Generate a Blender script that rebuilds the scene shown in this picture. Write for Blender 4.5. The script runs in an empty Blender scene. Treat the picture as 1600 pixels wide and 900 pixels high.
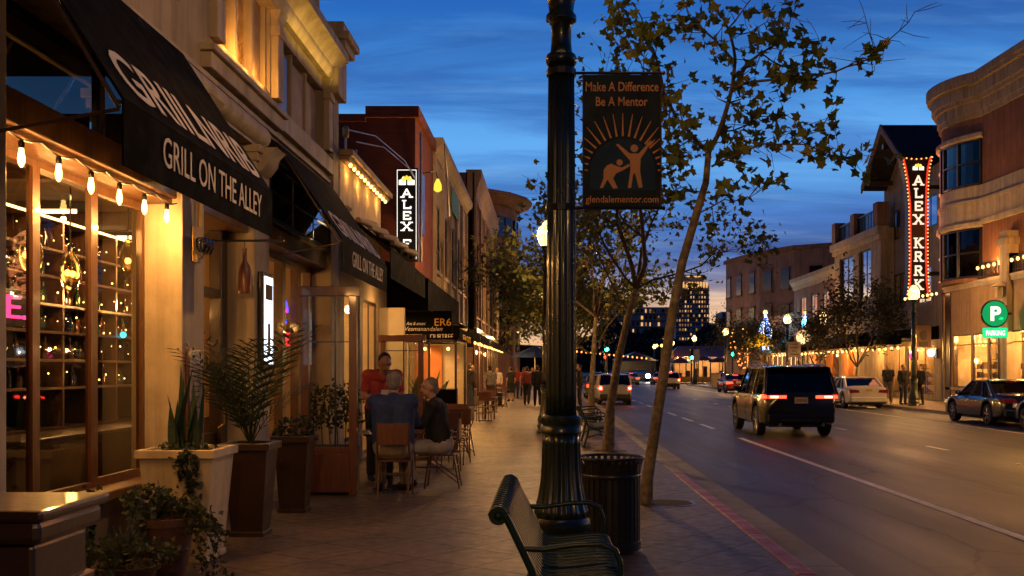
import bpy, bmesh, math, random
from mathutils import Vector, Matrix, Quaternion
R = math.radians
PI = math.pi
sc = bpy.context.scene
COL = sc.collection

# ------------------------------------------------------------------ camera
H = 1.6                                   # eye height above the pavement
cd = bpy.data.cameras.new('camera'); cam = bpy.data.objects.new('camera', cd); COL.objects.link(cam)
cam.location = (0, 0, H); cam.rotation_euler = (R(90), 0, 0)
cd.sensor_width = 36; cd.lens = 36
cd.shift_x = -55/1600; cd.shift_y = 128/1600
cd.clip_start = 0.1; cd.clip_end = 6000
cd.dof.use_dof = True; cd.dof.focus_distance = 13.0; cd.dof.aperture_fstop = 7.1
sc.camera = cam

# ------------------------------------------------------------------ sky, sun, exposure
w = bpy.data.worlds.new('World'); sc.world = w; w.use_nodes = True
nt = w.node_tree; N = nt.nodes; L = nt.links; N.clear()
wo = N.new('ShaderNodeOutputWorld'); bg = N.new('ShaderNodeBackground'); bg.inputs[1].default_value = 1.16
tc = N.new('ShaderNodeTexCoord'); sep = N.new('ShaderNodeSeparateXYZ'); L.new(tc.outputs['Generated'], sep.inputs[0])
def M_(op, a, b=None, nt=nt):
    n = nt.nodes.new('ShaderNodeMath'); n.operation = op
    for i, v in enumerate((a, b)):
        if v is None: continue
        if isinstance(v, (int, float)): n.inputs[i].default_value = v
        else: nt.links.new(v, n.inputs[i])
    return n.outputs[0]
def ramp(fac, stops, nt=nt, interp='LINEAR'):
    n = nt.nodes.new('ShaderNodeValToRGB'); cr = n.color_ramp; cr.interpolation = interp
    while len(cr.elements) > 1: cr.elements.remove(cr.elements[-1])
    for i, (p, c) in enumerate(stops):
        e = cr.elements[0] if i == 0 else cr.elements.new(p)
        e.position = p; e.color = (*c, 1) if len(c) == 3 else c
    nt.links.new(fac, n.inputs[0]); return n.outputs[0]
zf = M_('MULTIPLY', sep.outputs['Z'], 2.0)
rear = ramp(sep.outputs['Z'], [(.05, (.05,.05,.06)), (.22, (.10,.09,.10)), (.45, (.55,.50,.50)), (1, (.5,.45,.45))])   # sky away from the afterglow is darker; low part dimmed further to cut reflections
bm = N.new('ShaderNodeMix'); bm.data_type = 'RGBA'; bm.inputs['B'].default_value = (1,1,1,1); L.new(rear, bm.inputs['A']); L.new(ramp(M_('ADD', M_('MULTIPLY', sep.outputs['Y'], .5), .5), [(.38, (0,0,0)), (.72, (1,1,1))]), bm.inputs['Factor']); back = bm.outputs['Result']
grad = ramp(sep.outputs['Z'], [(0.0, (.50,.27,.13)), (.052, (.80,.48,.25)), (.070, (.74,.50,.33)), (.085, (.26,.26,.36)), (.103, (.045,.10,.29)),
                 (.145, (.038,.13,.40)), (.175, (.066,.235,.55)), (.215, (.088,.30,.65)), (.26, (.046,.215,.55)), (.33, (.011,.098,.37)), (.43, (.006,.05,.23)), (.6, (.004,.026,.10)), (1.0, (.002,.012,.045))])
# cloud deck: directions projected on a flat layer
den = M_('ADD', sep.outputs['Z'], 0.12)
cx_ = M_('DIVIDE', sep.outputs['X'], den); cy_ = M_('DIVIDE', sep.outputs['Y'], den)
cmb = N.new('ShaderNodeCombineXYZ'); L.new(M_('MULTIPLY', cx_, 0.55), cmb.inputs[0]); L.new(M_('MULTIPLY', cy_, 1.9), cmb.inputs[1])
n1 = N.new('ShaderNodeTexNoise'); n1.inputs['Scale'].default_value = 1.5; n1.inputs['Detail'].default_value = 8; n1.inputs['Roughness'].default_value = .58; n1.inputs['Distortion'].default_value = .5
L.new(cmb.outputs[0], n1.inputs['Vector'])
cf = ramp(n1.outputs['Fac'], [(.43, (0,0,0)), (.60, (1,1,1))])
mx = N.new('ShaderNodeMix'); mx.data_type = 'RGBA'
cloudcol = ramp(zf, [(0.05, (.55,.33,.20)), (.13, (.34,.22,.19)), (.165, (.09,.10,.19)), (.22, (.020,.050,.18)), (.31, (.022,.09,.30)), (.42, (.040,.15,.44)), (.52, (.018,.095,.34)), (.8, (.007,.045,.19)), (1.0, (.004,.02,.08))])
L.new(M_('MULTIPLY', cf, .8), mx.inputs['Factor']); L.new(grad, mx.inputs['A']); L.new(cloudcol, mx.inputs['B'])
n2 = N.new('ShaderNodeTexNoise'); n2.inputs['Scale'].default_value = 2.6; n2.inputs['Detail'].default_value = 9; n2.inputs['Roughness'].default_value = .6
L.new(cmb.outputs[0], n2.inputs['Vector'])
lf = ramp(n2.outputs['Fac'], [(.50, (0,0,0)), (.74, (1,1,1))])
mx2 = N.new('ShaderNodeMix'); mx2.data_type = 'RGBA'
lightcol = ramp(zf, [(0.1, (.75,.52,.36)), (.2, (.22,.28,.42)), (.4, (.16,.38,.68)), (.8, (.05,.17,.42)), (1.0, (.004,.02,.08))])
L.new(M_('MULTIPLY', lf, .42), mx2.inputs['Factor']); L.new(mx.outputs['Result'], mx2.inputs['A']); L.new(lightcol, mx2.inputs['B'])
sky = N.new('ShaderNodeTexSky'); sky.sky_type = 'NISHITA'; sky.sun_disc = False
sky.sun_elevation = R(-3); sky.sun_rotation = R(25)
bg2 = N.new('ShaderNodeBackground'); L.new(sky.outputs[0], bg2.inputs[0]); bg2.inputs[1].default_value = 0.06
mb = N.new('ShaderNodeMix'); mb.data_type = 'RGBA'; mb.blend_type = 'MULTIPLY'; mb.inputs['Factor'].default_value = 1
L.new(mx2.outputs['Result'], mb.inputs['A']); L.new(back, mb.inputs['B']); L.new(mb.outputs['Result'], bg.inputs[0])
add = N.new('ShaderNodeAddShader'); L.new(bg.outputs[0], add.inputs[0]); L.new(bg2.outputs[0], add.inputs[1]); L.new(add.outputs[0], wo.inputs[0])
sl = bpy.data.lights.new('sun', 'SUN'); sl.energy = 0.02; sl.angle = R(6); sl.color = (1,.62,.42)
so = bpy.data.objects.new('sun', sl); COL.objects.link(so); so.rotation_euler = (R(-87), 0, R(-25))
sc.view_settings.view_transform = 'Standard'; sc.view_settings.look = 'None'
sc.view_settings.exposure = 0.22; sc.view_settings.gamma = 1.0; sc.view_settings.use_curve_mapping = False
cy = sc.cycles
cy.max_bounces = 7; cy.diffuse_bounces = 3; cy.glossy_bounces = 4; cy.transmission_bounces = 4; cy.transparent_max_bounces = 16
cy.caustics_reflective = False; cy.caustics_refractive = False; cy.sample_clamp_indirect = 2.5; cy.sample_clamp_direct = 0
cy.use_denoising = True; cy.blur_glossy = 0.6

# ------------------------------------------------------------------ helpers
def X(px, Y): return (px - 855)*Y/1600.0     # photo measurements turned into metres
def Zp(py, Y): return H + (578 - py)*Y/1600.0

class MB:
    def __init__(s): s.v = []; s.f = []; s.m = []; s.mi = 0
    def add(s, vs, fs):
        o = len(s.v); s.v.extend([tuple(p) for p in vs])
        for f in fs: s.f.append([i + o for i in f]); s.m.append(s.mi)
        return s
    def box(s, x0, x1, y0, y1, z0, z1):
        return s.add([(x0,y0,z0),(x1,y0,z0),(x1,y1,z0),(x0,y1,z0),(x0,y0,z1),(x1,y0,z1),(x1,y1,z1),(x0,y1,z1)],
              [(3,2,1,0),(4,5,6,7),(0,1,5,4),(1,2,6,5),(2,3,7,6),(3,0,4,7)])
    def obox(s, c, size, rot):
        c = Vector(c); hx, hy, hz = size[0]/2, size[1]/2, size[2]/2
        P = [c + rot @ Vector(p) for p in [(-hx,-hy,-hz),(hx,-hy,-hz),(hx,hy,-hz),(-hx,hy,-hz),(-hx,-hy,hz),(hx,-hy,hz),(hx,hy,hz),(-hx,hy,hz)]]
        return s.add(P, [(3,2,1,0),(4,5,6,7),(0,1,5,4),(1,2,6,5),(2,3,7,6),(3,0,4,7)])
    def frust(s, c, b, t, z0, z1):      # tapered square box: half sizes b (bottom) and t (top)
        x, y = c; bx, by = b; tx, ty = t
        return s.add([(x-bx,y-by,z0),(x+bx,y-by,z0),(x+bx,y+by,z0),(x-bx,y+by,z0),(x-tx,y-ty,z1),(x+tx,y-ty,z1),(x+tx,y+ty,z1),(x-tx,y+ty,z1)],
              [(3,2,1,0),(4,5,6,7),(0,1,5,4),(1,2,6,5),(2,3,7,6),(3,0,4,7)])
    def cyl(s, p0, p1, r0, r1=None, n=12, caps=True):
        return s.tube([p0, p1], [r0, r0 if r1 is None else r1], n, caps)
    def tube(s, pts, r, n=8, caps=True):
        pts = [Vector(p) for p in pts]
        if isinstance(r, (int, float)): r = [r]*len(pts)
        rings = []; up = None
        for i, p in enumerate(pts):
            t = (pts[min(i+1, len(pts)-1)] - pts[max(i-1, 0)])
            if t.length < 1e-9: t = Vector((0,0,1))
            t.normalize()
            if up is None:
                a = Vector((0,0,1)) if abs(t.z) < .9 else Vector((1,0,0))
                up = (a - t*a.dot(t)).normalized()
            else:
                up = up - t*up.dot(t)
                up = up.normalized() if up.length > 1e-6 else t.orthogonal().normalized()
            b = t.cross(up)
            rings.append([p + (up*math.cos(2*PI*k/n) + b*math.sin(2*PI*k/n))*r[i] for k in range(n)])
        vs = [q for rg in rings for q in rg]; fs = []
        for i in range(len(rings)-1):
            for k in range(n):
                a = i*n + k; b2 = i*n + (k+1) % n
                fs.append((a, b2, b2+n, a+n))
        if caps:
            fs.append(tuple(range(n))[::-1]); fs.append(tuple((len(rings)-1)*n + k for k in range(n)))
        return s.add(vs, fs)
    def lathe(s, prof, n=24, c=(0,0,0), flute=0, nf=0, z_f=(0,0), caps=True):
        vs = []; fs = []
        for (r, z) in prof:
            for k in range(n):
                a = 2*PI*k/n; rr = r
                if nf and z_f[0] <= z <= z_f[1]: rr = r*(1 - flute*abs(math.cos(a*nf/2)))
                vs.append((c[0] + rr*math.cos(a), c[1] + rr*math.sin(a), c[2] + z))
        for i in range(len(prof)-1):
            for k in range(n):
                a = i*n + k; b2 = i*n + (k+1) % n
                fs.append((a, b2, b2+n, a+n))
        if caps:
            fs.append(tuple(range(n))[::-1]); fs.append(tuple((len(prof)-1)*n + k for k in range(n)))
        return s.add(vs, fs)
    def prism(s, poly, ax, a0, a1):
        def q(u, v, a): return {'x': (a,u,v), 'y': (u,a,v), 'z': (u,v,a)}[ax]
        n = len(poly); vs = [q(u,v,a0) for u, v in poly] + [q(u,v,a1) for u, v in poly]
        fs = [tuple(range(n))[::-1], tuple(range(n, 2*n))] + [(i, (i+1) % n, (i+1) % n + n, i+n) for i in range(n)]
        return s.add(vs, fs)
    def ell(s, c, r, nu=12, nv=8, rot=None):
        if isinstance(r, (int, float)): r = (r, r, r)
        c = Vector(c); vs = [Vector((0,0,-r[2]))]
        for j in range(1, nv):
            t = -PI/2 + PI*j/nv
            for i in range(nu):
                a = 2*PI*i/nu; vs.append(Vector((r[0]*math.cos(t)*math.cos(a), r[1]*math.cos(t)*math.sin(a), r[2]*math.sin(t))))
        vs.append(Vector((0,0,r[2])))
        if rot is not None: vs = [rot @ p for p in vs]
        vs = [c + p for p in vs]; fs = []
        for i in range(nu): fs.append((0, 1+(i+1) % nu, 1+i))
        for j in range(nv-2):
            for i in range(nu):
                a = 1+j*nu+i; b2 = 1+j*nu+(i+1) % nu
                fs.append((a, b2, b2+nu, a+nu))
        t = len(vs)-1; o = 1+(nv-2)*nu
        for i in range(nu): fs.append((o+i, o+(i+1) % nu, t))
        return s.add(vs, fs)
    def quad(s, *p): return s.add(p, [tuple(range(len(p)))])
    def facade(s, ax, p, t, u0, u1, z0, z1, holes=()):
        """wall slab with openings; front face at p, back at p+t; openings (u0,u1,z0,z1)"""
        us = sorted({u0, u1, *[h[0] for h in holes], *[h[1] for h in holes]}); us = [u for u in us if u0-1e-6 <= u <= u1+1e-6]
        zs = sorted({z0, z1, *[h[2] for h in holes], *[h[3] for h in holes]}); zs = [z for z in zs if z0-1e-6 <= z <= z1+1e-6]
        def solid(i, j):
            if i < 0 or j < 0 or i >= len(us)-1 or j >= len(zs)-1: return False
            u = (us[i]+us[i+1])/2; z = (zs[j]+zs[j+1])/2
            return not any(h[0] < u < h[1] and h[2] < z < h[3] for h in holes)
        def q(u, z, d): return (p + d, u, z) if ax == 'x' else (u, p + d, z)
        for i in range(len(us)-1):
            for j in range(len(zs)-1):
                if not solid(i, j): continue
                a, b, c, d = us[i], us[i+1], zs[j], zs[j+1]
                s.quad(q(a,c,0), q(b,c,0), q(b,d,0), q(a,d,0)); s.quad(q(a,c,t), q(a,d,t), q(b,d,t), q(b,c,t))
                if not solid(i-1, j): s.quad(q(a,c,0), q(a,d,0), q(a,d,t), q(a,c,t))
                if not solid(i+1, j): s.quad(q(b,c,0), q(b,c,t), q(b,d,t), q(b,d,0))
                if not solid(i, j-1): s.quad(q(a,c,0), q(a,c,t), q(b,c,t), q(b,c,0))
                if not solid(i, j+1): s.quad(q(a,d,0), q(b,d,0), q(b,d,t), q(a,d,t))
        return s
    def build(s, name, mats, parent=None, smooth=None, bevel=0, norm=True, weld=False, remesh=0, sub=0, relax=0):
        me = bpy.data.meshes.new(name); off = wloc(parent) if parent else Vector((0,0,0))
        me.from_pydata([tuple(Vector(p) - off) for p in s.v], [], s.f)
        if not isinstance(mats, (list, tuple)): mats = [mats]
        for m in mats: me.materials.append(m)
        if len(mats) > 1: me.polygons.foreach_set('material_index', s.m)
        if norm or weld:
            bm = bmesh.new(); bm.from_mesh(me)
            if weld: bmesh.ops.remove_doubles(bm, verts=bm.verts, dist=1e-5)
            bmesh.ops.recalc_face_normals(bm, faces=bm.faces); bm.to_mesh(me); bm.free()
        o = bpy.data.objects.new(name, me); COL.objects.link(o)
        if remesh or sub:
            if remesh:
                m = o.modifiers.new('r', 'REMESH'); m.mode = 'VOXEL'; m.voxel_size = remesh
                if relax: m = o.modifiers.new('s', 'SMOOTH'); m.iterations = relax; m.factor = .5
            if sub: m = o.modifiers.new('u', 'SUBSURF'); m.levels = sub; m.render_levels = sub
            dg = bpy.context.evaluated_depsgraph_get(); dg.update()
            me2 = bpy.data.meshes.new_from_object(o.evaluated_get(dg)); o.modifiers.clear(); o.data = me2; bpy.data.meshes.remove(me); me = me2
            me.name = name
            if not me.materials:
                for m in mats: me.materials.append(m)
        if smooth is not None:
            me.polygons.foreach_set('use_smooth', [True]*len(me.polygons))
            if smooth < 180: me.set_sharp_from_angle(angle=R(smooth))
        if bevel:
            m = o.modifiers.new('bevel', 'BEVEL'); m.width = bevel; m.segments = 2; m.limit_method = 'ANGLE'; m.angle_limit = R(40)
        if parent: o.parent = parent
        return o
def wloc(o):
    v = Vector((0,0,0))
    while o: v += o.location; o = o.parent
    return v
def tag(o, label=None, cat=None, group=None, kind=None):
    if label: o['label'] = label
    if cat: o['category'] = cat
    if group: o['group'] = group
    if kind: o['kind'] = kind
    return o
def thing(name, label, cat, loc=(0,0,0), group=None):
    o = bpy.data.objects.new(name, None); COL.objects.link(o); o.location = loc; o.empty_display_size = .2
    return tag(o, label, cat, group)
def copy_tree(o, parent=None):
    c = o.copy(); COL.objects.link(c)
    if parent: c.parent = parent
    for ch in list(o.children): copy_tree(ch, c)
    return c
def dup(root, loc, rz=0, label=None, group=None, scale=None):
    c = copy_tree(root); c.location = loc; c.rotation_euler = (0, 0, rz)
    if scale: c.scale = (scale,)*3
    if label: c['label'] = label
    if group: c['group'] = group
    return c
def text(name, s, parent, mat, o, xd, ud, w=None, h=None, bold=0.0, depth=.004, align='C', shear=0):
    """lettering as thin solid mesh; o = centre (or left) of the baseline, fitted into w x h"""
    cu = bpy.data.curves.new(name, 'FONT'); cu.body = s; cu.size = 1; cu.offset = bold; cu.extrude = .001; cu.shear = shear; cu.resolution_u = 3
    t = bpy.data.objects.new(name, cu); COL.objects.link(t)
    dg = bpy.context.evaluated_depsgraph_get(); dg.update()
    me = bpy.data.meshes.new_from_object(t.evaluated_get(dg)); bpy.data.objects.remove(t); bpy.data.curves.remove(cu)
    xs = [v.co.x for v in me.vertices]; ys = [v.co.y for v in me.vertices]; x0, x1, y0, y1 = min(xs), max(xs), min(ys), max(ys)
    kx = (w/(x1-x0)) if w else None; ky = (h/(y1-y0)) if h else None
    if kx is None: kx = ky
    if ky is None: ky = kx
    xd = Vector(xd).normalized(); ud = Vector(ud).normalized(); nd = xd.cross(ud); o = Vector(o); off = wloc(parent)
    for v in me.vertices:
        x = (v.co.x - (x0+x1)/2)*kx if align == 'C' else (v.co.x - x0)*kx
        y = (v.co.y - y0)*ky if h else v.co.y*ky
        v.co = o + xd*x + ud*y + nd*(depth if v.co.z > 0 else 0) - off
    me.materials.clear(); me.materials.append(mat); me.name = name
    ob = bpy.data.objects.new(name, me); COL.objects.link(ob); ob.parent = parent
    return ob
def lamp(name, kind, loc, power, col, size=.05, rot=None, parent=None, spot=None, size_y=None):
    l = bpy.data.lights.new(name, kind); l.energy = power; l.color = col
    if kind == 'AREA':
        l.size = size
        if size_y: l.shape = 'RECTANGLE'; l.size_y = size_y
    else: l.shadow_soft_size = size
    if spot: l.spot_size = R(spot); l.spot_blend = .6
    o = bpy.data.objects.new(name, l); COL.objects.link(o); o.location = Vector(loc) - (wloc(parent) if parent else Vector((0,0,0)))
    if rot: o.rotation_euler = rot
    if parent: o.parent = parent
    return o

# ------------------------------------------------------------------ materials
MAT = {}
def mat(name, col, rough=.6, metal=0, var=.25, scale=6, bump=.0, bscale=None, coat=0, spec=None, stretch=None, streak=0):
    m = bpy.data.materials.new(name); m.use_nodes = True; nt = m.node_tree; b = nt.nodes['Principled BSDF']
    tcn = nt.nodes.new('ShaderNodeTexCoord'); vec = tcn.outputs['Object']
    if stretch:
        mp = nt.nodes.new('ShaderNodeMapping'); mp.inputs['Scale'].default_value = stretch; nt.links.new(vec, mp.inputs[0]); vec = mp.outputs[0]
    if var:
        n = nt.nodes.new('ShaderNodeTexNoise'); n.inputs['Scale'].default_value = scale; n.inputs['Detail'].default_value = 6; n.inputs['Roughness'].default_value = .6
        nt.links.new(vec, n.inputs['Vector'])
        c0 = tuple(max(0, c*(1-var)) for c in col); c1 = tuple(min(1, c*(1+var)) for c in col)
        cc = ramp(n.outputs['Fac'], [(.3, c0), (.7, c1)], nt)
        if streak:      # rain streaks and grime, wear that belongs to the wall
            ms = nt.nodes.new('ShaderNodeMapping'); ms.inputs['Scale'].default_value = (2.6,2.6,.16); nt.links.new(tcn.outputs['Object'], ms.inputs[0])
            ns = nt.nodes.new('ShaderNodeTexNoise'); ns.inputs['Scale'].default_value = 1.7; ns.inputs['Detail'].default_value = 7; ns.inputs['Roughness'].default_value = .65; nt.links.new(ms.outputs[0], ns.inputs['Vector'])
            mxs = nt.nodes.new('ShaderNodeMix'); mxs.data_type = 'RGBA'; mxs.blend_type = 'MULTIPLY'; mxs.inputs['Factor'].default_value = streak
            nt.links.new(cc, mxs.inputs['A']); nt.links.new(ramp(ns.outputs['Fac'], [(.34, (.45,.43,.40)), (.56, (1,1,1))], nt), mxs.inputs['B']); cc = mxs.outputs['Result']
        nt.links.new(cc, b.inputs['Base Color'])
        nt.links.new(ramp(n.outputs['Fac'], [(.3, (min(1, rough*1.15),)*3), (.7, (rough*.85,)*3)], nt), b.inputs['Roughness'])
    else:
        b.inputs['Base Color'].default_value = (*col, 1); b.inputs['Roughness'].default_value = rough
    b.inputs['Metallic'].default_value = metal
    if coat: b.inputs['Coat Weight'].default_value = coat; b.inputs['Coat Roughness'].default_value = .08
    if spec is not None: b.inputs['Specular IOR Level'].default_value = spec
    if bump:
        n2 = nt.nodes.new('ShaderNodeTexNoise'); n2.inputs['Scale'].default_value = bscale or scale*6; n2.inputs['Detail'].default_value = 5
        nt.links.new(vec, n2.inputs['Vector'])
        bp = nt.nodes.new('ShaderNodeBump'); bp.inputs['Strength'].default_value = bump; bp.inputs['Distance'].default_value = .01
        nt.links.new(n2.outputs['Fac'], bp.inputs['Height']); nt.links.new(bp.outputs[0], b.inputs['Normal'])
    MAT[name] = m; return m
def emit(name, col, s):
    m = bpy.data.materials.new(name); m.use_nodes = True; nt = m.node_tree; nt.nodes.clear()
    e = nt.nodes.new('ShaderNodeEmission'); e.inputs[0].default_value = (*col, 1); e.inputs[1].default_value = s
    o = nt.nodes.new('ShaderNodeOutputMaterial'); nt.links.new(e.outputs[0], o.inputs[0]); MAT[name] = m; return m
def glass(name, tint=(1,1,1), refl=1.0, rough=.02, dark=0.0):
    """thin pane: see-through plus a fresnel mirror"""
    m = bpy.data.materials.new(name); m.use_nodes = True; nt = m.node_tree; nt.nodes.clear()
    t = nt.nodes.new('ShaderNodeBsdfTransparent'); t.inputs[0].default_value = (*[c*(1-dark) for c in tint], 1)
    g = nt.nodes.new('ShaderNodeBsdfGlossy'); g.inputs['Roughness'].default_value = rough; g.inputs[0].default_value = (.9,.92,.95,1)
    tcn = nt.nodes.new('ShaderNodeTexCoord'); nz = nt.nodes.new('ShaderNodeTexNoise'); nz.inputs['Scale'].default_value = 1.3; nt.links.new(tcn.outputs['Object'], nz.inputs['Vector'])
    bp = nt.nodes.new('ShaderNodeBump'); bp.inputs['Strength'].default_value = .06; bp.inputs['Distance'].default_value = .03
    nt.links.new(nz.outputs['Fac'], bp.inputs['Height']); nt.links.new(bp.outputs[0], g.inputs['Normal'])
    fr = nt.nodes.new('ShaderNodeFresnel'); fr.inputs[0].default_value = 1.5
    f2 = M_('MULTIPLY', fr.outputs[0], refl, nt)
    x = nt.nodes.new('ShaderNodeMixShader'); nt.links.new(M_('MINIMUM', f2, 1.0, nt), x.inputs[0]); nt.links.new(t.outputs[0], x.inputs[1]); nt.links.new(g.outputs[0], x.inputs[2])
    o = nt.nodes.new('ShaderNodeOutputMaterial'); nt.links.new(x.outputs[0], o.inputs[0]); MAT[name] = m; return m
def globe(name, col, s, clear=.45):
    m = bpy.data.materials.new(name); m.use_nodes = True; nt = m.node_tree; nt.nodes.clear()
    t = nt.nodes.new('ShaderNodeBsdfTransparent'); e = nt.nodes.new('ShaderNodeEmission'); e.inputs[0].default_value = (*col, 1); e.inputs[1].default_value = s
    lw = nt.nodes.new('ShaderNodeLayerWeight'); lw.inputs[0].default_value = .35
    x = nt.nodes.new('ShaderNodeMixShader'); x.inputs[0].default_value = 1-clear
    nt.links.new(t.outputs[0], x.inputs[1]); nt.links.new(e.outputs[0], x.inputs[2])
    o = nt.nodes.new('ShaderNodeOutputMaterial'); nt.links.new(x.outputs[0], o.inputs[0]); MAT[name] = m; return m
def leafmat(name, c0, c1, c2):
    m = bpy.data.materials.new(name); m.use_nodes = True; nt = m.node_tree; nt.nodes.clear()
    g = nt.nodes.new('ShaderNodeNewGeometry')
    c = ramp(g.outputs['Random Per Island'], [(0, c0), (.5, c1), (1, c2)], nt)
    p = nt.nodes.new('ShaderNodeBsdfPrincipled'); p.inputs['Roughness'].default_value = .5; nt.links.new(c, p.inputs['Base Color'])
    t = nt.nodes.new('ShaderNodeBsdfTranslucent'); nt.links.new(c, t.inputs[0])
    x = nt.nodes.new('ShaderNodeMixShader'); x.inputs[0].default_value = .35; nt.links.new(p.outputs[0], x.inputs[1]); nt.links.new(t.outputs[0], x.inputs[2])
    o = nt.nodes.new('ShaderNodeOutputMaterial'); nt.links.new(x.outputs[0], o.inputs[0]); MAT[name] = m; return m
def brickmat(name, c1, c2, mortar, scale=1.0, bw=.22, bh=.075, bump=.4):
    m = bpy.data.materials.new(name); m.use_nodes = True; nt = m.node_tree; b = nt.nodes['Principled BSDF']; b.inputs['Roughness'].default_value = .85
    tcn = nt.nodes.new('ShaderNodeTexCoord'); s_ = nt.nodes.new('ShaderNodeSeparateXYZ'); nt.links.new(tcn.outputs['Object'], s_.inputs[0])
    cm = nt.nodes.new('ShaderNodeCombineXYZ'); nt.links.new(M_('ADD', s_.outputs[0], s_.outputs[1], nt), cm.inputs[0]); nt.links.new(s_.outputs[2], cm.inputs[1])
    br = nt.nodes.new('ShaderNodeTexBrick'); br.inputs['Scale'].default_value = scale; br.inputs['Brick Width'].default_value = bw; br.inputs['Row Height'].default_value = bh
    br.inputs['Mortar Size'].default_value = bh*.1; br.inputs['Color1'].default_value = (*c1, 1); br.inputs['Color2'].default_value = (*c2, 1); br.inputs['Mortar'].default_value = (*mortar, 1)
    nt.links.new(cm.outputs[0], br.inputs['Vector'])
    n = nt.nodes.new('ShaderNodeTexNoise'); n.inputs['Scale'].default_value = .7; n.inputs['Detail'].default_value = 6; nt.links.new(tcn.outputs['Object'], n.inputs['Vector'])
    mxx = nt.nodes.new('ShaderNodeMix'); mxx.data_type = 'RGBA'; mxx.blend_type = 'MULTIPLY'; mxx.inputs['Factor'].default_value = .7
    nt.links.new(br.outputs['Color'], mxx.inputs['A']); nt.links.new(ramp(n.outputs['Fac'], [(.3, (.6,.6,.6)), (.7, (1,1,1))], nt), mxx.inputs['B']); nt.links.new(mxx.outputs['Result'], b.inputs['Base Color'])
    bp = nt.nodes.new('ShaderNodeBump'); bp.inputs['Strength'].default_value = bump; bp.inputs['Distance'].default_value = .006
    nt.links.new(M_('SUBTRACT', 1.0, br.outputs['Fac'], nt), bp.inputs['Height']); nt.links.new(bp.outputs[0], b.inputs['Normal'])
    MAT[name] = m; return m

WARM = (1.0, .47, .12); WARM2 = (1.0, .52, .17); GOLD = (1.0, .43, .08)
mat('cream_stucco', (.50,.40,.27), .8, var=.14, scale=3, bump=.25, bscale=40, streak=.45)
mat('beige_stucco', (.32,.25,.18), .8, var=.16, scale=1.6, bump=.3, bscale=30, streak=.75)
mat('amber_stucco', (.34,.215,.115), .8, var=.16, scale=1.6, bump=.3, bscale=30, streak=.6)
mat('pale_trim', (.40,.32,.235), .7, var=.12, scale=4, bump=.15, bscale=30, streak=.6)
mat('tan_panel', (.30,.20,.12), .7, var=.25, scale=3)
mat('brown_stucco', (.20,.085,.05), .85, var=.16, scale=1.2, bump=.3, bscale=20, streak=.6)
mat('rose_stucco', (.24,.14,.11), .85, var=.14, scale=1.2, bump=.25, bscale=20, streak=.6)
mat('pink_stucco', (.26,.17,.15), .85, var=.14, scale=1.2, bump=.25, bscale=20, streak=.6)
mat('gray_stucco', (.30,.28,.25), .85, var=.18, scale=1.5, bump=.25, bscale=20)
mat('far_concrete', (.62,.54,.56), .9, var=.15, scale=.2)
brickmat('red_brick', (.25,.062,.03), (.20,.05,.026), (.16,.07,.05))
brickmat('brown_brick', (.16,.07,.04), (.11,.05,.03), (.14,.1,.08))
mat('stone_tile', (.22,.18,.13), .55, var=.4, scale=3, bump=.35, bscale=14)
mat('wood_frame', (.11,.045,.017), .38, var=.35, scale=4, stretch=(9,9,1), bump=.12, coat=.3)
mat('red_wood', (.115,.034,.015), .42, var=.3, scale=4, stretch=(9,9,1), bump=.1, coat=.25)
mat('dark_wood', (.032,.013,.007), .35, var=.35, scale=4, stretch=(2,9,9), bump=.1, coat=.5)
mat('black_canvas', (.0045,.0043,.0045), .85, var=.3, scale=5, bump=.3, bscale=160, spec=.03)
mat('white_paint', (.62,.55,.48), .6, var=.1)
mat('sign_yellow', (.75,.42,.03), .6, var=.1)
mat('vine_green', (.07,.28,.06), .6, var=.5, scale=9)
mat('sign_white', (.60,.52,.45), .6, var=.06)
mat('black_metal', (.012,.012,.012), .38, var=.3, scale=9, coat=.2)
mat('green_metal', (.010,.021,.014), .30, var=.35, scale=8, bump=.06, bscale=25, coat=.5)
mat('bench_metal', (.008,.030,.014), .34, var=.3, scale=8, spec=.4)
mat('steel', (.35,.34,.32), .35, metal=.9, var=.2)
mat('bronze', (.10,.06,.035), .4, metal=.6, var=.2)
mat('brass', (.55,.36,.12), .3, metal=1, var=.2)
mat('gutter_concrete', (.20,.19,.185), .75, var=.3, scale=1.4, bump=.35, bscale=25)
mat('kerb_concrete', (.27,.24,.21), .7, var=.3, scale=2, bump=.35, bscale=25)
mat('road_white', (.62,.58,.53), .6, var=.28, scale=7)
mat('asphalt_gray', (.05,.047,.046), .62, var=.35, scale=1.1, bump=.55, bscale=90)
mat('soil', (.03,.02,.013), .95, var=.4, scale=20, bump=.6)
mat('bark', (.150,.115,.068), .85, var=.62, scale=11, bump=.5, bscale=20)
mat('twig', (.075,.05,.03), .85, var=.3, scale=9)
mat('pot_brown', (.030,.013,.008), .35, var=.3, scale=6, coat=.25)
mat('pot_cream', (.62,.49,.29), .55, var=.12, scale=5, bump=.08, streak=.5)
mat('terracotta', (.12,.05,.025), .7, var=.3, scale=6)
mat('rubber', (.015,.015,.015), .8, var=.2)
mat('chrome', (.62,.6,.57), .18, metal=1, var=.15)
mat('charcoal_roof', (.014,.013,.015), .75, var=.25, scale=3, bump=.3)
mat('interior_wall', (.32,.20,.09), .7, var=.25, scale=1.5)
mat('interior_dark', (.06,.033,.016), .6, var=.3, scale=2)
mat('plaster_light', (.55,.45,.30), .8, var=.15, scale=1.5)
mat('orange_panel', (.55,.20,.055), .7, var=.12, scale=2)
mat('floor_tile', (.12,.08,.05), .4, var=.3, scale=3)
glass('window_glass', (1,.97,.92), 1.15)
glass('dark_glass', (.25,.25,.27), 2.2, dark=.6)
glass('tower_glass', (.10,.12,.14), 1.3, dark=.6)
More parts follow.
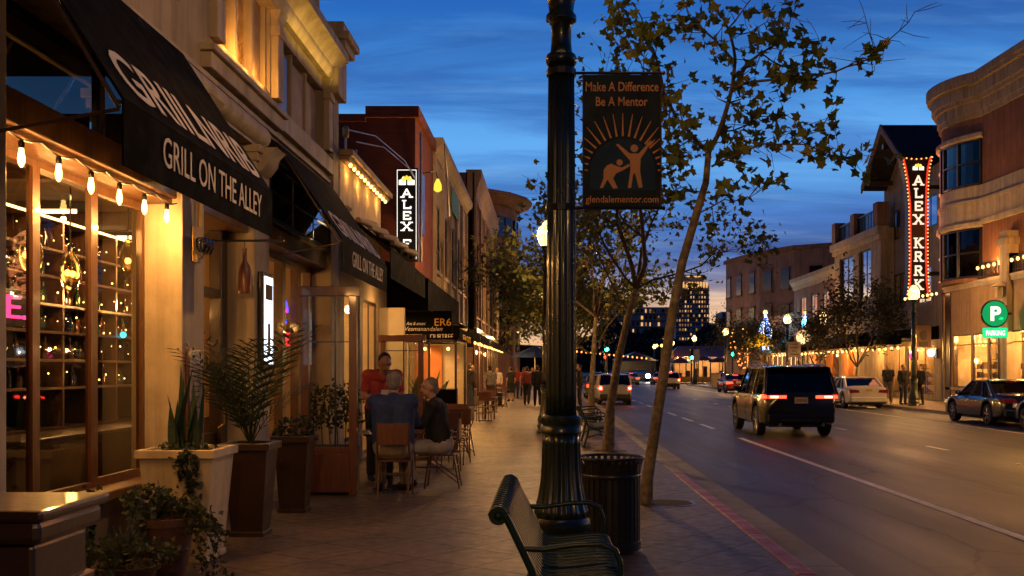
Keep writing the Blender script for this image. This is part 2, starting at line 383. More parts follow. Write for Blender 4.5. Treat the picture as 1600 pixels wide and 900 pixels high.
glass('shop_glass', (1,.97,.92), .42)
glass('screen_glass', (.88,.92,.88), 1.0)
glass('car_glass', (.10,.11,.12), 1.6, dark=.5)
glass('bottle_clear', (.8,.8,.75), 1.6); mat('bottle_green', (.012,.035,.010), .08, var=.2, coat=1); mat('bottle_amber', (.10,.035,.008), .08, var=.3, coat=1); mat('bottle_dark', (.012,.008,.006), .08, var=.3, coat=1); mat('lens_red', (.22,.010,.008), .12, var=.2, coat=1)
emit('bulb_glow', (1,.60,.15), 7)
emit('bulb_small', (1,.52,.12), 6)
emit('bulb_far', (1,.52,.13), 5)
emit('lamp_core', (1,.62,.25), 4)
globe('lamp_globe', (1.0,.62,.20), 4.0, .5)
glass('pendant_glass', (1,.72,.38), 1.8, .12)
globe('lamp_globe_far', (1.0,.62,.22), 4, .4)
emit('lit_white', (1,.96,.92), 2.2); emit('lit_cool', (.75,.85,1), 3.0); emit('lit_cream', (1,.62,.28), 1.5); emit('letter_white', (1,.92,.78), 1.5)
emit('neon_red', (1,.03,.04), 2.2); emit('neon_pink', (1,.04,.16), 2.6); emit('neon_blue', (.05,.06,1), 3.5)
emit('sign_green', (.01,.36,.10), .9); emit('sign_green_bright', (.02,.75,.25), 1.1); emit('signal_green', (.02,1,.45), 30); emit('signal_red', (1,.03,.01), 9)
emit('tail_red', (1,.025,.010), 9); emit('tail_core', (1,.24,.12), 16); emit('tail_dim', (1,.03,.02), .5); emit('sign_red', (1,.05,.02), .9); emit('letter_rose', (1,.68,.48), 1.25); emit('bulb_orange', (1,.30,.06), 3); emit('head_white', (1,.93,.8), 120)
emit('lit_red', (1,.16,.05), .45); emit('lit_window', (1,.52,.16), .85); emit('lit_window_dim', (1,.45,.13), .28); emit('shop_glow', (1,.50,.15), 1.1); emit('blue_lights', (.12,.28,1), 7); emit('cyan_lights', (.05,.75,.85), 2.5); emit('lit_yellow', (1,.60,.05), 1.3)
leafmat('sycamore_leaf', (.060,.088,.012), (.105,.135,.018), (.18,.15,.026))
leafmat('street_leaf', (.050,.072,.012), (.090,.110,.018), (.15,.135,.026))
leafmat('dark_leaf', (.010,.018,.006), (.018,.028,.010), (.03,.038,.014))
leafmat('pot_leaf', (.018,.030,.009), (.035,.050,.014), (.06,.075,.022))
leafmat('palm_leaf', (.016,.028,.009), (.028,.042,.013), (.045,.058,.02))
mat('snake_leaf', (.018,.042,.015), .4, var=.5, scale=14, stretch=(1,1,4))
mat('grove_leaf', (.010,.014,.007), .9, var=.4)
# ------------------------------------------------------------------ setting: ground, pavements, road
def paving_mat(name, c1, c2, joint, size, rot):
    m = bpy.data.materials.new(name); m.use_nodes = True; nt = m.node_tree; b = nt.nodes['Principled BSDF']
    tcn = nt.nodes.new('ShaderNodeTexCoord'); mp = nt.nodes.new('ShaderNodeMapping'); mp.inputs['Rotation'].default_value = (0,0,R(rot)); nt.links.new(tcn.outputs['Object'], mp.inputs[0])
    nd = nt.nodes.new('ShaderNodeTexNoise'); nd.inputs['Scale'].default_value = 5; nt.links.new(mp.outputs[0], nd.inputs['Vector'])
    va = nt.nodes.new('ShaderNodeVectorMath'); va.operation = 'MULTIPLY_ADD'; va.inputs[1].default_value = (.03,.03,0); nt.links.new(nd.outputs['Color'], va.inputs[0]); nt.links.new(mp.outputs[0], va.inputs[2])
    br = nt.nodes.new('ShaderNodeTexBrick'); br.offset = 0; br.inputs['Scale'].default_value = 1; br.inputs['Brick Width'].default_value = size; br.inputs['Row Height'].default_value = size
    br.inputs['Mortar Size'].default_value = .012; br.inputs['Mortar Smooth'].default_value = .4
    br.inputs['Color1'].default_value = (*c1,1); br.inputs['Color2'].default_value = (*c2,1); br.inputs['Mortar'].default_value = (*joint,1)
    nt.links.new(va.outputs[0], br.inputs['Vector'])
    n = nt.nodes.new('ShaderNodeTexNoise'); n.inputs['Scale'].default_value = 1.1; n.inputs['Detail'].default_value = 8; n.inputs['Roughness'].default_value = .65; nt.links.new(tcn.outputs['Object'], n.inputs['Vector'])
    mxx = nt.nodes.new('ShaderNodeMix'); mxx.data_type = 'RGBA'; mxx.blend_type = 'MULTIPLY'; mxx.inputs['Factor'].default_value = 1
    vg = nt.nodes.new('ShaderNodeTexVoronoi'); vg.inputs['Scale'].default_value = 2.6; nt.links.new(tcn.outputs['Object'], vg.inputs['Vector'])
    mg = nt.nodes.new('ShaderNodeMix'); mg.data_type = 'RGBA'; mg.blend_type = 'MULTIPLY'; mg.inputs['Factor'].default_value = 1
    nt.links.new(br.outputs['Color'], mg.inputs['A']); nt.links.new(ramp(vg.outputs['Distance'], [(.055, (.42,.40,.38)), (.085, (1,1,1))], nt), mg.inputs['B'])
    nt.links.new(mg.outputs['Result'], mxx.inputs['A']); nt.links.new(ramp(n.outputs['Fac'], [(.28, (.45,.43,.42)), (.5, (.85,.84,.83)), (.72, (1.15,1.12,1.08))], nt), mxx.inputs['B']); nt.links.new(mxx.outputs['Result'], b.inputs['Base Color'])
    n3 = nt.nodes.new('ShaderNodeTexNoise'); n3.inputs['Scale'].default_value = 9; n3.inputs['Detail'].default_value = 6; nt.links.new(tcn.outputs['Object'], n3.inputs['Vector'])
    nt.links.new(ramp(n3.outputs['Fac'], [(.3, (.62,)*3), (.7, (.40,)*3)], nt), b.inputs['Roughness']); b.inputs['Specular IOR Level'].default_value = .24
    hh = M_('SUBTRACT', M_('MULTIPLY', n3.outputs['Fac'], .5, nt), br.outputs['Fac'], nt)
    bp = nt.nodes.new('ShaderNodeBump'); bp.inputs['Strength'].default_value = .5; bp.inputs['Distance'].default_value = .008
    nt.links.new(hh, bp.inputs['Height']); nt.links.new(bp.outputs[0], b.inputs['Normal']); MAT[name] = m; return m
paving_mat('stamped_paving', (.17,.125,.088), (.135,.100,.072), (.034,.024,.017), .62, 38)
paving_mat('plain_paving', (.22,.16,.12), (.19,.14,.10), (.07,.05,.04), 1.2, 0)
def asphalt():
    m = bpy.data.materials.new('asphalt'); m.use_nodes = True; nt = m.node_tree; b = nt.nodes['Principled BSDF']
    tcn = nt.nodes.new('ShaderNodeTexCoord')
    n = nt.nodes.new('ShaderNodeTexNoise'); n.inputs['Scale'].default_value = 160; n.inputs['Detail'].default_value = 3; nt.links.new(tcn.outputs['Object'], n.inputs['Vector'])
    mp = nt.nodes.new('ShaderNodeMapping'); mp.inputs['Scale'].default_value = (1.6,.16,1); nt.links.new(tcn.outputs['Object'], mp.inputs[0])
    n2 = nt.nodes.new('ShaderNodeTexNoise'); n2.inputs['Scale'].default_value = .8; n2.inputs['Detail'].default_value = 7; n2.inputs['Roughness'].default_value = .62; nt.links.new(mp.outputs[0], n2.inputs['Vector'])
    mxx = nt.nodes.new('ShaderNodeMix'); mxx.data_type = 'RGBA'; mxx.blend_type = 'MULTIPLY'; mxx.inputs['Factor'].default_value = 1
    nt.links.new(ramp(n.outputs['Fac'], [(.3, (.027,.026,.027)), (.62, (.058,.055,.056)), (.75, (.11,.103,.10))], nt), mxx.inputs['A'])
    nt.links.new(ramp(n2.outputs['Fac'], [(.3, (.62,)*3), (.7, (1.25,)*3)], nt), mxx.inputs['B']); nt.links.new(mxx.outputs['Result'], b.inputs['Base Color'])
    nt.links.new(ramp(n2.outputs['Fac'], [(.3, (.42,)*3), (.7, (.60,)*3)], nt), b.inputs['Roughness'])
    b.inputs['Specular IOR Level'].default_value = .35
    mw = nt.nodes.new('ShaderNodeMapping'); mw.inputs['Scale'].default_value = (.9,.42,1); nt.links.new(tcn.outputs['Object'], mw.inputs[0])
    nw = nt.nodes.new('ShaderNodeTexNoise'); nw.inputs['Scale'].default_value = 2.2; nw.inputs['Detail'].default_value = 5; nt.links.new(mw.outputs[0], nw.inputs['Vector'])
    vm = nt.nodes.new('ShaderNodeVectorMath'); vm.operation = 'MULTIPLY_ADD'; vm.inputs[1].default_value = (.5,.5,0); nt.links.new(nw.outputs['Color'], vm.inputs[0]); nt.links.new(mw.outputs[0], vm.inputs[2])
    vo = nt.nodes.new('ShaderNodeTexVoronoi'); vo.feature = 'DISTANCE_TO_EDGE'; vo.inputs['Scale'].default_value = .42; nt.links.new(vm.outputs[0], vo.inputs['Vector'])
    crk = ramp(vo.outputs['Distance'], [(.004, (.35,)*3), (.012, (1,)*3)], nt)
    m2 = nt.nodes.new('ShaderNodeMix'); m2.data_type = 'RGBA'; m2.blend_type = 'MULTIPLY'; m2.inputs['Factor'].default_value = 1; nt.links.new(mxx.outputs['Result'], m2.inputs['A']); nt.links.new(crk, m2.inputs['B'])
    br = nt.nodes.new('ShaderNodeTexBrick'); br.inputs['Scale'].default_value = 1; br.inputs['Brick Width'].default_value = 9; br.inputs['Row Height'].default_value = 3.3; br.inputs['Mortar Size'].default_value = .02; br.offset = .37
    br.inputs['Color1'].default_value = (.82,.80,.79,1); br.inputs['Color2'].default_value = (1.12,1.1,1.08,1); br.inputs['Mortar'].default_value = (.45,.45,.45,1)
    mr = nt.nodes.new('ShaderNodeMapping'); mr.inputs['Rotation'].default_value = (0,0,R(90)); nt.links.new(tcn.outputs['Object'], mr.inputs[0]); nt.links.new(mr.outputs[0], br.inputs['Vector'])
    m3 = nt.nodes.new('ShaderNodeMix'); m3.data_type = 'RGBA'; m3.blend_type = 'MULTIPLY'; m3.inputs['Factor'].default_value = .8; nt.links.new(m2.outputs['Result'], m3.inputs['A']); nt.links.new(br.outputs['Color'], m3.inputs['B']); nt.links.new(m3.outputs['Result'], b.inputs['Base Color'])
    bp = nt.nodes.new('ShaderNodeBump'); bp.inputs['Strength'].default_value = .6; bp.inputs['Distance'].default_value = .006
    nt.links.new(n.outputs['Fac'], bp.inputs['Height']); nt.links.new(bp.outputs[0], b.inputs['Normal']); MAT['asphalt'] = m
asphalt()
def redkerb():
    m = mat('kerb_red', (.30,.045,.04), .55, var=.3, scale=3, bump=.3, bscale=25); nt = m.node_tree; b = nt.nodes['Principled BSDF']
    src = b.inputs['Base Color'].links[0].from_socket
    tcn = nt.nodes.new('ShaderNodeTexCoord'); mp = nt.nodes.new('ShaderNodeMapping'); mp.inputs['Scale'].default_value = (2,4.5,1); nt.links.new(tcn.outputs['Object'], mp.inputs[0])
    n = nt.nodes.new('ShaderNodeTexNoise'); n.inputs['Scale'].default_value = 1.2; n.inputs['Detail'].default_value = 6; nt.links.new(mp.outputs[0], n.inputs['Vector'])
    mxx = nt.nodes.new('ShaderNodeMix'); mxx.data_type = 'RGBA'; nt.links.new(ramp(n.outputs['Fac'], [(.54, (0,)*3), (.62, (1,)*3)], nt), mxx.inputs['Factor'])
    nt.links.new(src, mxx.inputs['A']); mxx.inputs['B'].default_value = (.36,.20,.17,1); nt.links.new(mxx.outputs['Result'], b.inputs['Base Color'])
redkerb()
def struct(name, mb, m, **k): return tag(mb.build(name, m, **k), kind='structure')
struct('ground', MB().quad((-3000,-200,-.22),(3000,-200,-.22),(3000,5000,-.22),(-3000,5000,-.22)), MAT['asphalt_gray'], norm=False)
struct('road', MB().quad((2.58,-6,-.13),(15.3,-6,-.13),(15.3,700,-.13),(2.58,700,-.13)), MAT['asphalt'], norm=False)
struct('cross_street', MB().quad((-60,113,-.126),(2.58,113,-.126),(2.58,126,-.126),(-60,126,-.126)).quad((15.3,113,-.126),(80,113,-.126),(80,126,-.126),(15.3,126,-.126)), MAT['asphalt'], norm=False)
sw = MB()
for a, b in ((-6,113),(126,400)): sw.box(-5.2,1.945,a,b,-.2,0)
struct('pavement', sw, MAT['stamped_paving'])
sw = MB()
for a, b in ((-6,113),(126,400)): sw.box(15.70,24,a,b,-.2,-.002)
struct('far_pavement', sw, MAT['plain_paving'])
kb = MB(); kr = MB(); g = MB(); y = -6.0
while y < 112.5:
    (kr if y < 15 else kb).box(1.95,2.12,y,y+1.99,-.2,.004); y += 2.0
y = -6.0
while y < 112.5:
    kb.box(15.50,15.695,y,y+1.99,-.2,.004); y += 2.0
kb.box(1.95,2.12,126,400,-.2,.004); kb.box(15.5,15.695,126,400,-.2,.004)
struct('kerb', kb, MAT['kerb_concrete'], bevel=.02)
struct('red_kerb', kr, MAT['kerb_red'], bevel=.02)
y = -6.0
while y < 112.5:
    g.box(2.121,2.578,y,y+2.985,-.2,-.124); g.box(15.302,15.499,y,y+2.985,-.2,-.124); y += 3.0
struct('gutter', g, MAT['gutter_concrete'])
mk = MB()
def stripe(x0, x1, y0, y1): mk.quad((x0,y0,-.124),(x1,y0,-.124),(x1,y1,-.124),(x0,y1,-.124))
y = -5
while y < 26: stripe(4.82,4.95,y,y+31); y += 31
for k in range(18): stripe(4.82,4.95,30+k*4.4,32.6+k*4.4)
stripe(12.86,12.98,-5,110); stripe(12.86,13.9,30.2,30.32)
for k in range(12): stripe(8.55,8.66,14.6+k*7.4,15.8+k*7.4)
stripe(3,15,109.5,109.9); stripe(3,15,112,112.4)
struct('road_markings', mk, MAT['road_white'], norm=False)
# raised markers in the lane line
for k in range(10):
    o = MB().lathe([(.05,0),(.045,.012),(.02,.018)], 10, (8.6,18.7+k*7.4,-.127)).build('road_stud', MAT['pot_cream']); o['kind'] = 'structure'
# tree pits
def tree_pit(x, y, r=.36):
    m = MB(); m.lathe([(r,0),(r,.006),(r-.03,.006),(r-.03,.002)], 28, (x,y,.0), caps=False)
    o = m.build('tree_pit', MAT['black_metal'], smooth=30); o['kind'] = 'structure'
    s = MB().lathe([(r-.03,.0035),(.02,.012)], 28, (x,y,0)).build('soil_bed', MAT['soil'], smooth=60); s['kind'] = 'structure'

# ------------------------------------------------------------------ left side buildings
FX = -3.35           # facade line
WX = -3.72           # shop windows
def window(parent, ax, p, u0, u1, z0, z1, frame='wood_frame', pane='window_glass', nu=1, nz=1, fw=.06, dp=.07, name='window', us=None, zs=None):
    f = MB()
    def bar(a, b, c, d, e=0):
        if ax == 'x': f.box(p-dp/2+e, p+dp/2-e, a, b, c, d)
        else: f.box(a, b, p-dp/2+e, p+dp/2-e, c, d)
    bar(u0, u0+fw, z0, z1); bar(u1-fw, u1, z0, z1); bar(u0+fw, u1-fw, z0, z0+fw); bar(u0+fw, u1-fw, z1-fw, z1)
    us = us if us is not None else [u0 + (u1-u0)*i/nu for i in range(1, nu)]
    zs = zs if zs is not None else [z0 + (z1-z0)*i/nz for i in range(1, nz)]
    for u in us: bar(u-fw/3, u+fw/3, z0+fw, z1-fw, .008)
    for z in zs: bar(u0+fw, u1-fw, z-fw/3, z+fw/3, .012)
    o = f.build(name, MAT[frame], parent)
    g = MB()
    if ax == 'x': g.quad((p,u0+fw/2,z0+fw/2),(p,u1-fw/2,z0+fw/2),(p,u1-fw/2,z1-fw/2),(p,u0+fw/2,z1-fw/2))
    else: g.quad((u0+fw/2,p,z0+fw/2),(u1-fw/2,p,z0+fw/2),(u1-fw/2,p,z1-fw/2),(u0+fw/2,p,z1-fw/2))
    g.build('pane', MAT[pane], o, norm=False)
    return o

b1 = thing('restaurant_building', 'cream stucco restaurant with brown framed windows, gold lit niche and corner pier at near left', 'building', (-6, 10, 0))
# piers between the bays
for (a, b) in ((5.75,6.35),(9.4,10.0),(11.73,12.35),(15.9,16.5)):
    m = MB().box(-3.82, FX, a, b, 0.14, 4.18); m.box(-3.84, FX+.03, a-.03, b+.03, 0, .14)
    m.box(-3.8, FX+.04, a-.03, b+.03, 4.0, 4.09); m.box(-3.8, FX+.08, a-.05, b+.05, 4.09, 4.18)
    m.build('pier', MAT['cream_stucco'], b1, bevel=.012)
# wall over the shopfront with the niche and the panel bay
up = MB().facade('x', -3.45, -.4, 0, 16.5, 4.5, 6.4, [(10.75,12.75,5.05,6.4),(13.2,15.75,5.0,5.9),(6.5,9.6,5.05,6.2)])
up.build('upper_wall', MAT['beige_stucco'], b1)
# two more storeys set a little back
MB().facade('x', -3.62, -.3, 0, 15.7, 6.9, 13, [(11.9,13.3,7.4,9.4),(14.1,15.2,7.4,9.4),(8,10,7.4,9.4)]).box(-14,-3.64,15.4,15.7,6.4,13).box(-14,-3.9,0,15.4,12.8,13).build('upper_storey', MAT['brown_stucco'], b1)
for a, b in ((11.9,13.3),(14.1,15.2)): window(b1, 'x', -3.75, a, b, 7.4, 9.4, 'dark_wood', 'dark_glass', 2, 2)
m = MB().box(-3.92,-3.5,15.45,15.75,6.9,13); m.build('corner_trim', MAT['beige_stucco'], b1)
# belt mouldings: round roll, ledge, cornice
roll = MB(); prof = []
for k in range(13):
    a = -PI/2 + PI*k/12; prof.append((-3.46 + .17*math.cos(a), 4.36 + .15*math.sin(a)))
roll.prism([(x, z) for x, z in prof] , 'y', 0, 12.2)
roll.build('roll_moulding', MAT['pale_trim'], b1, smooth=50)
MB().box(-3.8,-3.36,0,16.48,4.18,4.21).box(-3.8,-3.40,0,16.48,4.53,4.58).build('fillet', MAT['pale_trim'], b1)
MB().box(-3.7,-3.34,10.2,13.0,4.62,4.78).box(-3.7,-3.29,10.15,13.05,4.78,4.85).build('niche_sill', MAT['pale_trim'], b1, bevel=.012)
MB().box(-3.7,-3.36,13.05,16.1,4.66,4.9).build('panel_sill', MAT['pale_trim'], b1, bevel=.01)
for y0 in (10.45, 12.80, 15.80):
    MB().box(-3.6,-3.36,y0,y0+.26,5.0,6.1).box(-3.6,-3.33,y0-.03,y0+.29,5.78,5.9).frust((-3.45,y0+.13),(.05,.1),(.14,.17),5.9,6.1).build('pilaster', MAT['pale_trim'], b1, bevel=.01)
co = MB().prism([(-3.7,6.1),(-3.36,6.1),(-3.30,6.2),(-3.30,6.27),(-3.18,6.4),(-3.12,6.42),(-3.12,6.55),(-3.7,6.6)], 'y', 0, 16.1)
co.build('cornice', MAT['pale_trim'], b1, smooth=40)
MB().box(-3.9,-3.12,16.1-.25,16.62,6.6,6.72).box(-3.9,-3.24,15.9,16.55,5.9,6.6).box(-3.9,-3.05,15.8,16.66,6.72,6.84).box(-3.9,-3.16,15.9,16.58,6.84,7.02).build('end_pier', MAT['pale_trim'], b1, bevel=.015)
MB().box(-3.85,-3.36,16.1,16.5,4.2,5.9).build('end_wall', MAT['beige_stucco'], b1)
# scroll brackets under the roll
for y0 in (11.82, 9.5, 16.0):
    m = MB().prism([(-3.40,3.86),(-3.30,3.90),(-3.22,4.0),(-3.20,4.1),(-3.12,4.17),(-3.40,4.17)], 'y', y0, y0+.42); m.build('bracket', MAT['pale_trim'], b1, smooth=40)
# gold niche: rough gilded relief with a lit frame
def relief_mat():
    m = mat('gold_relief', (.60,.36,.10), .35, metal=.35, var=.3, scale=5); nt = m.node_tree; b = nt.nodes['Principled BSDF']
    tcn = nt.nodes.new('ShaderNodeTexCoord'); v = nt.nodes.new('ShaderNodeTexVoronoi'); v.inputs['Scale'].default_value = 16; nt.links.new(tcn.outputs['Object'], v.inputs['Vector'])
    bp = nt.nodes.new('ShaderNodeBump'); bp.inputs['Strength'].default_value = 1; bp.inputs['Distance'].default_value = .05; nt.links.new(v.outputs['Distance'], bp.inputs['Height']); nt.links.new(bp.outputs[0], b.inputs['Normal'])
relief_mat()
MB().box(-3.63,-3.59,10.75,12.75,5.0,6.45).build('niche_back', MAT['gold_relief'], b1)
fr = MB()
for y0 in (10.75, 11.46, 12.10, 12.67): fr.box(-3.59,-3.49,y0,y0+.07,5.05,6.4)
fr.box(-3.59,-3.46,10.75,12.75,5.0,5.06); fr.build('niche_frame', MAT['pale_trim'], b1)
MB().box(-3.585,-3.55,12.19,12.66,5.14,6.4).build('niche_panel', MAT['tan_panel'], b1)
for yy in (10.95,11.3,11.75,12.35): lamp('niche_lamp', 'POINT', (-3.40,yy,5.14), 9, GOLD, .03, parent=b1); lamp('niche_lamp', 'POINT', (-3.40,yy,6.2), 8, GOLD, .03, parent=b1)
# cove light tucked behind the upper cornice
lamp('cove_lamp', 'AREA', (-3.2,14.5,6.02), 5, (1,.60,.10), .05, (0,R(160),0), b1, size_y=2.6)
fr = MB().box(-3.62,-3.58,13.2,15.75,5.0,5.9)
fr.build('bay_back', MAT['tan_panel'], b1)
for a in (13.24, 14.08, 14.92): MB().box(-3.58,-3.53,a,a+.74,5.06,5.84).build('shutter_panel', MAT['red_wood' if a < 13.5 else 'tan_panel'], b1, bevel=.02)
fr = MB()
for a in (13.99, 14.83): fr.box(-3.58,-3.50,a,a+.08,5.0,5.9)
fr.build('mullion', MAT['beige_stucco'], b1)
# shopfront: knee wall, sill, windows with timber frames, beam and transom
for a, b in ((0,5.75),(6.35,9.4)):
    MB().box(-3.95,-3.60,a,b,0,.56).build('knee_wall', MAT['stone_tile'], b1)
    MB().box(-3.95,-3.46,a,b,.56,.64).build('sill', MAT['wood_frame'], b1, bevel=.015)
    MB().box(-3.95,-3.40,a,b+.12,3.17,3.40).box(-3.95,-3.44,a,b+.1,3.12,3.17).build('beam', MAT['wood_frame'], b1, bevel=.012)
for a, b, c in ((6.35,7.41,.055),(7.41,8.35,.05),(8.35,9.4,.07)):
    window(b1, 'x', WX, a, b, .64, 3.12, 'wood_frame', 'window_glass', fw=c, dp=.05)
window(b1, 'x', WX, 4.6, 5.75, .64, 3.12, 'wood_frame', 'window_glass', fw=.08, dp=.14)
for a, b in ((6.35,8.6),(8.6,9.4),(10.0,11.73)):
    window(b1, 'x', WX-.05, a, b, 3.40, 4.18, 'black_metal', 'dark_glass', fw=.05)
window(b1, 'x', -3.365, 12.4, 15.88, 3.42, 4.17, 'black_metal', 'dark_glass', 3, 2, fw=.05, dp=.03)
MB().box(-3.95,-3.42,10,11.73,3.17,3.40).box(-3.95,-3.42,12.35,15.9,3.17,3.40).build('beam', MAT['wood_frame'], b1, bevel=.012)
for a, b in ((12.35,13.3),(13.3,14.25),(14.25,15.15),(15.15,15.9)): window(b1, 'x', WX, a, b, .55, 3.17, 'wood_frame', 'window_glass', fw=.08, dp=.12)
MB().box(-3.95,-3.6,12.35,15.9,0,.55).build('knee_wall', MAT['stone_tile'], b1)
# entry door
d = MB(); d.box(-3.8,-3.66,10.0,10.12,0,3.17); d.box(-3.8,-3.66,11.5,11.73,0,3.17); d.box(-3.8,-3.66,10.12,11.5,2.4,2.5)
d = d.build('door', MAT['dark_wood'], b1, bevel=.01)
MB().box(-3.78,-3.72,10.14,11.48,.02,.9).build('kick_panel', MAT['dark_wood'], d)
MB().quad((-3.75,10.12,.9),(-3.75,11.5,.9),(-3.75,11.5,3.17),(-3.75,10.12,3.17)).build('pane', MAT['window_glass'], d, norm=False)
MB().tube([(-3.66,11.40,.95),(-3.60,11.40,1.0),(-3.60,11.40,1.5),(-3.66,11.40,1.55)], .015).build('handle', MAT['brass'], d)
# interior shell
i = MB(); i.box(-9.2,-9.0,0,16,0,3.9); i.box(-9.0,-4.0,-.2,0,0,3.9); i.box(-9.0,-4.0,16.0,16.2,0,3.9); i.build('interior_wall', MAT['interior_wall'], b1)
MB().box(-9,-3.96,0,16,3.5,3.6).build('ceiling', MAT['interior_dark'], b1)
MB().box(-9,-3.96,0,16,-.03,.01).build('interior_floor', MAT['floor_tile'], b1)
for yy in (6.2, 7.6, 9.0, 12.3): MB().box(-8.5,-4.3,yy,yy+.16,3.28,3.5).build('ceiling_beam', MAT['dark_wood'], b1)
for (x, yy, p) in ((-4.5,7.4,40),(-6.8,8.6,60),(-4.3,15.0,8),(-5.6,14.2,16),(-7.6,12.0,70)):
    lamp('room_lamp', 'POINT', (x,yy,3.0), p, WARM, .12, parent=b1)
MB().box(-14,-9.2,0,16.4,0,6.4).box(-9.2,-3.86,.2,16.4,6.3,6.4).build('rear_block', MAT['beige_stucco'], b1)

# back bar: shelf unit with bottles
def gilt():
    m = mat('gilt_back', (.55,.29,.08), .25, metal=.85, var=.5, scale=3); nt = m.node_tree; b = nt.nodes['Principled BSDF']
    tcn = nt.nodes.new('ShaderNodeTexCoord'); v = nt.nodes.new('ShaderNodeTexVoronoi'); v.inputs['Scale'].default_value = 13; nt.links.new(tcn.outputs['Object'], v.inputs['Vector'])
    bp = nt.nodes.new('ShaderNodeBump'); bp.inputs['Strength'].default_value = 1; bp.inputs['Distance'].default_value = .08; nt.links.new(v.outputs['Distance'], bp.inputs['Height']); nt.links.new(bp.outputs[0], b.inputs['Normal'])
gilt()
bar = thing('back_bar', 'tall dark timber back bar with lattice shelves behind the near restaurant windows', 'shelving', (-4.9, 11, 0))
UPS = [8.8+.62*k for k in range(8)]
for yy in UPS: MB().box(-5.05,-4.75,yy,yy+.035,.3,3.06).build('upright', MAT['dark_wood'], bar)
SHELVES = (.66,1.02,1.41,1.68,1.95,2.21,2.48,2.74)
for z in SHELVES + (3.04,): MB().box(-5.06,-4.74,8.8,13.18,z,z+.026).build('shelf', MAT['dark_wood'], bar)
MB().box(-5.1,-5.06,8.8,13.18,.3,3.07).build('back_panel', MAT['gilt_back'], bar)
for z, p in ((3.2,110),(2.2,0)):  # unseen fill lights, here and below, added to brighten the shelves
    if p: lamp('shelf_fill', 'AREA', (-4.35,11.0,z), p, (1,.50,.14), .1, (0,R(60),0), bar, size_y=4.2)
for yy in (9.4,10.6,11.8): lamp('shelf_fill', 'POINT', (-4.55,yy,2.35), 24, WARM, .05, parent=bar); lamp('shelf_fill', 'POINT', (-4.6,yy+.5,1.55), 3, WARM, .05, parent=bar)
rng = random.Random(5)
bprofs = [[(.036,0),(.038,.02),(.038,.15),(.034,.18),(.014,.215),(.013,.27),(.016,.275),(.016,.285)], [(.045,0),(.047,.02),(.047,.12),(.04,.15),(.016,.17),(.015,.22),(.018,.225),(.018,.24)], [(.03,0),(.03,.17),(.012,.22),(.012,.29),(.014,.295)]]
protos = {}
for zi, z in enumerate(SHELVES[2:]):
    yy = 8.95
    while yy < 13.1:
        if rng.random() < .93 and min(abs(yy - u - .017) for u in UPS) > .055:
            k = rng.randrange(3); g = rng.choice(('bottle_green','bottle_amber','bottle_clear','bottle_dark'))
            if (k, g) not in protos:
                o = MB().lathe(bprofs[k], 10).build('bottle', MAT[g], smooth=50); protos[(k, g)] = o
            else: o = protos[(k, g)].copy(); COL.objects.link(o)
            o.location = (-4.9 + rng.uniform(-.06,.06), yy, z+.0265); o.scale = (.95,.95,.76)
            kind = {'bottle_green':'green','bottle_amber':'amber','bottle_clear':'clear','bottle_dark':'dark'}[g]
            tag(o, f"{kind} glass bottle of {('round shouldered','squat','slim tapering')[k]} shape among the rows on the back bar shelves", 'bottle', f"{kind} {('round shouldered','squat','slim')[k]} bottles on the back bar shelves")
        yy += rng.uniform(.085,.125)
fl = thing('glint_dots', 'tiny glowing dots put in as glints among the bottles on the back bar shelves', 'string lights', (-4.72,11,2)); P = []  # glowing dots stand in for glints on the bottles
for z in SHELVES[2:]:
    yy = 8.9
    while yy < 13.1: P.append(Vector((-4.725+rng.uniform(0,.03),yy,z+rng.uniform(.03,.19)))); yy += rng.uniform(.16,.42)
for p in P: MB().ell(p,rng.uniform(.004,.010),6,4).build('bulb', MAT['bulb_glow'], fl, smooth=180)  # each one an added glint dot rather than a bulb
# counter with glasses, pendants
ct = thing('bar_counter', 'dark timber bar counter inside the near restaurant window', 'counter', (-4.35, 10, 0))
MB().box(-4.5,-4.15,8.0,13.0,0,1.0).build('body', MAT['dark_wood'], ct); MB().box(-4.55,-4.08,7.95,13.05,1.0,1.045).build('counter_top', MAT['dark_wood'], ct, bevel=.01)
def pendant(x, y, z, label, r=.13, glow='pendant_glass'):
    t = thing('pendant_lamp', label, 'pendant lamp', (x,y,z), 'glass pendant lamps inside the restaurant')
    MB().cyl((x,y,z+.2),(x,y,3.5),.008,n=6).build('cord', MAT['black_metal'], t)
    MB().lathe([(r*.3,.2),(r*.9,.1),(r,0),(r*.8,-.1),(r*.35,-.16)],16,(x,y,z)).build('shade', MAT[glow], t, smooth=60)
    for dx in ((0,) if r < .09 else (-.05,.05)): MB().ell((x,y+dx,z),.03,10,6).build('bulb', MAT['bulb_glow'], t, smooth=180)
pendant(-4.35, 8.6, 2.56, 'large amber glass pendant nearest the camera behind the restaurant window', .11)
pendant(-4.35, 9.34, 2.48, 'amber glass pendant behind the middle restaurant window pane', .09)
pendant(-4.0, 9.77, 2.64, 'small clear glass pendant close to the window edge by the lit pier', .075)
pendant(-4.5, 14.3, 1.75, 'glass pendant glowing behind the timber patio screen', .1)
pendant(-6.5, 13.6, 2.0, 'pendant deep in the restaurant beyond the entry door', .12)
for (x, y, z, c) in ((-4.72,11.4,1.99,'cyan_lights'),(-4.72,12.0,1.97,'lit_white')):
    tag(MB().ell((x,y,z),.035,10,6).build('bar_light', MAT[c], smooth=180), ('round turquoise glow light on the bar shelf behind the window','small round white glow light on the bar shelf behind the window')[c == 'lit_white'], 'light')
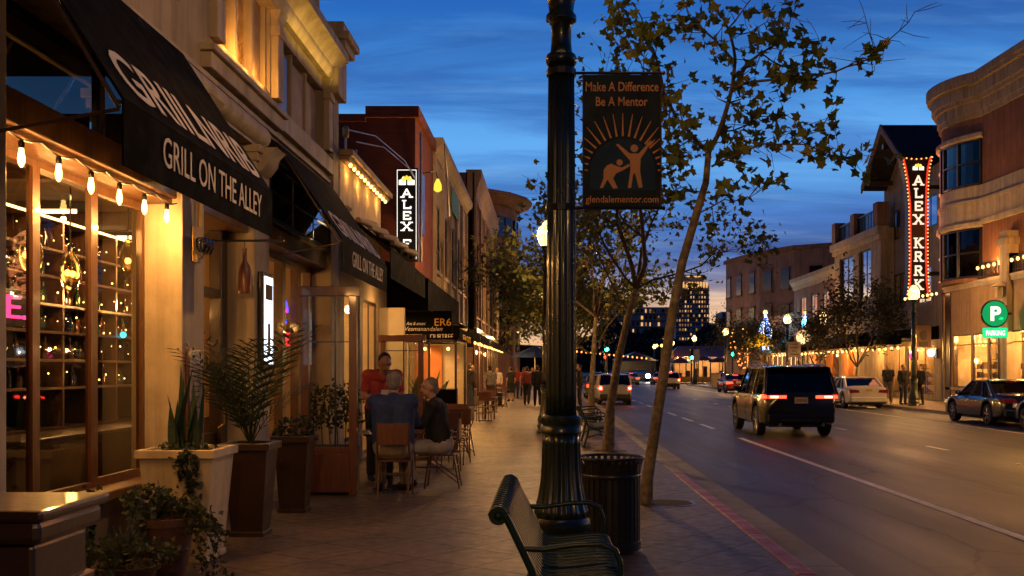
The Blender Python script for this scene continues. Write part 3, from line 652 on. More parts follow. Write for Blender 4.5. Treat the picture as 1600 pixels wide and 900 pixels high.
for k, yy in enumerate((11.6,12.8,13.9)):
    t = thing('ceiling_light', ('slot ceiling light nearest in the restaurant','slot ceiling light in the middle of the restaurant ceiling','slot ceiling light deepest in the restaurant')[k], 'ceiling light', (-5.6,yy,3.4), 'slot ceiling lights of the restaurant'); MB().box(-5.85,-5.35,yy,yy+.05,3.38,3.42).build('diffuser', MAT['lamp_core'], t); MB().box(-6.0,-5.2,yy-.04,yy+.16,3.42,3.5).build('housing', MAT['black_metal'], t)
# neon
def neon(name, s, label, mt, o, w, h, group=None):
    t = thing('neon_sign', label, 'neon sign', o)
    text('neon_letters', s, t, MAT[mt], o, (0,1,0), (0,0,1), w, h, depth=.02)
    MB().box(o[0]-.03,o[0]-.012,o[1]-w/2-.04,o[1]+w/2+.04,o[2]-.05,o[2]+h+.05).build('backing', MAT['black_metal'], t)
    return t
neon('neon', 'RE.', 'pink red neon letters in the nearest restaurant window', 'neon_pink', (-3.95,7.45,1.98), .62, .17)
neon('neon', 'SE', 'red neon sign in the restaurant window beyond the poster box', 'neon_red', (-3.85,15.0,1.95), .62, .2)
t = thing('neon_emblem', 'blue neon ring sign above the red one in the far restaurant window', 'neon sign', (-3.86,15.0,2.45))
m = MB(); m.tube([(-3.85,15.0+.17*math.cos(2*PI*k/16),2.45+.17*math.sin(2*PI*k/16)) for k in range(15)], .018, 6); m.build('ring_tube', MAT['neon_blue'], t)
MB().tube([(-3.85,14.88,2.42),(-3.85,14.95,2.53),(-3.85,15.03,2.40),(-3.85,15.1,2.5)], .014, 6).build('flourish_tube', MAT['neon_red'], t)
# light box, menu frame, bottle sign, sconce
t = thing('poster_light_box', 'tall glowing white poster box with a bottle picture on the second pier', 'light box', (FX,12.05,2.2))
MB().box(FX+.002,FX+.07,11.83,12.27,1.62,2.74).build('case', MAT['black_metal'], t, bevel=.008)
MB().box(FX+.071,FX+.075,11.87,12.23,1.67,2.69).build('lit_face', MAT['lit_cool'], t)
m = MB(); yb = 12.05
for (k, (a, z0, z1)) in enumerate(((.055,1.78,2.14),(.02,2.14,2.34))): m.box(FX+.0755,FX+.079,yb-a,yb+a,z0,z1)
m.build('bottle_print', MAT['bottle_amber'], t); MB().box(FX+.0755,FX+.079,11.9,12.2,2.42,2.6).build('title_print', MAT['tan_panel'], t)
t = thing('menu_frame', 'wood framed paper menu on the street face of the cream pier', 'menu', (FX,9.68,1.3))
MB().box(FX+.002,FX+.03,9.47,9.89,.92,1.80).build('frame', MAT['red_wood'], t, bevel=.008)
MB().box(FX+.031,FX+.034,9.51,9.85,.96,1.76).build('paper', MAT['white_paint'], t)
m = MB()
for k in range(13): m.box(FX+.0345,FX+.0365,9.56,9.56+rng.uniform(.12,.25),1.04+k*.05,1.052+k*.05)
m.build('print_lines', MAT['tan_panel'], t)
t = thing('bottle_sign', 'brown red wooden wine bottle hanging from a rod over the entry', 'sign', (-3.15,10.7,2.5))
MB().lathe([(.062,2.40),(.066,2.42),(.066,2.62),(.055,2.68),(.022,2.74),(.020,2.84),(.024,2.85),(.024,2.87)],16,(-3.16,10.7,0)).build('bottle', MAT['red_wood'], t, smooth=50)
MB().box(-3.095,-3.09,10.66,10.74,2.48,2.58).build('label_plate', MAT['tan_panel'], t)
MB().cyl((-3.16,10.7,2.87),(-3.16,10.7,2.95),.005,n=6).build('hook', MAT['black_metal'], t)
MB().tube([(-3.7,10.7,2.95),(-2.75,10.7,2.95)],.013,8).build('rod', MAT['black_metal'], t)
t = thing('wall_sconce', 'cut glass wall sconce on the street face of the cream pier', 'wall lamp', (FX,9.7,2.7))
MB().box(FX+.002,FX+.02,9.64,9.76,2.62,2.95).build('backplate', MAT['brass'], t, bevel=.006)
MB().tube([(FX+.02,9.7,2.72),(FX+.08,9.7,2.66),(FX+.11,9.7,2.72)],.012,8).build('arm', MAT['brass'], t)
m = MB()
for dy in (-.1,0,.1): m.lathe([(.02,0),(.05,.05),(.055,.12),(.04,.14)],10,(FX+.11,9.7+dy,2.70))
m.build('glass_cup', MAT['bottle_clear'], t, smooth=50)
MB().tube([(FX+.05,9.72,2.95),(FX+.05,9.72,3.3)],.02,8).build('conduit', MAT['brass'], t)

# string lights under the beam
def string_lights(name, label, pts, n, r=.03, sag=.04, drop=.09, glow='bulb_glow', lamps=0, power=3, group=None, sockets=True, vis=.007):
    p0, p1 = Vector(pts[0]), Vector(pts[1]); t = thing(name, label, 'string lights', (p0+p1)/2, group)
    path = []; bl = []
    for i in range(n*4+1):
        u = i/(n*4); q = p0.lerp(p1, u); q.z -= sag*abs(math.sin(u*n*PI)); path.append(q)
    MB().tube(path, vis, 6).build('wire', MAT['black_metal'], t)
    for i in range(n):
        q = p0.lerp(p1, (i+.5)/n); q.z -= sag
        if lamps: lamp('bulb_light', 'POINT', (q.x,q.y,q.z-.215), power, WARM, .02, parent=t)
        if sockets:
            s = MB().lathe([(.008,.0),(.02,-.012),(.02,-.05),(.016,-.055)],10,(q.x,q.y,q.z)).build('socket', MAT['black_metal'], t, smooth=50)
            MB().lathe([(.014,-.055),(r*.75,-.085),(r,-.12),(r*.85,-.15),(r*.4,-.172),(.004,-.178)],12,(q.x,q.y,q.z)).build('bulb', MAT[glow], t, smooth=80)
        else:
            MB().ell((q.x,q.y,q.z-r),(r,r,r*1.2),8,6).build('bulb', MAT[glow], t, smooth=180)
    return t
string_lights('string_lights', 'six glowing teardrop bulbs strung under the brown beam above the near windows', ((-3.38,6.33,3.12),(-3.38,9.35,3.12)), 6, r=.024, lamps=1, power=19)

# ---- awnings
def slope_awning(label, y0, y1, line1, line2, zt=4.5, zb=2.82, zv=3.22, xo=-2.52, xi=FX+.01, group='black lettered awnings of the restaurant'):
    t = thing('awning', label, 'awning', ((xo+xi)/2, (y0+y1)/2, zb), group)
    c = MB(); th = .012
    c.add([(xi,y0,zt),(xo,y0,zv),(xo,y1,zv),(xi,y1,zt),(xi,y0,zt-th),(xo-th,y0,zv-th),(xo-th,y1,zv-th),(xi,y1,zt-th)],
          [(0,1,2,3),(7,6,5,4),(0,4,5,1),(2,6,7,3),(1,5,6,2),(3,7,4,0)])
    c.build('canopy', MAT['black_canvas'], t)
    MB().box(xo-.014,xo-.002,y0,y1,zb,zv-.004).build('valance', MAT['black_canvas'], t)
    # far end gusset, frame tubes, rafters
    if y1 < 12: MB().prism([(xi,zt-.03),(xo-.02,zv-.03),(xo-.02,zb),(xi,zb+.5)], 'y', y1-.008, y1-.002).build('end_panel', MAT['black_canvas'], t)
    for yy in [y0+.02, y0 + (y1-y0)/3, y0 + 2*(y1-y0)/3, y1-.05]:
        MB().tube([(xi+.02,yy,zt-.05),(xo-.04,yy,zv-.05)],.014,8).build('rafter', MAT['bronze'], t)
    MB().tube([(xi+.02,y0+.02,zb+.2),(xo-.04,y0+.02,zv-.06)],.012,8).build('strut', MAT['bronze'], t)
    MB().tube([(xo-.03,y0,zv-.02),(xo-.03,y1,zv-.02)],.014,8).build('front_bar', MAT['black_metal'], t)
    sd = Vector((xi-xo,0,zt-zv)).normalized()
    w = (y1-y0)
    text('lettering', line2, t, MAT['sign_white'], (xo+.002,(y0+y1)/2+.12,zb+.12), (0,1,0), (0,0,1), w*.70, .20, depth=.003)
    text('lettering', line1, t, MAT['sign_white'], Vector((xo,(y0+y1)/2+.05,zv)) + sd*.10 + Vector((.004,0,.004)), (0,1,0), sd, w*.88, .40, bold=.012, depth=.003)
    return t
slope_awning('nearest black canvas awning with white GRILL lettering along its valance', 6.1, 9.4, 'GRIILNRIB', 'GRILL ON THE ALLEY')
slope_awning('second black canvas awning with small white GRILL lettering, beyond the bottle sign', 12.6, 16.1, 'GRIILNRIB', 'GRILL ON THE ALLEY', zt=4.42)
t = thing('awning', 'plain black awning with folded canvas under the string lit parapet', 'awning', (-2.9,19,3.6))
c = MB(); c.add([(FX,16.7,4.2),(-2.55,16.7,3.62),(-2.55,21.4,3.55),(FX,21.4,4.12),(FX,16.7,4.17),(-2.56,16.7,3.59),(-2.56,21.4,3.52),(FX,21.4,4.09)], [(0,1,2,3),(7,6,5,4),(0,4,5,1),(2,6,7,3),(1,5,6,2),(3,7,4,0)]); c.build('canopy', MAT['black_canvas'], t)
MB().box(-2.565,-2.55,16.7,21.4,3.1,3.56).build('valance', MAT['black_canvas'], t)
m = MB()
for k in range(5): m.tube([(FX+.1+.12*k,17.6+.5*k,4.18-.07*k),(FX+.2+.13*k,18.6+.4*k,4.22-.08*k),(FX+.1+.12*k,20.9,4.14-.06*k)],[.05,.08,.05],8)
m.build('folded_canvas', MAT['tan_panel'], t, smooth=60)
t = thing('awning', 'box shaped black awning past the folded one', 'awning', (-3,25,3))
MB().box(-3.95,-2.5,21.5,29.0,2.86,3.52).build('canopy', MAT['black_canvas'], t)
MB().add([(-3.4,21.5,3.9),(-2.5,21.5,3.52),(-2.5,29,3.52),(-3.4,29,3.9),(-3.4,21.5,3.52),(-3.4,29,3.52)],[(0,1,2,3),(0,4,1),(3,2,5),(0,3,5,4),(1,4,5,2)]).build('roof', MAT['black_canvas'], t)

# ---- low string-lit building
b2 = thing('low_shop_building', 'one storey cream shop whose parapet is washed by a row of bulbs', 'building', (-6,18.5,0))
MB().facade('x', FX, -.07, 16.52, 20.6, 0, 5.0, [(16.9,18.3,.4,2.9),(18.6,20.2,.05,2.9)]).box(-9,FX-.07,20.3,20.6,0,5.0).box(-9,FX-.07,16.52,16.8,3.2,5).build('wall', MAT['cream_stucco'], b2)
MB().box(-3.75,FX+.16,16.52,20.7,5.0,5.06).box(-3.75,FX+.22,16.5,20.75,5.06,5.16).build('coping', MAT['tan_panel'], b2, bevel=.01)
window(b2, 'x', FX-.04, 16.9, 18.3, .4, 2.9, 'black_metal', 'shop_glass', 2, 1, dp=.04); window(b2, 'x', FX-.04, 18.6, 20.2, .05, 2.9, 'dark_wood', 'shop_glass', 2, 1, name='door', dp=.04)
MB().box(-7,-6.9,16.5,20.3,0,3.2).box(-7,-3.7,16.53,16.6,0,3.2).build('interior_wall', MAT['plaster_light'], b2); MB().box(-7,-3.66,16.6,20.3,3.2,3.3).build('ceiling', MAT['plaster_light'], b2)
lamp('room_lamp', 'POINT', (-4.6,18.4,2.7), 160, WARM2, .15, parent=b2)
string_lights('string_lights', 'row of bare bulbs along the parapet of the low cream shop', ((FX+.13,16.6,4.98),(FX+.13,20.55,4.98)), 12, r=.03, sag=.0, glow='bulb_small', sockets=False)
for yy in (17.1,18.1,19.1,20.1): lamp('parapet_lamp', 'POINT', (FX+.13,yy,4.86), 4.5, GOLD, .03, parent=b2)
for (px, Y) in ((566, 18.3), (588, 19.3)):
    x = -3.6; zt = Zp(212 if px < 580 else 205, Y)
    t = thing('roof_mast', 'short steel roof mast with capped lantern on the low shop' if px < 580 else 'taller bare roof mast with a curved wire on the low shop', 'mast', (x, Y, 5.0))
    MB().cyl((x,Y,5.0),(x,Y,5.75),.022).build('post', MAT['steel'], t)
    if px < 580: MB().lathe([(.05,5.75),(.06,5.78),(.06,5.92),(.02,5.97)],10,(x,Y,0)).build('lantern_head', MAT['brass'], t)
    MB().tube([(x,Y,5.9),(x+.3,Y+1.4,6.1),(x+.5,Y+4,6.15),(x+.4,26,6.2)],.012,6).build('wire', MAT['steel'], t)

# ---- brick theatre and its blade sign
b3 = thing('brick_building', 'tall red brick theatre wall behind the small vertical sign', 'building', (-8,28,0))
MB().box(-24,FX,26,30,3.5,8.0).box(-24,-6.2,26,30,0,3.5).build('wall', MAT['red_brick'], b3)
MB().box(-24,-4.6,25.9,30.1,7.9,8.08).box(-4.6,FX+.1,25.9,30.1,8.0,8.28).build('parapet', MAT['red_brick'], b3)
MB().box(FX+.002,FX+.05,27,27.6,5.2,6.8).build('window', MAT['dark_wood'], b3)
lamp('wall_wash', 'SPOT', (-3.0,24.6,4.6), 60, WARM, .1, (R(115),0,R(25)), b3, spot=120)
MB().tube([(-2.9,29,8.0),(-2.85,29.2,7.1),(-2.8,29.3,6.0)],.035,8).build('drain_pipe', MAT['steel'], b3)
t = thing('wall_lantern', 'small amber lantern on the corner of the brick theatre', 'wall lamp', (-3.0,28,6.3)); yl = 27.6
MB().tube([(FX,yl,6.9),(-3.0,yl,6.95),(-2.95,yl,6.75)],.02,8).build('arm', MAT['black_metal'], t); MB().lathe([(.03,6.75),(.10,6.6),(.11,6.45),(.05,6.4)],10,(-2.95,yl,0)).build('shade', MAT['lit_yellow'], t)
# slab letters drawn stroke by stroke
SLAB = {'A': ([((.08,0),(.5,1)),((.92,0),(.5,1)),((.24,.34),(.76,.34))], [(.08,0),(.92,0)]), 'L': ([((.25,0),(.25,1)),((.25,.05),(.9,.05)),((.9,.05),(.9,.25))], [(.25,1)]),
        'E': ([((.22,0),(.22,1)),((.22,.05),(.88,.05)),((.22,.5),(.7,.5)),((.22,.95),(.88,.95)),((.88,.05),(.88,.25)),((.88,.75),(.88,.95))], []), 'X': ([((.1,0),(.9,1)),((.9,0),(.1,1))], [(.1,0),(.9,0),(.1,1),(.9,1)]),
        'K': ([((.22,0),(.22,1)),((.22,.45),(.85,1)),((.4,.6),(.88,0))], [(.22,0),(.22,1),(.88,0),(.85,1)]), 'R': ([((.22,0),(.22,1)),((.22,.95),(.7,.95)),((.7,.95),(.82,.75)),((.82,.75),(.7,.52)),((.7,.52),(.22,.52)),((.5,.52),(.88,0))], [(.22,0),(.9,0)]),
        'F': ([((.22,0),(.22,1)),((.22,.5),(.68,.5)),((.22,.95),(.88,.95)),((.88,.75),(.88,.95))], [(.22,0)])}
def slab(ch, parent, mt, x, z, w, h, y, stroke=.15):
    m = MB(); k = [0]
    def seg(a, b, t):
        p = Vector((x + a[0]*w, y - .0006*k[0], z + a[1]*h)); q = Vector((x + b[0]*w, y - .0006*k[0], z + b[1]*h)); k[0] += 1
        d = (q-p); l = d.length; d.normalize(); ang = math.atan2(d.z, d.x)
        m.obox((p+q)/2, (l + t*.5, .012, t), Matrix.Rotation(-ang, 3, 'Y'))
    st, se = SLAB[ch]
    for a, b in st: seg(a, b, stroke*w)
    for (a, b) in se: seg((a-.19, b), (a+.19, b), stroke*w*.75)
    return m.build('letter', MAT[mt], parent)
def emblem(parent, x, y, z, s):
    m = MB()
    for dx in (-1, 1):
        m.prism([(x+dx*s*.1,z),(x+dx*s*.9,z),(x+dx*s*.9,z+s*.55),(x+dx*s*.6,z+s*.62),(x+dx*s*.45,z+s*.95),(x+dx*s*.1,z+s*.8)],'y',y-.01,y)
    m.build('emblem_wing', MAT['letter_white'], parent)
    m = MB()
    for k in range(5):
        a = R(20+35*k); m.ell((x+.42*s*math.cos(a), y-.014, z+.45*s+.38*s*math.sin(a)), (s*.26,.006,s*.15), 8, 6, Matrix.Rotation(-a,3,'Y'))
    m.build('emblem_flower', MAT['lit_yellow'], parent)
bs = thing('vertical_sign', 'slim black vertical sign with white ALEX letters on the left side brick theatre', 'sign', (-3.44,24.5,4.4)); Ys = 24.5
x0, x1 = X(618,Ys), X(653,Ys)
MB().box(x0,x1,Ys,Ys+.22,4.2,Zp(262,Ys)).build('cabinet', MAT['black_metal'], bs, bevel=.01)
bd = MB(); zt = Zp(262,Ys)
for (a,b,c,d) in ((x0+.035,x0+.047,4.25,zt-.05),(x1-.047,x1-.035,4.25,zt-.05),(x0+.047,x1-.047,zt-.062,zt-.05)): bd.box(a,b,Ys-.006,Ys,c,d)
bd.build('border', MAT['letter_white'], bs)
emblem(bs, (x0+x1)/2, Ys-.001, Zp(289,Ys), .21)
for ch, py in zip('ALEX', (308,326,343,360)): slab(ch, bs, 'letter_white', (x0+x1)/2-.12, Zp(py,Ys), .24, .19, Ys-.008)
slab('F', bs, 'letter_white', (x0+x1)/2-.12, Zp(387,Ys), .24, .19, Ys-.008)
for zz in (5.0,6.2): MB().box(x1-.3,x1-.2,Ys+.2,26.0,zz,zz+.08).build('bracket', MAT['black_metal'], bs)
MB().cyl((x1+.06,Ys+.1,4.2),(x1+.06,Ys+.1,7.3),.03).build('pole', MAT['steel'], bs)

# ---- further left blocks
def block(name, label, y0, y1, zt, wall, xf=FX, depth=12, bays=4, rows=((3.9,6.4),), sill='pale_trim', win='tower_glass', frame='black_metal', cornice=.35, ground=True, glow=30, awn=None, fw=.06, lit=()):
    b = thing(name, label, 'building', (xf-3, (y0+y1)/2, 0)); L_ = y1-y0; bw = L_/bays; holes = []
    for i in range(bays):
        a = y0 + bw*i + bw*.18; c = y0 + bw*(i+1) - bw*.18
        for (z0, z1) in rows: holes.append((a, c, z0, z1))
        if ground: holes.append((y0 + bw*i + bw*.1, y0 + bw*(i+1) - bw*.1, .35, 2.75))
    MB().facade('x', xf, -.07, y0, y1, 0, zt, holes).box(xf-depth, xf-.3, y0, y0+.3, 0, zt).box(xf-depth, xf-.3, y1-.3, y1, 0, zt).box(xf-depth, xf-.3, y0+.3, y1-.3, zt-.5, zt-.3).build('wall', MAT[wall], b)
    MB().prism([(xf-.35,zt-cornice),(xf+.06,zt-cornice),(xf+.12,zt-cornice*.6),(xf+.28,zt-cornice*.2),(xf+.30,zt),(xf+.30,zt+.12),(xf-.35,zt+.12)],'y',y0,y1).build('cornice', MAT[sill], b)
    for i in range(bays+1):
        yy = y0 + bw*i; MB().box(xf-.05, xf+.1, max(y0,yy-.14), min(y1,yy+.14), 3.4, zt-cornice-.02).build('pilaster', MAT[sill], b)
    for k, h in enumerate(holes):
        g = h[2] < 1
        window(b, 'x', xf-.045, *h, frame if not g else 'dark_wood', 'shop_glass' if g else win, 2, 1 if g else 3, fw=fw, dp=.04)
        if not g: MB().box(xf-.1, xf+.08, h[0]-.06, h[1]+.06, h[2]-.12, h[2]-.01).build('sill', MAT[sill], b)
    if ground:
        MB().box(xf-5, xf-4.9, y0+.3, y1-.3, 0, 3.2).build('interior_wall', MAT['plaster_light'], b); MB().box(xf-5, xf-.31, y0+.3, y1-.3, 3.2, 3.3).build('ceiling', MAT['plaster_light'], b)
        n = max(1, int(L_/6))
        for i in range(n): lamp('room_lamp', 'POINT', (xf-1.8, y0 + L_*(i+.5)/n, 2.6), glow, WARM2, .2, parent=b)
        MB().box(xf-.02, xf+.12, y0, y1, 2.95, 3.35).build('fascia', MAT['dark_wood'], b)
    return b
b4 = block('beige_building', 'beige three storey building with tall dark windows beyond the brick theatre', 30.02, 42, 8.3, 'cream_stucco', bays=5, rows=((4.6,6.6),), sill='pale_trim', glow=400)
MB().box(FX+.105,FX+.13,34.6,37.4,7.0,7.8).build('vine_panel', MAT['vine_green'], b4)
lamp('wall_wash', 'SPOT', (-2.2,40.5,4.2), 90, GOLD, .1, (R(150),0,R(90)), b4, spot=110)
lamp('wall_wash', 'SPOT', (-2.3,33,3.6), 60, WARM, .1, (R(160),0,R(90)), b4, spot=120)
b5 = block('cornice_brick_building', 'dark brick building with deep stepped cornice on the left row', 43, 59, 9.9, 'brown_brick', xf=-3.06, bays=5, rows=((3.9,7.2),), sill='tan_panel', cornice=1.1, glow=400)
b7 = block('row_building', 'plain tan shop building behind the street trees on the left row', 59.1, 69, 7.5, 'tan_panel', bays=4, rows=((4.2,6.2),), glow=500)
b8 = block('row_building', 'far tan shop building at the end of the left row', 96, 112, 8, 'beige_stucco', bays=5, rows=((4.2,6.4),), glow=500)
b6 = thing('tower_building', 'rounded stone corner tower with flat overhanging roof at the end of the left row', 'building', (-8,80,0)); cx0, cy0, r0 = -9.4, 82.0, 7.0
m = MB().lathe([(r0,0),(r0,14.2)],20,(cx0,cy0,0)); m.box(-24,-9,78,95,0,14.2); m.build('wall', MAT['rose_stucco'], b6)
MB().lathe([(r0+.25,14.2),(r0+.9,14.7),(r0+1.2,14.75),(r0+1.2,15.0),(r0*.6,15.6)],20,(cx0,cy0,0)).build('roof', MAT['rose_stucco'], b6)
for k in range(7):
    a = R(-95 + 22*k)
    for z0, z1 in ((3,6.2),(6.8,9.9),(11.8,13.3)):
        u = MB(); c = Vector((cx0+(r0-.02)*math.cos(a), cy0+(r0-.02)*math.sin(a), (z0+z1)/2)); u.obox(c, (.2,1.9,z1-z0), Matrix.Rotation(a,3,'Z')); w_ = u.build('window', MAT['tower_glass'], b6)
        f = MB(); c2 = c + Vector((.06*math.cos(a),.06*math.sin(a),0)); f.obox(c2,(.2,.08,z1-z0),Matrix.Rotation(a,3,'Z')); f.obox(c2,(.2,1.9,.1),Matrix.Rotation(a,3,'Z')); f.build('frame', MAT['black_metal'], w_)
m = MB()
for k in range(8):
    a = R(-106+22*k); m.obox((cx0+(r0+.08)*math.cos(a), cy0+(r0+.08)*math.sin(a), 5.6),(.25,.42,11.2),Matrix.Rotation(a,3,'Z'))
m.lathe([(r0+.25,10.5),(r0+.3,10.6),(r0+.3,11.0),(r0+.2,11.1)],20,(cx0,cy0,0)); m.build('pilaster', MAT['pink_stucco'], b6)
# left row awnings and shop signs further on
def flat_awning(label, x0, x1, y0, y1, z0, z1, group, mt='black_canvas', slope=.5):
    t = thing('awning', label, 'awning', ((x0+x1)/2,(y0+y1)/2,z0), group)
    out, inn = (x1, x0) if x0 < 0 else (x0, x1)
    MB().add([(inn,y0,z1),(out,y0,z0+.3),(out,y1,z0+.3),(inn,y1,z1),(inn,y0,z0+.25),(inn,y1,z0+.25)],[(0,1,2,3),(0,4,1),(3,2,5),(1,4,5,2),(0,3,5,4)]).build('canopy', MAT[mt], t)
    MB().box(out-.01,out+.01,y0,y1,z0,z0+.3).build('valance', MAT[mt], t); return t
for i, (a, b) in enumerate(((30.5,36),(36.4,41.6),(43.4,50),(50.5,58),(60,68))):
    flat_awning(('black shop awning just past the black hanging signs','black shop awning by the walking man in grey','black shop awning under the stepped brick cornice','black shop awning beyond the dining crowd','farthest black shop awning before the stone tower')[i], -3.3, -2.35, a, b, 2.55, 3.35, 'black awnings along the left row of shops')
t = thing('blue_umbrella', 'blue cafe umbrella far down the left pavement', 'umbrella', (-.6,64,0))
MB().lathe([(1.5,2.35),(1.0,2.65),(.05,3.05)],8,(-.75,62,0),caps=False).build('canopy', MAT.get('blue_cloth') or mat('blue_cloth',(.03,.07,.25),.8), t); MB().cyl((-.75,62,0),(-.75,62,3.0),.03).build('pole', MAT['steel'], t)
# hanging signs over the pavement
t = thing('shop_sign', 'wide black hanging board with white script and yellow letters over the left pavement', 'sign', (-2.9,22.6,2.7)); Yh = 22.4
xa, xb = X(629,Yh), X(706,Yh); MB().box(xa,xb,Yh,Yh+.08,Zp(522,Yh),Zp(486,Yh)).build('board', MAT['black_canvas'], t)
text('lettering', 'Vesmanandalen', t, MAT['white_paint'], (X(662,Yh),Yh-.006,Zp(517,Yh)), (1,0,0), (0,0,1), .82, .09, shear=.3, depth=.003)
text('lettering', 'Ana & amoni', t, MAT['white_paint'], (X(650,Yh),Yh-.006,Zp(508,Yh)), (1,0,0), (0,0,1), .42, .07, shear=.3, depth=.003)
text('lettering', 'ER6', t, MAT['sign_yellow'], (X(692,Yh),Yh-.006,Zp(509,Yh)), (1,0,0), (0,0,1), .36, .16, depth=.003)
MB().cyl((xa+.2,Yh+.04,Zp(486,Yh)),(xa+.2,Yh+.04,2.92),.012).cyl((xb-.2,Yh+.04,Zp(486,Yh)),(xb-.2,Yh+.04,2.92),.012).build('hanger', MAT['black_metal'], t)
t = thing('shop_sign', 'lower black box sign with white capitals under the hanging board', 'sign', (-2.8,25.5,2.4)); Yh = 24.6
xa, xb = X(660,Yh), X(718,Yh); z0, z1 = Zp(536,Yh), Zp(513,Yh); MB().box(xa,xb,Yh,29,z0,z1).build('box', MAT['black_canvas'], t)
text('lettering', 'OURTREE', t, MAT['white_paint'], (X(690,Yh),Yh-.006,Zp(530,Yh)), (1,0,0), (0,0,1), .55, .13, depth=.003)
text('lettering', 'SEA CUTS', t, MAT['sign_yellow'], (xb+.006,26.8,z0+.08), (0,1,0), (0,0,1), 2.6, .16, depth=.003)
MB().cyl((xa+.1,Yh+.3,z1),(xa+.1,Yh+.3,2.86),.012).cyl((xb-.1,28,z1),(xb-.1,28,2.86),.012).build('hanger', MAT['black_metal'], t)
# shop behind the patio, lit cream (between low shop and brick theatre it opens as a glazed front)
b9 = thing('glazed_shop', 'brightly lit cream glazed shopfront under the black box awning', 'building', (-4.6,25,0))
MB().facade('x', FX-.02, -.06, 20.62, 30.0, 0, 3.5, [(20.9,22.6,.3,2.8),(22.8,25.2,.3,2.8),(25.4,27.4,.1,2.8),(27.6,29.8,.3,2.8)]).build('wall', MAT['plaster_light'], b9)
for h in ((20.9,22.6,.3,2.8),(22.8,25.2,.3,2.8),(25.4,27.4,.1,2.8),(27.6,29.8,.3,2.8)): window(b9, 'x', FX-.05, *h, 'black_metal', 'shop_glass', 1, 1, fw=.06, dp=.03)
MB().box(-6.1,-6.0,20.62,29.9,0,3.3).build('interior_wall', MAT['plaster_light'], b9); MB().box(-6,FX-.17,20.62,29.9,3.3,3.4).build('ceiling', MAT['plaster_light'], b9)
for yy in (21.8, 24.2): lamp('room_lamp', 'POINT', (-4.5,yy,2.8), 330, WARM2, .2, parent=b9)
lamp('room_lamp', 'POINT', (-3.9,28,2.5), 20, (1,.5,.2), .2, parent=b9)
MB().box(FX+.0,-2.85,20.42,20.55,0,2.84).build('return_wall', MAT['plaster_light'], b9); lamp('awning_lamp', 'POINT', (-3.0,19.5,2.75), 16, WARM2, .08, parent=b9)
gp = thing('glazed_porch', 'cream lit glazed porch with dark posts standing out over the left pavement', 'porch', (-2.7,24.2,0)); f = MB()
for x, y in ((-3.3,23.0),(-2.68,23.0),(-2.08,23.0),(-2.08,25.5)): f.box(x,x+.05,y,y+.05,0,2.28)
f.box(-3.3,-2.03,23.0,23.05,2.22,2.28); f.box(-2.08,-2.03,23.05,25.5,2.22,2.28); f.box(-3.3,-2.03,23.0,23.05,.55,.62); f.build('frame', MAT['dark_wood'], gp)
MB().quad((-3.25,23.02,.62),(-2.08,23.02,.62),(-2.08,23.02,2.22),(-3.25,23.02,2.22)).quad((-2.05,23.05,.62),(-2.05,25.5,.62),(-2.05,25.5,2.22),(-2.05,23.05,2.22)).build('pane', MAT['shop_glass'], gp, norm=False)
MB().box(-3.3,-2.02,25.55,25.7,0,2.3).build('rear_panel', MAT['plaster_light'], gp); MB().box(-3.3,-2.62,25.50,25.545,.1,2.2).build('orange_panel', MAT['orange_panel'], gp); MB().box(-3.32,-2.0,22.98,25.7,2.285,2.32).build('roof', MAT['black_canvas'], gp); MB().box(-3.28,-2.05,23.01,23.04,0,.55).build('kick_panel', MAT['dark_wood'], gp)
for x in (-2.9,-2.35): lamp('porch_lamp', 'POINT', (x,24.3,2.05), 16, WARM2, .06, parent=gp)
MB().ell((-2.9,24.3,2.1),.04,8,6).build('bulb', MAT['bulb_small'], gp, smooth=180); MB().ell((-2.35,24.3,2.1),.04,8,6).build('bulb', MAT['bulb_small'], gp, smooth=180)
string_lights('string_lights', 'bulb string under the far left awnings', ((-2.5,31,2.62),(-2.5,58,2.7)), 15, r=.04, sag=.06, glow='bulb_far', sockets=False)
for yy in (33, 39, 46, 53, 60): lamp('awning_lamp', 'POINT', (-2.6,yy,2.5), 130, WARM, .08)
# ------------------------------------------------------------------ right side of the street
RX = 20.4
r1 = thing('corner_tower_building', 'brown rounded corner building with beige bands and terrace at far right', 'building', (24, 45, 0))
TX, TY, TR = 22.9, 49.5, 3.6
def arc(rad, a0, a1, n): return [(TX + rad*math.cos(R(a0 + (a1-a0)*k/n)), TY + rad*math.sin(R(a0 + (a1-a0)*k/n))) for k in range(n+1)]
# plan outline of the upper floors: flat street face then the round corner
def plan(off):
    r = TR + off
    return [(30,30),(RX+.45-off,30)] + [(TX + r*math.cos(R(a)), TY + r*math.sin(R(a))) for a in [218-9*k for k in range(16)]] + [(30, TY+r)]
def band(z0, z1, off, name, m):
    b = MB(); b.prism(plan(off), 'z', z0, z1); return b.build(name, MAT[m], r1, smooth=35)
band(5.72, 13.3, 0, 'upper_wall', 'brown_stucco')
band(8.55, 9.35, .10, 'belt_band', 'pale_trim'); band(9.35, 9.5, .18, 'belt_band', 'pale_trim'); band(9.5, 10.15, .06, 'belt_band', 'pale_trim'); band(8.3, 8.55, .16, 'belt_band', 'pale_trim')
for z0, z1, o in ((13.3,13.55,.12),(13.55,14.0,.2),(14.0,14.2,.34),(14.2,14.75,.46),(14.75,14.95,.66),(14.95,15.25,.72)): band(z0, z1, o, 'cornice', 'beige_stucco')
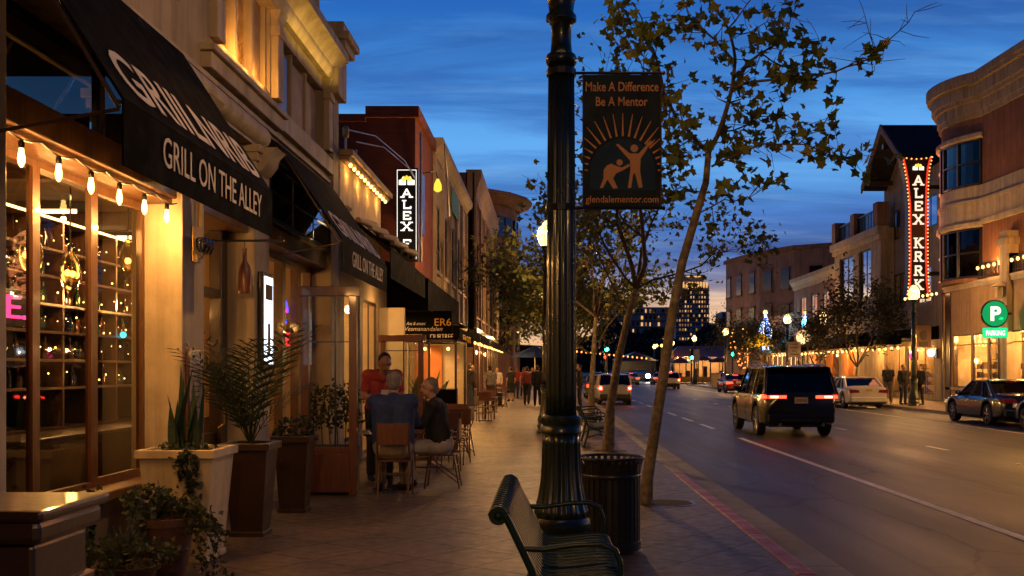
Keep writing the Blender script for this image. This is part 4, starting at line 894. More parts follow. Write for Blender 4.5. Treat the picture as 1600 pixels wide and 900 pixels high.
# curved windows on the round corner, flat ones along the street
def curved_window(z0, z1, a0, a1, lit=False):
    n = 6; r = TR + .03
    pts = arc(r, a0, a1, n); g = MB()
    for k in range(n): g.quad((*pts[k], z0), (*pts[k+1], z0), (*pts[k+1], z1), (*pts[k], z1))
    f = MB(); p2 = arc(r+.04, a0, a1, n)
    for z in (z0, z1-.08, (z0+z1)/2-.03): f.tube([(x, y, z+.04) for x, y in p2], .05, 6)
    for k in (0, n//2, n): f.box(p2[k][0]-.05, p2[k][0]+.05, p2[k][1]-.05, p2[k][1]+.05, z0, z1)
    o = f.build('window', MAT['black_metal'], r1); g.build('pane', MAT['tower_glass'], o, norm=False)
    s = MB(); p3 = arc(r+.08, a0-2, a1+2, n); s.tube([(x, y, z1+.16) for x, y in p3], .16, 6); s.build('lintel', MAT['pale_trim'], r1)
    return o
for z0, z1 in ((10.2,12.3),(5.9,8.2)):
    curved_window(z0, z1, 178, 218); curved_window(z0, z1, 120, 170)
for yy in (43.6, 41.6, 38.2, 36.2):
    for z0, z1 in ((10.3,12.4),(6.3,8.25)):
        window(r1, 'x', RX+.44, yy, yy+1.25, z0, z1, 'pale_trim', 'tower_glass', 2, 2, fw=.14)
# reflection-like lit sign glimpsed inside a window is left to the real mirror glass
# ground floor with the wide shop window and terrace above
holes = [(36.2,37.9,.75,3.3),(38.1,44.0,.75,3.3),(44.3,46.2,.75,3.3),(46.4,48.0,.75,3.3),(48.2,50.4,.75,3.3)]
MB().facade('x', 19.95, .10, 34, 51.2, 0, 5.72, holes).box(20.25,30,50.9,51.2,0,5.72).build('ground_floor_wall', MAT['amber_stucco'], r1)
MB().box(19.85,19.95,34,51.3,5.45,5.62).box(19.80,20.3,34,51.35,5.62,5.74).build('terrace_ledge', MAT['pale_trim'], r1)
for h in holes: window(r1, 'x', 20.0, *h, 'dark_wood', 'shop_glass', 2 if h[1]-h[0] > 3 else 1, 1, fw=.07, dp=.05, zs=[2.8])
MB().box(19.90,19.95,34,51.2,.62,.74).build('shop_sill', MAT['pale_trim'], r1)
MB().box(19.9,20.3,50.6,51.6,0,5.4).build('dark_pier', MAT['dark_wood'], r1)
for yy in (43.9,):
    MB().box(19.7,20.3,yy,yy+.7,0,7.6).box(19.6,20.3,yy-.1,yy+.8,7.0,7.3).build('pier', MAT['beige_stucco'], r1)
MB().box(24.9,25,34,51,0,5.4).box(20.3,25,50.7,50.9,0,5.4).build('interior_wall', MAT['plaster_light'], r1)
MB().box(21.8,21.95,47.4,49.6,.1,3.6).build('lit_partition', MAT['plaster_light'], r1)
MB().box(20.3,25,34,50.7,3.6,3.7).build('ceiling', MAT['plaster_light'], r1)
for yy in (37,40.5,43,45.4,48): lamp('room_lamp', 'POINT', (21.2,yy,3.2), 800, WARM, .15, parent=r1)
for yy in (45.0, 46.8, 49.0, 42.2):
    t = thing('chandelier', {45.0:'small chandelier behind the shop window left of the parking sign post',46.8:'small chandelier in the shop window beside the pale partition',49.0:'small chandelier in the farthest pane of the right shop',42.2:'small chandelier in the shop window at the picture edge'}[yy], 'chandelier', (20.7,yy,2.9), 'chandeliers in the right shop')
    MB().cyl((20.7,yy,2.95),(20.7,yy,3.6),.02,n=6).build('stem', MAT['brass'], t)
    for k in range(6):
        a = k*PI/3; MB().ell((20.7+.3*math.cos(a),yy+.3*math.sin(a),2.95),.06,8,6).build('bulb', MAT['bulb_far'], t, smooth=180)
# terrace rail
rl = thing('terrace_rail', 'dark terrace railing above the right shop window', 'railing', (19.95,42,5.74))
m = MB(); m.box(19.92,19.98,34,50.9,6.42,6.48); m.box(19.92,19.98,34,50.9,5.86,5.90); m.build('rail', MAT['black_metal'], rl)
m = MB(); yy = 34.1
while yy < 50.8: m.box(19.935,19.965,yy,yy+.03,5.75,6.42); yy += .16
m.build('baluster', MAT['black_metal'], rl)
for yy in (36.5, 43.9, 50.6): MB().box(19.8,20.2,yy,yy+.42,5.75,6.62).build('rail_post', MAT['pale_trim'], rl)
string_lights('string_lights', 'bulbs strung along the terrace railing above the right shop', ((19.86,36,6.50),(19.86,51,6.45)), 26, r=.07, sag=.10, glow='bulb_far', sockets=False, vis=.012)
for yy in (38.5,42,45.5,49.5): lamp('terrace_lamp', 'POINT', (19.6,yy,6.4), 150, GOLD, .08)
t = thing('wall_lantern', 'pale wall lantern with flat hat on the pier right of the parking sign', 'wall lamp', (19.6,44.2,5)); z = Zp(452,44.2)
MB().lathe([(.35,.12),(.1,.26),(.03,.3)],12,(19.5,44.2,z)).build('hat', MAT['pale_trim'], t, smooth=50); MB().lathe([(.10,-.35),(.13,-.3),(.13,.1),(.1,.12)],12,(19.5,44.2,z)).build('body', MAT['cream_stucco'], t, smooth=50); MB().tube([(19.5,44.2,z+.2),(19.7,44.2,z+.2)],.03).build('arm', MAT['black_metal'], t)
# parking sign
Yq = 43.4; pxc, pyc = 1555, 490; kx = X(pxc,Yq); kz = Zp(pyc,Yq); rr = .53
ps = thing('parking_sign', 'round green illuminated P sign over a green name board at right', 'sign', (kx,Yq,kz-1))
MB().tube([(kx,Yq,kz),(kx,Yq+.16,kz)],rr,32).build('disc', MAT['sign_green'], ps)
m = MB(); m.tube([(kx+(rr+.02)*math.cos(k*PI/18),Yq+.08,kz+(rr+.02)*math.sin(k*PI/18)) for k in range(37)],.05,6); m.build('rim', MAT['black_metal'], ps)
text('letter', 'P', ps, MAT['letter_white'], (kx+.02,Yq-.012,kz-.31), (1,0,0), (0,0,1), .44, .62, bold=.035, depth=.01)
m = MB(); m.prism([(kx+.13,kz-.25),(kx+.22,kz-.14),(kx+.36,kz-.17),(kx+.30,kz-.28)],'y',Yq-.025,Yq-.005); m.build('leaf_mark', MAT['sign_green_bright'], ps)
z0, z1 = Zp(528,Yq), Zp(512,Yq); MB().box(X(1537,Yq),X(1575,Yq),Yq,Yq+.14,z0,z1).build('name_board', MAT['sign_green_bright'], ps)
text('letters', 'PARKING', ps, MAT['letter_white'], (kx+.01,Yq-.012,z0+.10), (1,0,0), (0,0,1), .8, .22, bold=.02, depth=.008)
MB().box(kx+rr,19.7,Yq+.04,Yq+.10,kz-.05,kz+.05).build('bracket', MAT['black_metal'], ps); MB().cyl((kx+.2,Yq+.07,.0),(kx+.2,Yq+.07,z0),.05).build('post', MAT['black_metal'], ps)
lamp('sign_glow', 'POINT', (kx,Yq-.6,kz-.8), 9, (.1,1,.35), .2, parent=ps)

# big vertical theatre sign
Yb = 53.0
vs = thing('marquee_sign', 'tall flared vertical sign with white ALEX KRRK letters edged by orange bulbs', 'sign', (X(1433,Yb),Yb,5))
def mk(px, py): return (X(px,Yb), Zp(py,Yb))
left = [(1408,246),(1412,262),(1416,285),(1419,320),(1420,400),(1419,440),(1416,466)]
right = [(1456,246),(1452,262),(1450,285),(1449,320),(1449,400),(1450,440),(1453,466)]
outl = [mk(*p) for p in left] + [mk(*p) for p in reversed(right)]
MB().prism(outl, 'y', Yb, Yb+.5).build('cabinet', MAT['black_metal'], vs)
m = MB(); m.box(mk(1423,0)[0], mk(1446,0)[0], Yb-.03, Yb-.002, Zp(462,Yb), Zp(252,Yb)); m.build('face', MAT['dark_wood'], vs)
for side in (left, right):
    pts = [Vector((mk(*p)[0], Yb-.05, mk(*p)[1])) for p in side]; dx = .09 if side is left else -.09
    MB().tube([p + Vector((dx,0,0)) for p in pts], .045, 6).build('red_tube', MAT['sign_red'], vs)
    tot = sum((pts[i+1]-pts[i]).length for i in range(len(pts)-1)); n = 40; b = MB(); d = 0
    for k in range(n):
        s_ = tot*k/(n-1); i = 0
        while i < len(pts)-2 and s_ > (pts[i+1]-pts[i]).length: s_ -= (pts[i+1]-pts[i]).length; i += 1
        q = pts[i].lerp(pts[i+1], min(1, s_/(pts[i+1]-pts[i]).length)); MB().ell((q.x+dx*.1,q.y-.04,q.z),.04,6,4).build('bulb', MAT['bulb_orange'], vs, smooth=180)
for k in range(7):
    for py in (246,): MB().ell((mk(1408+k*7.7,py)[0],Yb-.09,mk(0,py+3*math.sin(k/6*PI))[1]),.04,6,4).build('bulb', MAT['bulb_orange'], vs, smooth=180)
emblem(vs, mk(1434.5,0)[0], Yb-.034, Zp(266,Yb), .32)
for ch, py in zip('ALEX', (289,309,329,350)): slab(ch, vs, 'letter_rose', mk(1434.5,0)[0]-.24, Zp(py,Yb), .48, .46, Yb-.045, .2)
for ch, py in zip('KRRK', (387,408,430,452)): slab(ch, vs, 'letter_rose', mk(1434.5,0)[0]-.24, Zp(py,Yb), .48, .48, Yb-.045, .2)
for zz in (6.5,11): MB().box(mk(1451,0)[0],21.5,Yb+.15,Yb+.35,zz,zz+.2).build('bracket', MAT['black_metal'], vs)
lamp('marquee_glow', 'AREA', (mk(1434,0)[0],Yb-1.0,9), 90, (1,.30,.10), 1.2, (R(-90),0,0), vs, size_y=7)
string_lights('string_lights', 'garland of orange bulbs from the tall vertical sign to the round corner', ((X(1415,52),52.4,5.35),(X(1462,52),51.6,5.6)), 8, r=.06, sag=.08, glow='bulb_far', sockets=False)

# gabled building
r2 = thing('gabled_building', 'beige building with dark pitched roof, deep eaves and balcony left of the tall sign', 'building', (24,60,0))
GY0, GY1, GZE, GZP = 54.2, 61.6, 12.6, 15.5; gm = (GY0+GY1)/2+.2
MB().facade('x', RX, .1, 53.0, 62.0, 0, 12.4, [(53.6,55.6,9.2,10.9),(57,58,9.2,10.9),(59.2,60.3,9.2,10.9),(54,58,.3,3),(58.4,61.6,.3,3),(54.4,56.4,5.2,7.2),(58.2,60.4,5.2,7.2)]).prism([(GY0+.3,12.4),(GY1-.1,12.4),(gm,GZP-.35)],'x',RX,RX+.3).box(RX+.3,32,53.0,53.3,0,12.4).box(RX+.3,32,61.7,62,0,12.4).build('wall', MAT['beige_stucco'], r2)
for h in ((53.6,55.6,9.2,10.9),(57,58,9.2,10.9),(59.2,60.3,9.2,10.9),(54.4,56.4,5.2,7.2),(58.2,60.4,5.2,7.2)): window(r2, 'x', RX+.06, *h, 'black_metal', 'tower_glass', 2, 1, fw=.1, dp=.06)
for h in ((54,58,.3,3),(58.4,61.6,.3,3)): window(r2, 'x', RX+.05, *h, 'dark_wood', 'shop_glass', 3, 1, fw=.08, dp=.05)
rf = MB()
for (ya, za, yb, zb_) in ((GY0,GZE,gm,GZP),(GY1,GZE,gm,GZP)):
    rf.add([(18.9,ya,za),(32,ya,za),(32,yb,zb_),(18.9,yb,zb_),(18.9,ya,za-.25),(32,ya,za-.25),(32,yb,zb_-.25),(18.9,yb,zb_-.25)],[(0,1,2,3),(7,6,5,4),(0,3,7,4),(1,5,6,2),(0,4,5,1)])
rf.build('roof', MAT['charcoal_roof'], r2)
for (ya, za, yb, zb_) in ((GY0,GZE,gm,GZP),(GY1,GZE,gm,GZP)):
    MB().add([(18.86,ya,za+.03),(18.96,ya,za+.03),(18.96,yb,zb_+.03),(18.86,yb,zb_+.03),(18.86,ya,za-.4),(18.96,ya,za-.4),(18.96,yb,zb_-.4),(18.86,yb,zb_-.4)],[(0,1,2,3),(7,6,5,4),(0,3,7,4),(1,5,6,2),(0,4,5,1),(3,2,6,7)]).build('barge_board', MAT['pink_stucco'], r2)
for yy, zz in ((55.2,13.0),(60.6,13.0),(58,14.6)): MB().box(19,RX,yy-.12,yy+.12,zz-.5,zz-.25).build('roof_bracket', MAT['dark_wood'], r2)
MB().box(RX-.03,RX+.02,57.6,58.5,13.2,14.2).build('louvre', MAT['dark_wood'], r2)
lamp('eave_lamp', 'POINT', (19.8,58.2,13.9), 8, WARM, .1, parent=r2)
# balcony block in front
MB().facade('x', 19.6, .25, 60.2, 69.8, 3.6, 10.0, [(62,64.4,6.0,9.0),(65.6,68.6,6.0,9.0)]).box(19.85,RX,60.2,60.45,3.6,10).box(19.85,24,69.55,69.8,3.6,10).build('balcony_block', MAT['beige_stucco'], r2)
MB().box(19.85,24,60.45,69.55,9.7,9.9).box(19.3,20,59.9,70,9.6,10.05).box(19.45,20,60,69.9,9.3,9.6).build('balcony_ledge', MAT['pale_trim'], r2)
for h in ((62,64.4,6.0,9.0),(65.6,68.6,6.0,9.0)): window(r2, 'x', 19.75, *h, 'black_metal', 'tower_glass', 2, 2, fw=.1)
MB().box(19.85,24,60.3,69.6,0,3.6).build('rear_wall', MAT['beige_stucco'], r2)
for yy in (60.2, 64.8, 69.0): MB().box(19.4,20.1,yy,yy+.8,10.05,11.5).build('balcony_pier', MAT['rose_stucco'], r2)
m = MB(); m.box(19.6,19.7,60.3,69.8,11.1,11.2); yy = 61.1
while yy < 69: m.box(19.62,19.68,yy,yy+.06,10.05,11.1); yy += .3
m.build('railing', MAT['black_metal'], r2)
for yy in (55.5, 59.5): lamp('room_lamp', 'POINT', (21.6,yy,2.7), 420, WARM, .2, parent=r2)
MB().box(23.4,23.5,53.3,61.7,0,3.6).box(RX+.3,23.4,53.3,61.7,3.4,3.5).box(21.5,21.6,55.3,56.1,0,3).build('interior_wall', MAT['interior_wall'], r2)

# two storey row
r3 = thing('cornice_building', 'two storey tan building with pale cornice behind the leafy trees on the right', 'building', (23,76,0))
hs = [(70.8+3.3*k, 72.6+3.3*k, 4.4, 7.4) for k in range(4)]; gs = [(70.6+2.8*k, 72.8+2.8*k, .3, 3.0) for k in range(5)]
MB().facade('x', RX, .1, 70, 84.5, 0, 8.6, hs+gs).box(RX+.3,32,70,70.3,0,8.6).box(RX+.3,32,84.2,84.5,0,8.6).box(RX+.3,32,70.3,84.2,8.2,8.3).build('wall', MAT['rose_stucco'], r3)
MB().prism([(RX+.3,8.1),(RX-.1,8.1),(RX-.15,8.4),(RX-.4,8.7),(RX-.4,9.0),(RX+.3,9.0)],'y',69.9,84.6).box(RX-.12,RX,70,84.5,3.9,4.1).build('cornice', MAT['pale_trim'], r3)
for h in hs[1:]: MB().box(RX+.16,RX+.2,h[0]+.1,h[1]-.1,h[2]+.1,h[3]-.1).build('curtain', MAT['lit_red'], r3)
for h in hs: window(r3, 'x', RX+.06, *h, 'black_metal', 'shop_glass', 2, 2, fw=.1, dp=.06)
for h in gs: window(r3, 'x', RX+.05, *h, 'dark_wood', 'shop_glass', 2, 1, fw=.08, dp=.05)
MB().box(24,24.1,70.3,84.2,0,3.6).box(RX+.3,24,70.3,84.2,3.4,3.5).build('interior_wall', MAT['interior_wall'], r3)
for yy in (72,76,80): lamp('room_lamp', 'POINT', (22,yy,2.7), 420, WARM, .2, parent=r3)
for yy in (66.3, 73.0, 77.2): MB().box(19.5 if yy<70 else RX-.08,RX-.03 if yy>70 else 19.85,yy,yy+1.6,.1,2.8).build('orange_panel', MAT['orange_panel'], r3 if yy>70 else r2)
t = thing('wall_lantern', 'bright golden wall lantern between the two right trees', 'wall lamp', (RX-.3,74.4,5.2)); MB().lathe([(.1,-.6),(.24,-.3),(.24,.3),(.05,.55)],8,(RX-.35,74.4,5.3)).build('shade', MAT['lamp_globe_far'], t); MB().tube([(RX-.35,74.4,5.85),(RX,74.4,5.95)],.04).build('arm', MAT['black_metal'], t); lamp('lantern_bulb', 'POINT', (RX-.35,74.4,5.3), 60, WARM2, .1, parent=t)
# awnings on the right row
for i, (a, b) in enumerate(((53.2,57.4),(57.8,62),(62.4,69.6),(70.2,77),(77.4,84))):
    flat_awning(('black awning nearest the tall vertical sign on the right row','black awning under the gabled roof','black awning under the balcony with three piers','black awning under the pale cornice behind the first leafy tree','farthest black awning of the right row')[i], 18.4, RX-.05 if not (i == 2) else 19.55, a, b, 2.95, 3.9, 'black awnings along the right row of shops')
string_lights('string_lights', 'bulb string under the black awnings of the right row', ((18.5,53.5,2.9),(18.5,84,2.9)), 30, r=.07, sag=.08, glow='bulb_far', sockets=False)
for yy in (56,61,66,72,78,83): lamp('awning_lamp', 'POINT', (18.9,yy,2.7), 220, WARM, .1)
MB().tube([(19.9,51.3,.1),(19.9,51.3,5.3)],.05,8).build('downpipe', MAT['tan_panel'], r1); MB().tube([(RX-.06,62.05,.1),(RX-.06,62.05,3.5)],.06,8).build('downpipe', MAT['tan_panel'], r2); MB().tube([(RX-.07,70.3,.1),(RX-.07,70.3,8)],.06,8).build('downpipe', MAT['tan_panel'], r3)
# small storefront neon signs on right
for (x, y, z, c, l) in ((20.2,56.6,2.4,'neon_pink','small red neon sign in the shop window behind the standing men'),(20.2,53.9,2.5,'lit_cool','small oval bluish lit sign near the tall vertical sign')):
    t = thing('window_sign', l, 'neon sign', (x,y,z)); MB().ell((x,y,z),(.05,.55,.2),16,8).build('lit_face', MAT[c], t); MB().box(x+.05,x+.1,y-.6,y+.6,z-.25,z+.25).build('backing', MAT['black_metal'], t)
t = thing('poster_banner', 'tan pictured banner hanging on the right lamp post', 'banner', (X(1443,45.6),45.6,3.4)); Yk = 45.6
MB().box(X(1432,Yk),X(1455,Yk),Yk,Yk+.03,Zp(543,Yk),Zp(508,Yk)).build('cloth', MAT['rose_stucco'], t); m = MB(); m.ell((X(1443,Yk),Yk-.002,Zp(524,Yk)),(.18,.004,.22),12,8); m.box(X(1436,Yk),X(1450,Yk),Yk-.004,Yk-.001,Zp(541,Yk),Zp(534,Yk)); m.build('picture', MAT['dark_wood'], t)
MB().box(X(1430,Yk),X(1456,Yk),Yk,Yk+.04,Zp(508,Yk),Zp(506,Yk)).build('rod', MAT['black_metal'], t)

# rounded pink block beyond
r4 = thing('curved_block_building', 'dusky pink faceted three storey block with square windows beyond the right trees', 'building', (28,104,0))
pl = [(20.6,118),(20.9,115),(22.4,108),(24.9,103),(28.5,100.4),(34,100),(44,100),(44,118)]
MB().prism(pl,'z',0,13.7).build('wall', MAT['pink_stucco'], r4)
MB().prism([(x + (-.3 if x < 40 else 0), y-.25 if x>22 else y) for x, y in pl],'z',13.7,14.1).build('parapet', MAT['rose_stucco'], r4)
for i in range(len(pl)-3):
    p, q = Vector((*pl[i],0)), Vector((*pl[i+1],0)); L_ = (q-p).length; d = (q-p).normalized(); n = Vector((d.y,-d.x,0)); n = n if n.x < 0 or n.y < 0 else -n; ang = math.atan2(d.y,d.x)
    k = max(1, int(L_/2.6))
    for j in range(k):
        c = p + d*(L_*(j+.5)/k)
        for z in (10.9, 7.2):
            wn = MB().obox((c.x+n.x*.02,c.y+n.y*.02,z),(1.3,.2,2.1),Matrix.Rotation(ang,3,'Z')).build('window', MAT['tower_glass'], r4)
            MB().obox((c.x+n.x*.1,c.y+n.y*.1,z-1.15),(1.6,.3,.2),Matrix.Rotation(ang,3,'Z')).obox((c.x+n.x*.1,c.y+n.y*.1,z+1.12),(1.6,.22,.16),Matrix.Rotation(ang,3,'Z')).build('sill', MAT['rose_stucco'], wn)
r5 = thing('row_building', 'low dark shop beside the round street clock on the right row', 'building', (23,92,0))
gs = [(85.2+2.9*k, 87.5+2.9*k, .3, 3.0) for k in range(5)]
MB().facade('x', RX, .1, 84.6, 99.8, 0, 6.4, gs).box(RX+.3,30,99.5,99.8,0,6.4).box(RX+.3,30,84.9,99.5,6,6.1).build('wall', MAT['rose_stucco'], r5)
for h in gs: window(r5, 'x', RX+.05, *h, 'dark_wood', 'shop_glass', 2, 1, fw=.08, dp=.05)
MB().box(24,24.1,84.9,99.5,0,3.6).box(RX+.3,24,84.9,99.5,3.4,3.5).build('interior_wall', MAT['plaster_light'], r5)
for yy in (87,92,97): lamp('room_lamp', 'POINT', (22,yy,2.7), 420, WARM, .2, parent=r5)
# cafes with yellow dome awning, lit spire tree, teal awning
t = thing('dome_awning', 'bright yellow domed cafe awning beyond the dark moving car', 'awning', (17.8,90,2.6)); Yd = 86
xa, xb = X(1166,Yd), X(1208,Yd); xm = (xa+xb)/2; hw = (xb-xa)/2
m = MB(); pts = [(xm+hw*math.cos(PI*k/12), 3.55+1.1*math.sin(PI*k/12)) for k in range(13)]
for i in range(12): m.quad((pts[i][0],Yd,pts[i][1]),(pts[i+1][0],Yd,pts[i+1][1]),(pts[i+1][0],Yd+3,pts[i+1][1]),(pts[i][0],Yd+3,pts[i][1]))
m.prism(pts,'y',Yd-.02,Yd); m.build('canopy', MAT.get('yellow_cloth') or mat('yellow_cloth',(.75,.46,.03),.7), t, norm=False); lamp('awning_lamp','POINT',(xm,Yd-1.2,3.4),110,(1,.75,.2),.2,parent=t); MB().cyl((xa+.1,Yd+.1,0),(xa+.1,Yd+.1,3.6),.06).cyl((xb-.1,Yd+.1,0),(xb-.1,Yd+.1,3.6),.06).build('post', MAT['brass'], t)
t = thing('teal_awning', 'dark teal awning with white lit lattice beside the yellow dome', 'awning', (19.5,80,2.6)); Yd = 84
MB().add([(X(1206,Yd),Yd,3.0),(X(1240,Yd),Yd,4.4),(X(1262,Yd),Yd,4.2),(X(1262,Yd),Yd,3.0),(X(1206,Yd),Yd+3,3.0),(X(1240,Yd),Yd+3,4.4),(X(1262,Yd),Yd+3,4.2),(X(1262,Yd),Yd+3,3.0)],[(0,1,2,3),(7,6,5,4),(0,4,5,1),(1,5,6,2),(2,6,7,3),(0,3,7,4)]).build('canopy', MAT.get('teal_cloth') or mat('teal_cloth',(.02,.08,.08),.8), t)
m = MB()
for k in range(6): xx = X(1208+7*k,Yd); m.box(xx,xx+.06,Yd+.05,Yd+.1,2.0,2.98)
m.box(X(1206,Yd),X(1245,Yd),Yd+.05,Yd+.1,2.94,3.0); m.build('lattice', MAT['lit_cream'], t)
t = thing('lit_spire', 'slender star topped light sculpture glowing blue white beyond the cars', 'light sculpture', (X(1196,88),88,3.6)); Ysx = 88; xs_ = X(1196,Ysx); rr_ = random.Random(3)
for k in range(6):
    a = k*PI/3; MB().tube([(xs_,Ysx,Zp(490,Ysx)),(xs_+.55*math.cos(a),Ysx+.55*math.sin(a),Zp(518,Ysx)),(xs_+.25*math.cos(a),Ysx+.25*math.sin(a),Zp(547,Ysx))],.05,6).build('light_strand', MAT['blue_lights' if k % 2 else 'lit_cool'], t)
MB().cyl((xs_,Ysx,0),(xs_,Ysx,Zp(547,Ysx)+.4),.12).build('post', MAT['black_metal'], t)
MB().ell((xs_,Ysx,Zp(488,Ysx)),.2,8,6).build('star', MAT['bulb_far'], t)
lamp('spire_glow', 'POINT', (xs_,Ysx-1,6), 90, (.15,.4,1), .3, parent=t)
lamp('cyan_glow', 'POINT', (19.2,86.5,5.6), 60, (.03,.8,.9), .3)

# far cross-street cafes
t = thing('cafe_pavilion', 'low lit cafe with reddish roof beyond the crossing', 'building', (16.5,136,0))
x0, x1, Yc = X(1052,134), X(1150,134), 134
MB().box(x0,x1,Yc,Yc+.2,0,.7).box(x0,x1,Yc+5,Yc+5.2,0,3.4).box(x0,x0+.2,Yc+.2,Yc+5,0,3.4).box(x1-.2,x1,Yc+.2,Yc+5,0,3.4).build('wall', MAT['interior_wall'], t)
for k in range(7): xx = x0+.8+k*1.1; MB().box(xx,xx+.5,Yc+1+.3*(k%3),Yc+1.5+.3*(k%3),0,1.2+.3*(k%4)).build('fitting', MAT['dark_wood'], t)
MB().add([(x0-.6,Yc-.8,3.3),(x1+.6,Yc-.8,3.3),(x1-1,Yc+3,4.8),(x0+1,Yc+3,4.8),(x0-.6,Yc+5.4,3.3),(x1+.6,Yc+5.4,3.3)],[(0,1,2,3),(3,2,5,4),(0,3,4),(1,5,2),(0,4,5,1)]).build('roof', MAT['red_wood'], t)
m = MB(); k = x0
while k < x1: m.box(k,k+.15,Yc,Yc+.15,.7,3.3); k += 1.6
m.build('post', MAT['dark_wood'], t)
for k in range(3): lamp('room_lamp', 'POINT', (x0+2+k*2.6,Yc+2,2.8), 420, (1,.62,.28), .25, parent=t)
string_lights('string_lights', 'party bulbs along the eave of the far lit cafe', ((x0-.5,Yc-.9,3.1),(x1+.5,Yc-.9,3.1)), 18, r=.11, sag=.1, glow='bulb_far', sockets=False)
t = thing('cafe_pavilion', 'small dark tented stall left of the far lit cafe', 'building', (8,150,0)); x0, x1, Yc = X(960,150), X(1030,150), 150
MB().box(x0,x1,Yc+4,Yc+4.2,0,3).build('wall', MAT['dark_wood'], t); MB().add([(x0,Yc,2.9),(x1,Yc,2.9),(x1,Yc+4.4,3.2),(x0,Yc+4.4,3.2),((x0+x1)/2,Yc+2,4.3)],[(0,1,4),(1,2,4),(2,3,4),(3,0,4),(0,3,2,1)]).build('roof', MAT['dark_wood'], t)
string_lights('string_lights', 'bulb string hung across the dark tented stall', ((X(905,120),140,4.6),(X(1040,120),140,3.6)), 16, r=.11, sag=.35, glow='bulb_orange', sockets=False)

# goods and furniture behind the lit windows of the right row
rg = random.Random(31)
def display(x, y, h, k):
    t = thing('shop_display', 'dark display rack with goods behind a lit window of the right row of shops', 'display rack', (x,y,0), 'display racks behind the right shop windows')
    m = MB(); m.box(x-.2,x-.16,y-.45,y-.41,0,h); m.box(x-.2,x-.16,y+.41,y+.45,0,h)
    for z in range(1, int(h/.42)+1): m.box(x-.22,x+.2,y-.45,y+.45,z*.42-.03,z*.42)
    m.build('rack', MAT['dark_wood'], t); g = MB()
    for z in range(1, int(h/.42)+1):
        for j in range(4):
            if rg.random() < .75: s = rg.uniform(.05,.1); g.box(x-.15,x+.1,y-.36+.2*j-s,y-.36+.2*j+s,z*.42,z*.42+rg.uniform(.08,.3))
    g.build('goods', MAT[rg.choice(('dark_wood','red_wood','interior_dark','bottle_amber','cyan_lights' if k == 4 else 'tan_panel'))], t)
k = 0
for y0_, x_ in ((39.4,20.9),(42.2,20.8),(44.8,20.8),(47.0,20.7),(48.9,20.8),(54.6,21.0),(56.2,20.9),(57.6,21.2),(59,21.0),(60.6,20.9),(71.4,21),(73.9,21.2),(76.6,21),(79.4,21),(82.0,21),(86,21),(89,21.2),(92.4,21),(96,21)):
    display(x_, y0_, rg.choice((1.3,1.75,2.15)), k); k += 1
# skyline
for k, (px, Y, zt_) in enumerate(((1062,126.5,3.2),(1098,128,3.5),(1124,127.5,3.3))):
    x = X(px,Y); t = thing('cafe_umbrella', ('dark red cafe umbrella at the left end of the far lit cafe','dark red cafe umbrella in the middle before the far lit cafe','dark red cafe umbrella at the right end of the far lit cafe')[k], 'umbrella', (x,Y,0), 'cafe umbrellas before the far cafe')
    MB().lathe([(1.5,zt_-.75),(.9,zt_-.35),(.05,zt_)],8,(x,Y,0),caps=False).build('canopy', MAT['red_wood'], t); MB().cyl((x,Y,0),(x,Y,zt_),.04).build('pole', MAT['dark_wood'], t)
def highrise(name, label, Y, px0, px1, pyt, depth, mt, floors, cols, litp, seed, crown=None):
    x0, x1, zt = X(px0,Y), X(px1,Y), Zp(pyt,Y); t = thing(name, label, 'building', ((x0+x1)/2,Y+depth/2,0)); rg = random.Random(seed)
    MB().box(x0,x1,Y,Y+depth,-.2,zt).build('wall', MAT[mt], t)
    fh = zt/floors; bw = (x1-x0)/cols; m = MB()
    for f in range(1, floors): m.box(x0-.25,x1+.25,Y-.5,Y,f*fh-.35,f*fh)
    m.build('balcony_band', MAT['pink_stucco'], t)
    m = MB()
    for f in range(floors):
        for c in range(cols):
            if rg.random() < .75: m.box(x0+c*bw+bw*.2,x0+c*bw+bw*.8,Y-.06,Y-.01,f*fh+.5,f*fh+fh*.75)
    m.build('dark_window', MAT['tower_glass'], t)['kind'] = 'stuff'
    cells = [(f, c) for f in range(floors//4, floors) for c in range(cols)]; rg.shuffle(cells)
    for (f, c) in cells[:int(min(95, litp*len(cells)))]:
        MB().box(x0+c*bw+bw*.28,x0+c*bw+bw*rg.uniform(.55,.78),Y-.12,Y-.07,f*fh+.5,f*fh+fh*.70).build('window', MAT['lit_window' if rg.random() < .55 else 'lit_window_dim'], t)
    return t, x0, x1, zt
hr, x0, x1, zt = highrise('apartment_tower', 'tall apartment tower with lit penthouse at the end of the street', 480, 1056, 1108, 446, 18, 'far_concrete', 19, 12, .50, 11)
MB().box(x0+3,x1-2.5,480,494,zt,Zp(431,480)).build('penthouse', MAT['far_concrete'], hr)
for k in range(9): MB().box(x0+3.3+k*1.35,x0+4.1+k*1.35,479.7,479.95,zt-1.0,zt+1.6).build('window', MAT['lit_window'], hr)
MB().box(x0+2.6,x1-2.1,479.5,494.5,Zp(431,480),Zp(430,480)+.2).build('roof', MAT['far_concrete'], hr); MB().box(x0+4,x1-4,479.6,479.9,Zp(433,480),Zp(431,480)).build('roof_light', MAT['lit_window'], hr)
MB().cyl((x0+8,485,Zp(430,480)),(x0+8,485,Zp(420,480)),.2).build('antenna', MAT['black_metal'], hr)
highrise('apartment_block', 'wide apartment block with stepped lit balconies left of the tower', 440, 940, 1046, 480, 16, 'far_concrete', 10, 16, .38, 5)
highrise('apartment_block', 'taller middle section rising behind the wide lit apartment block', 470, 978, 1005, 471, 14, 'far_concrete', 11, 5, .2, 6)
highrise('office_block', 'plain dark office block right of the tower', 420, 1128, 1152, 487, 16, 'far_concrete', 10, 4, .08, 7)
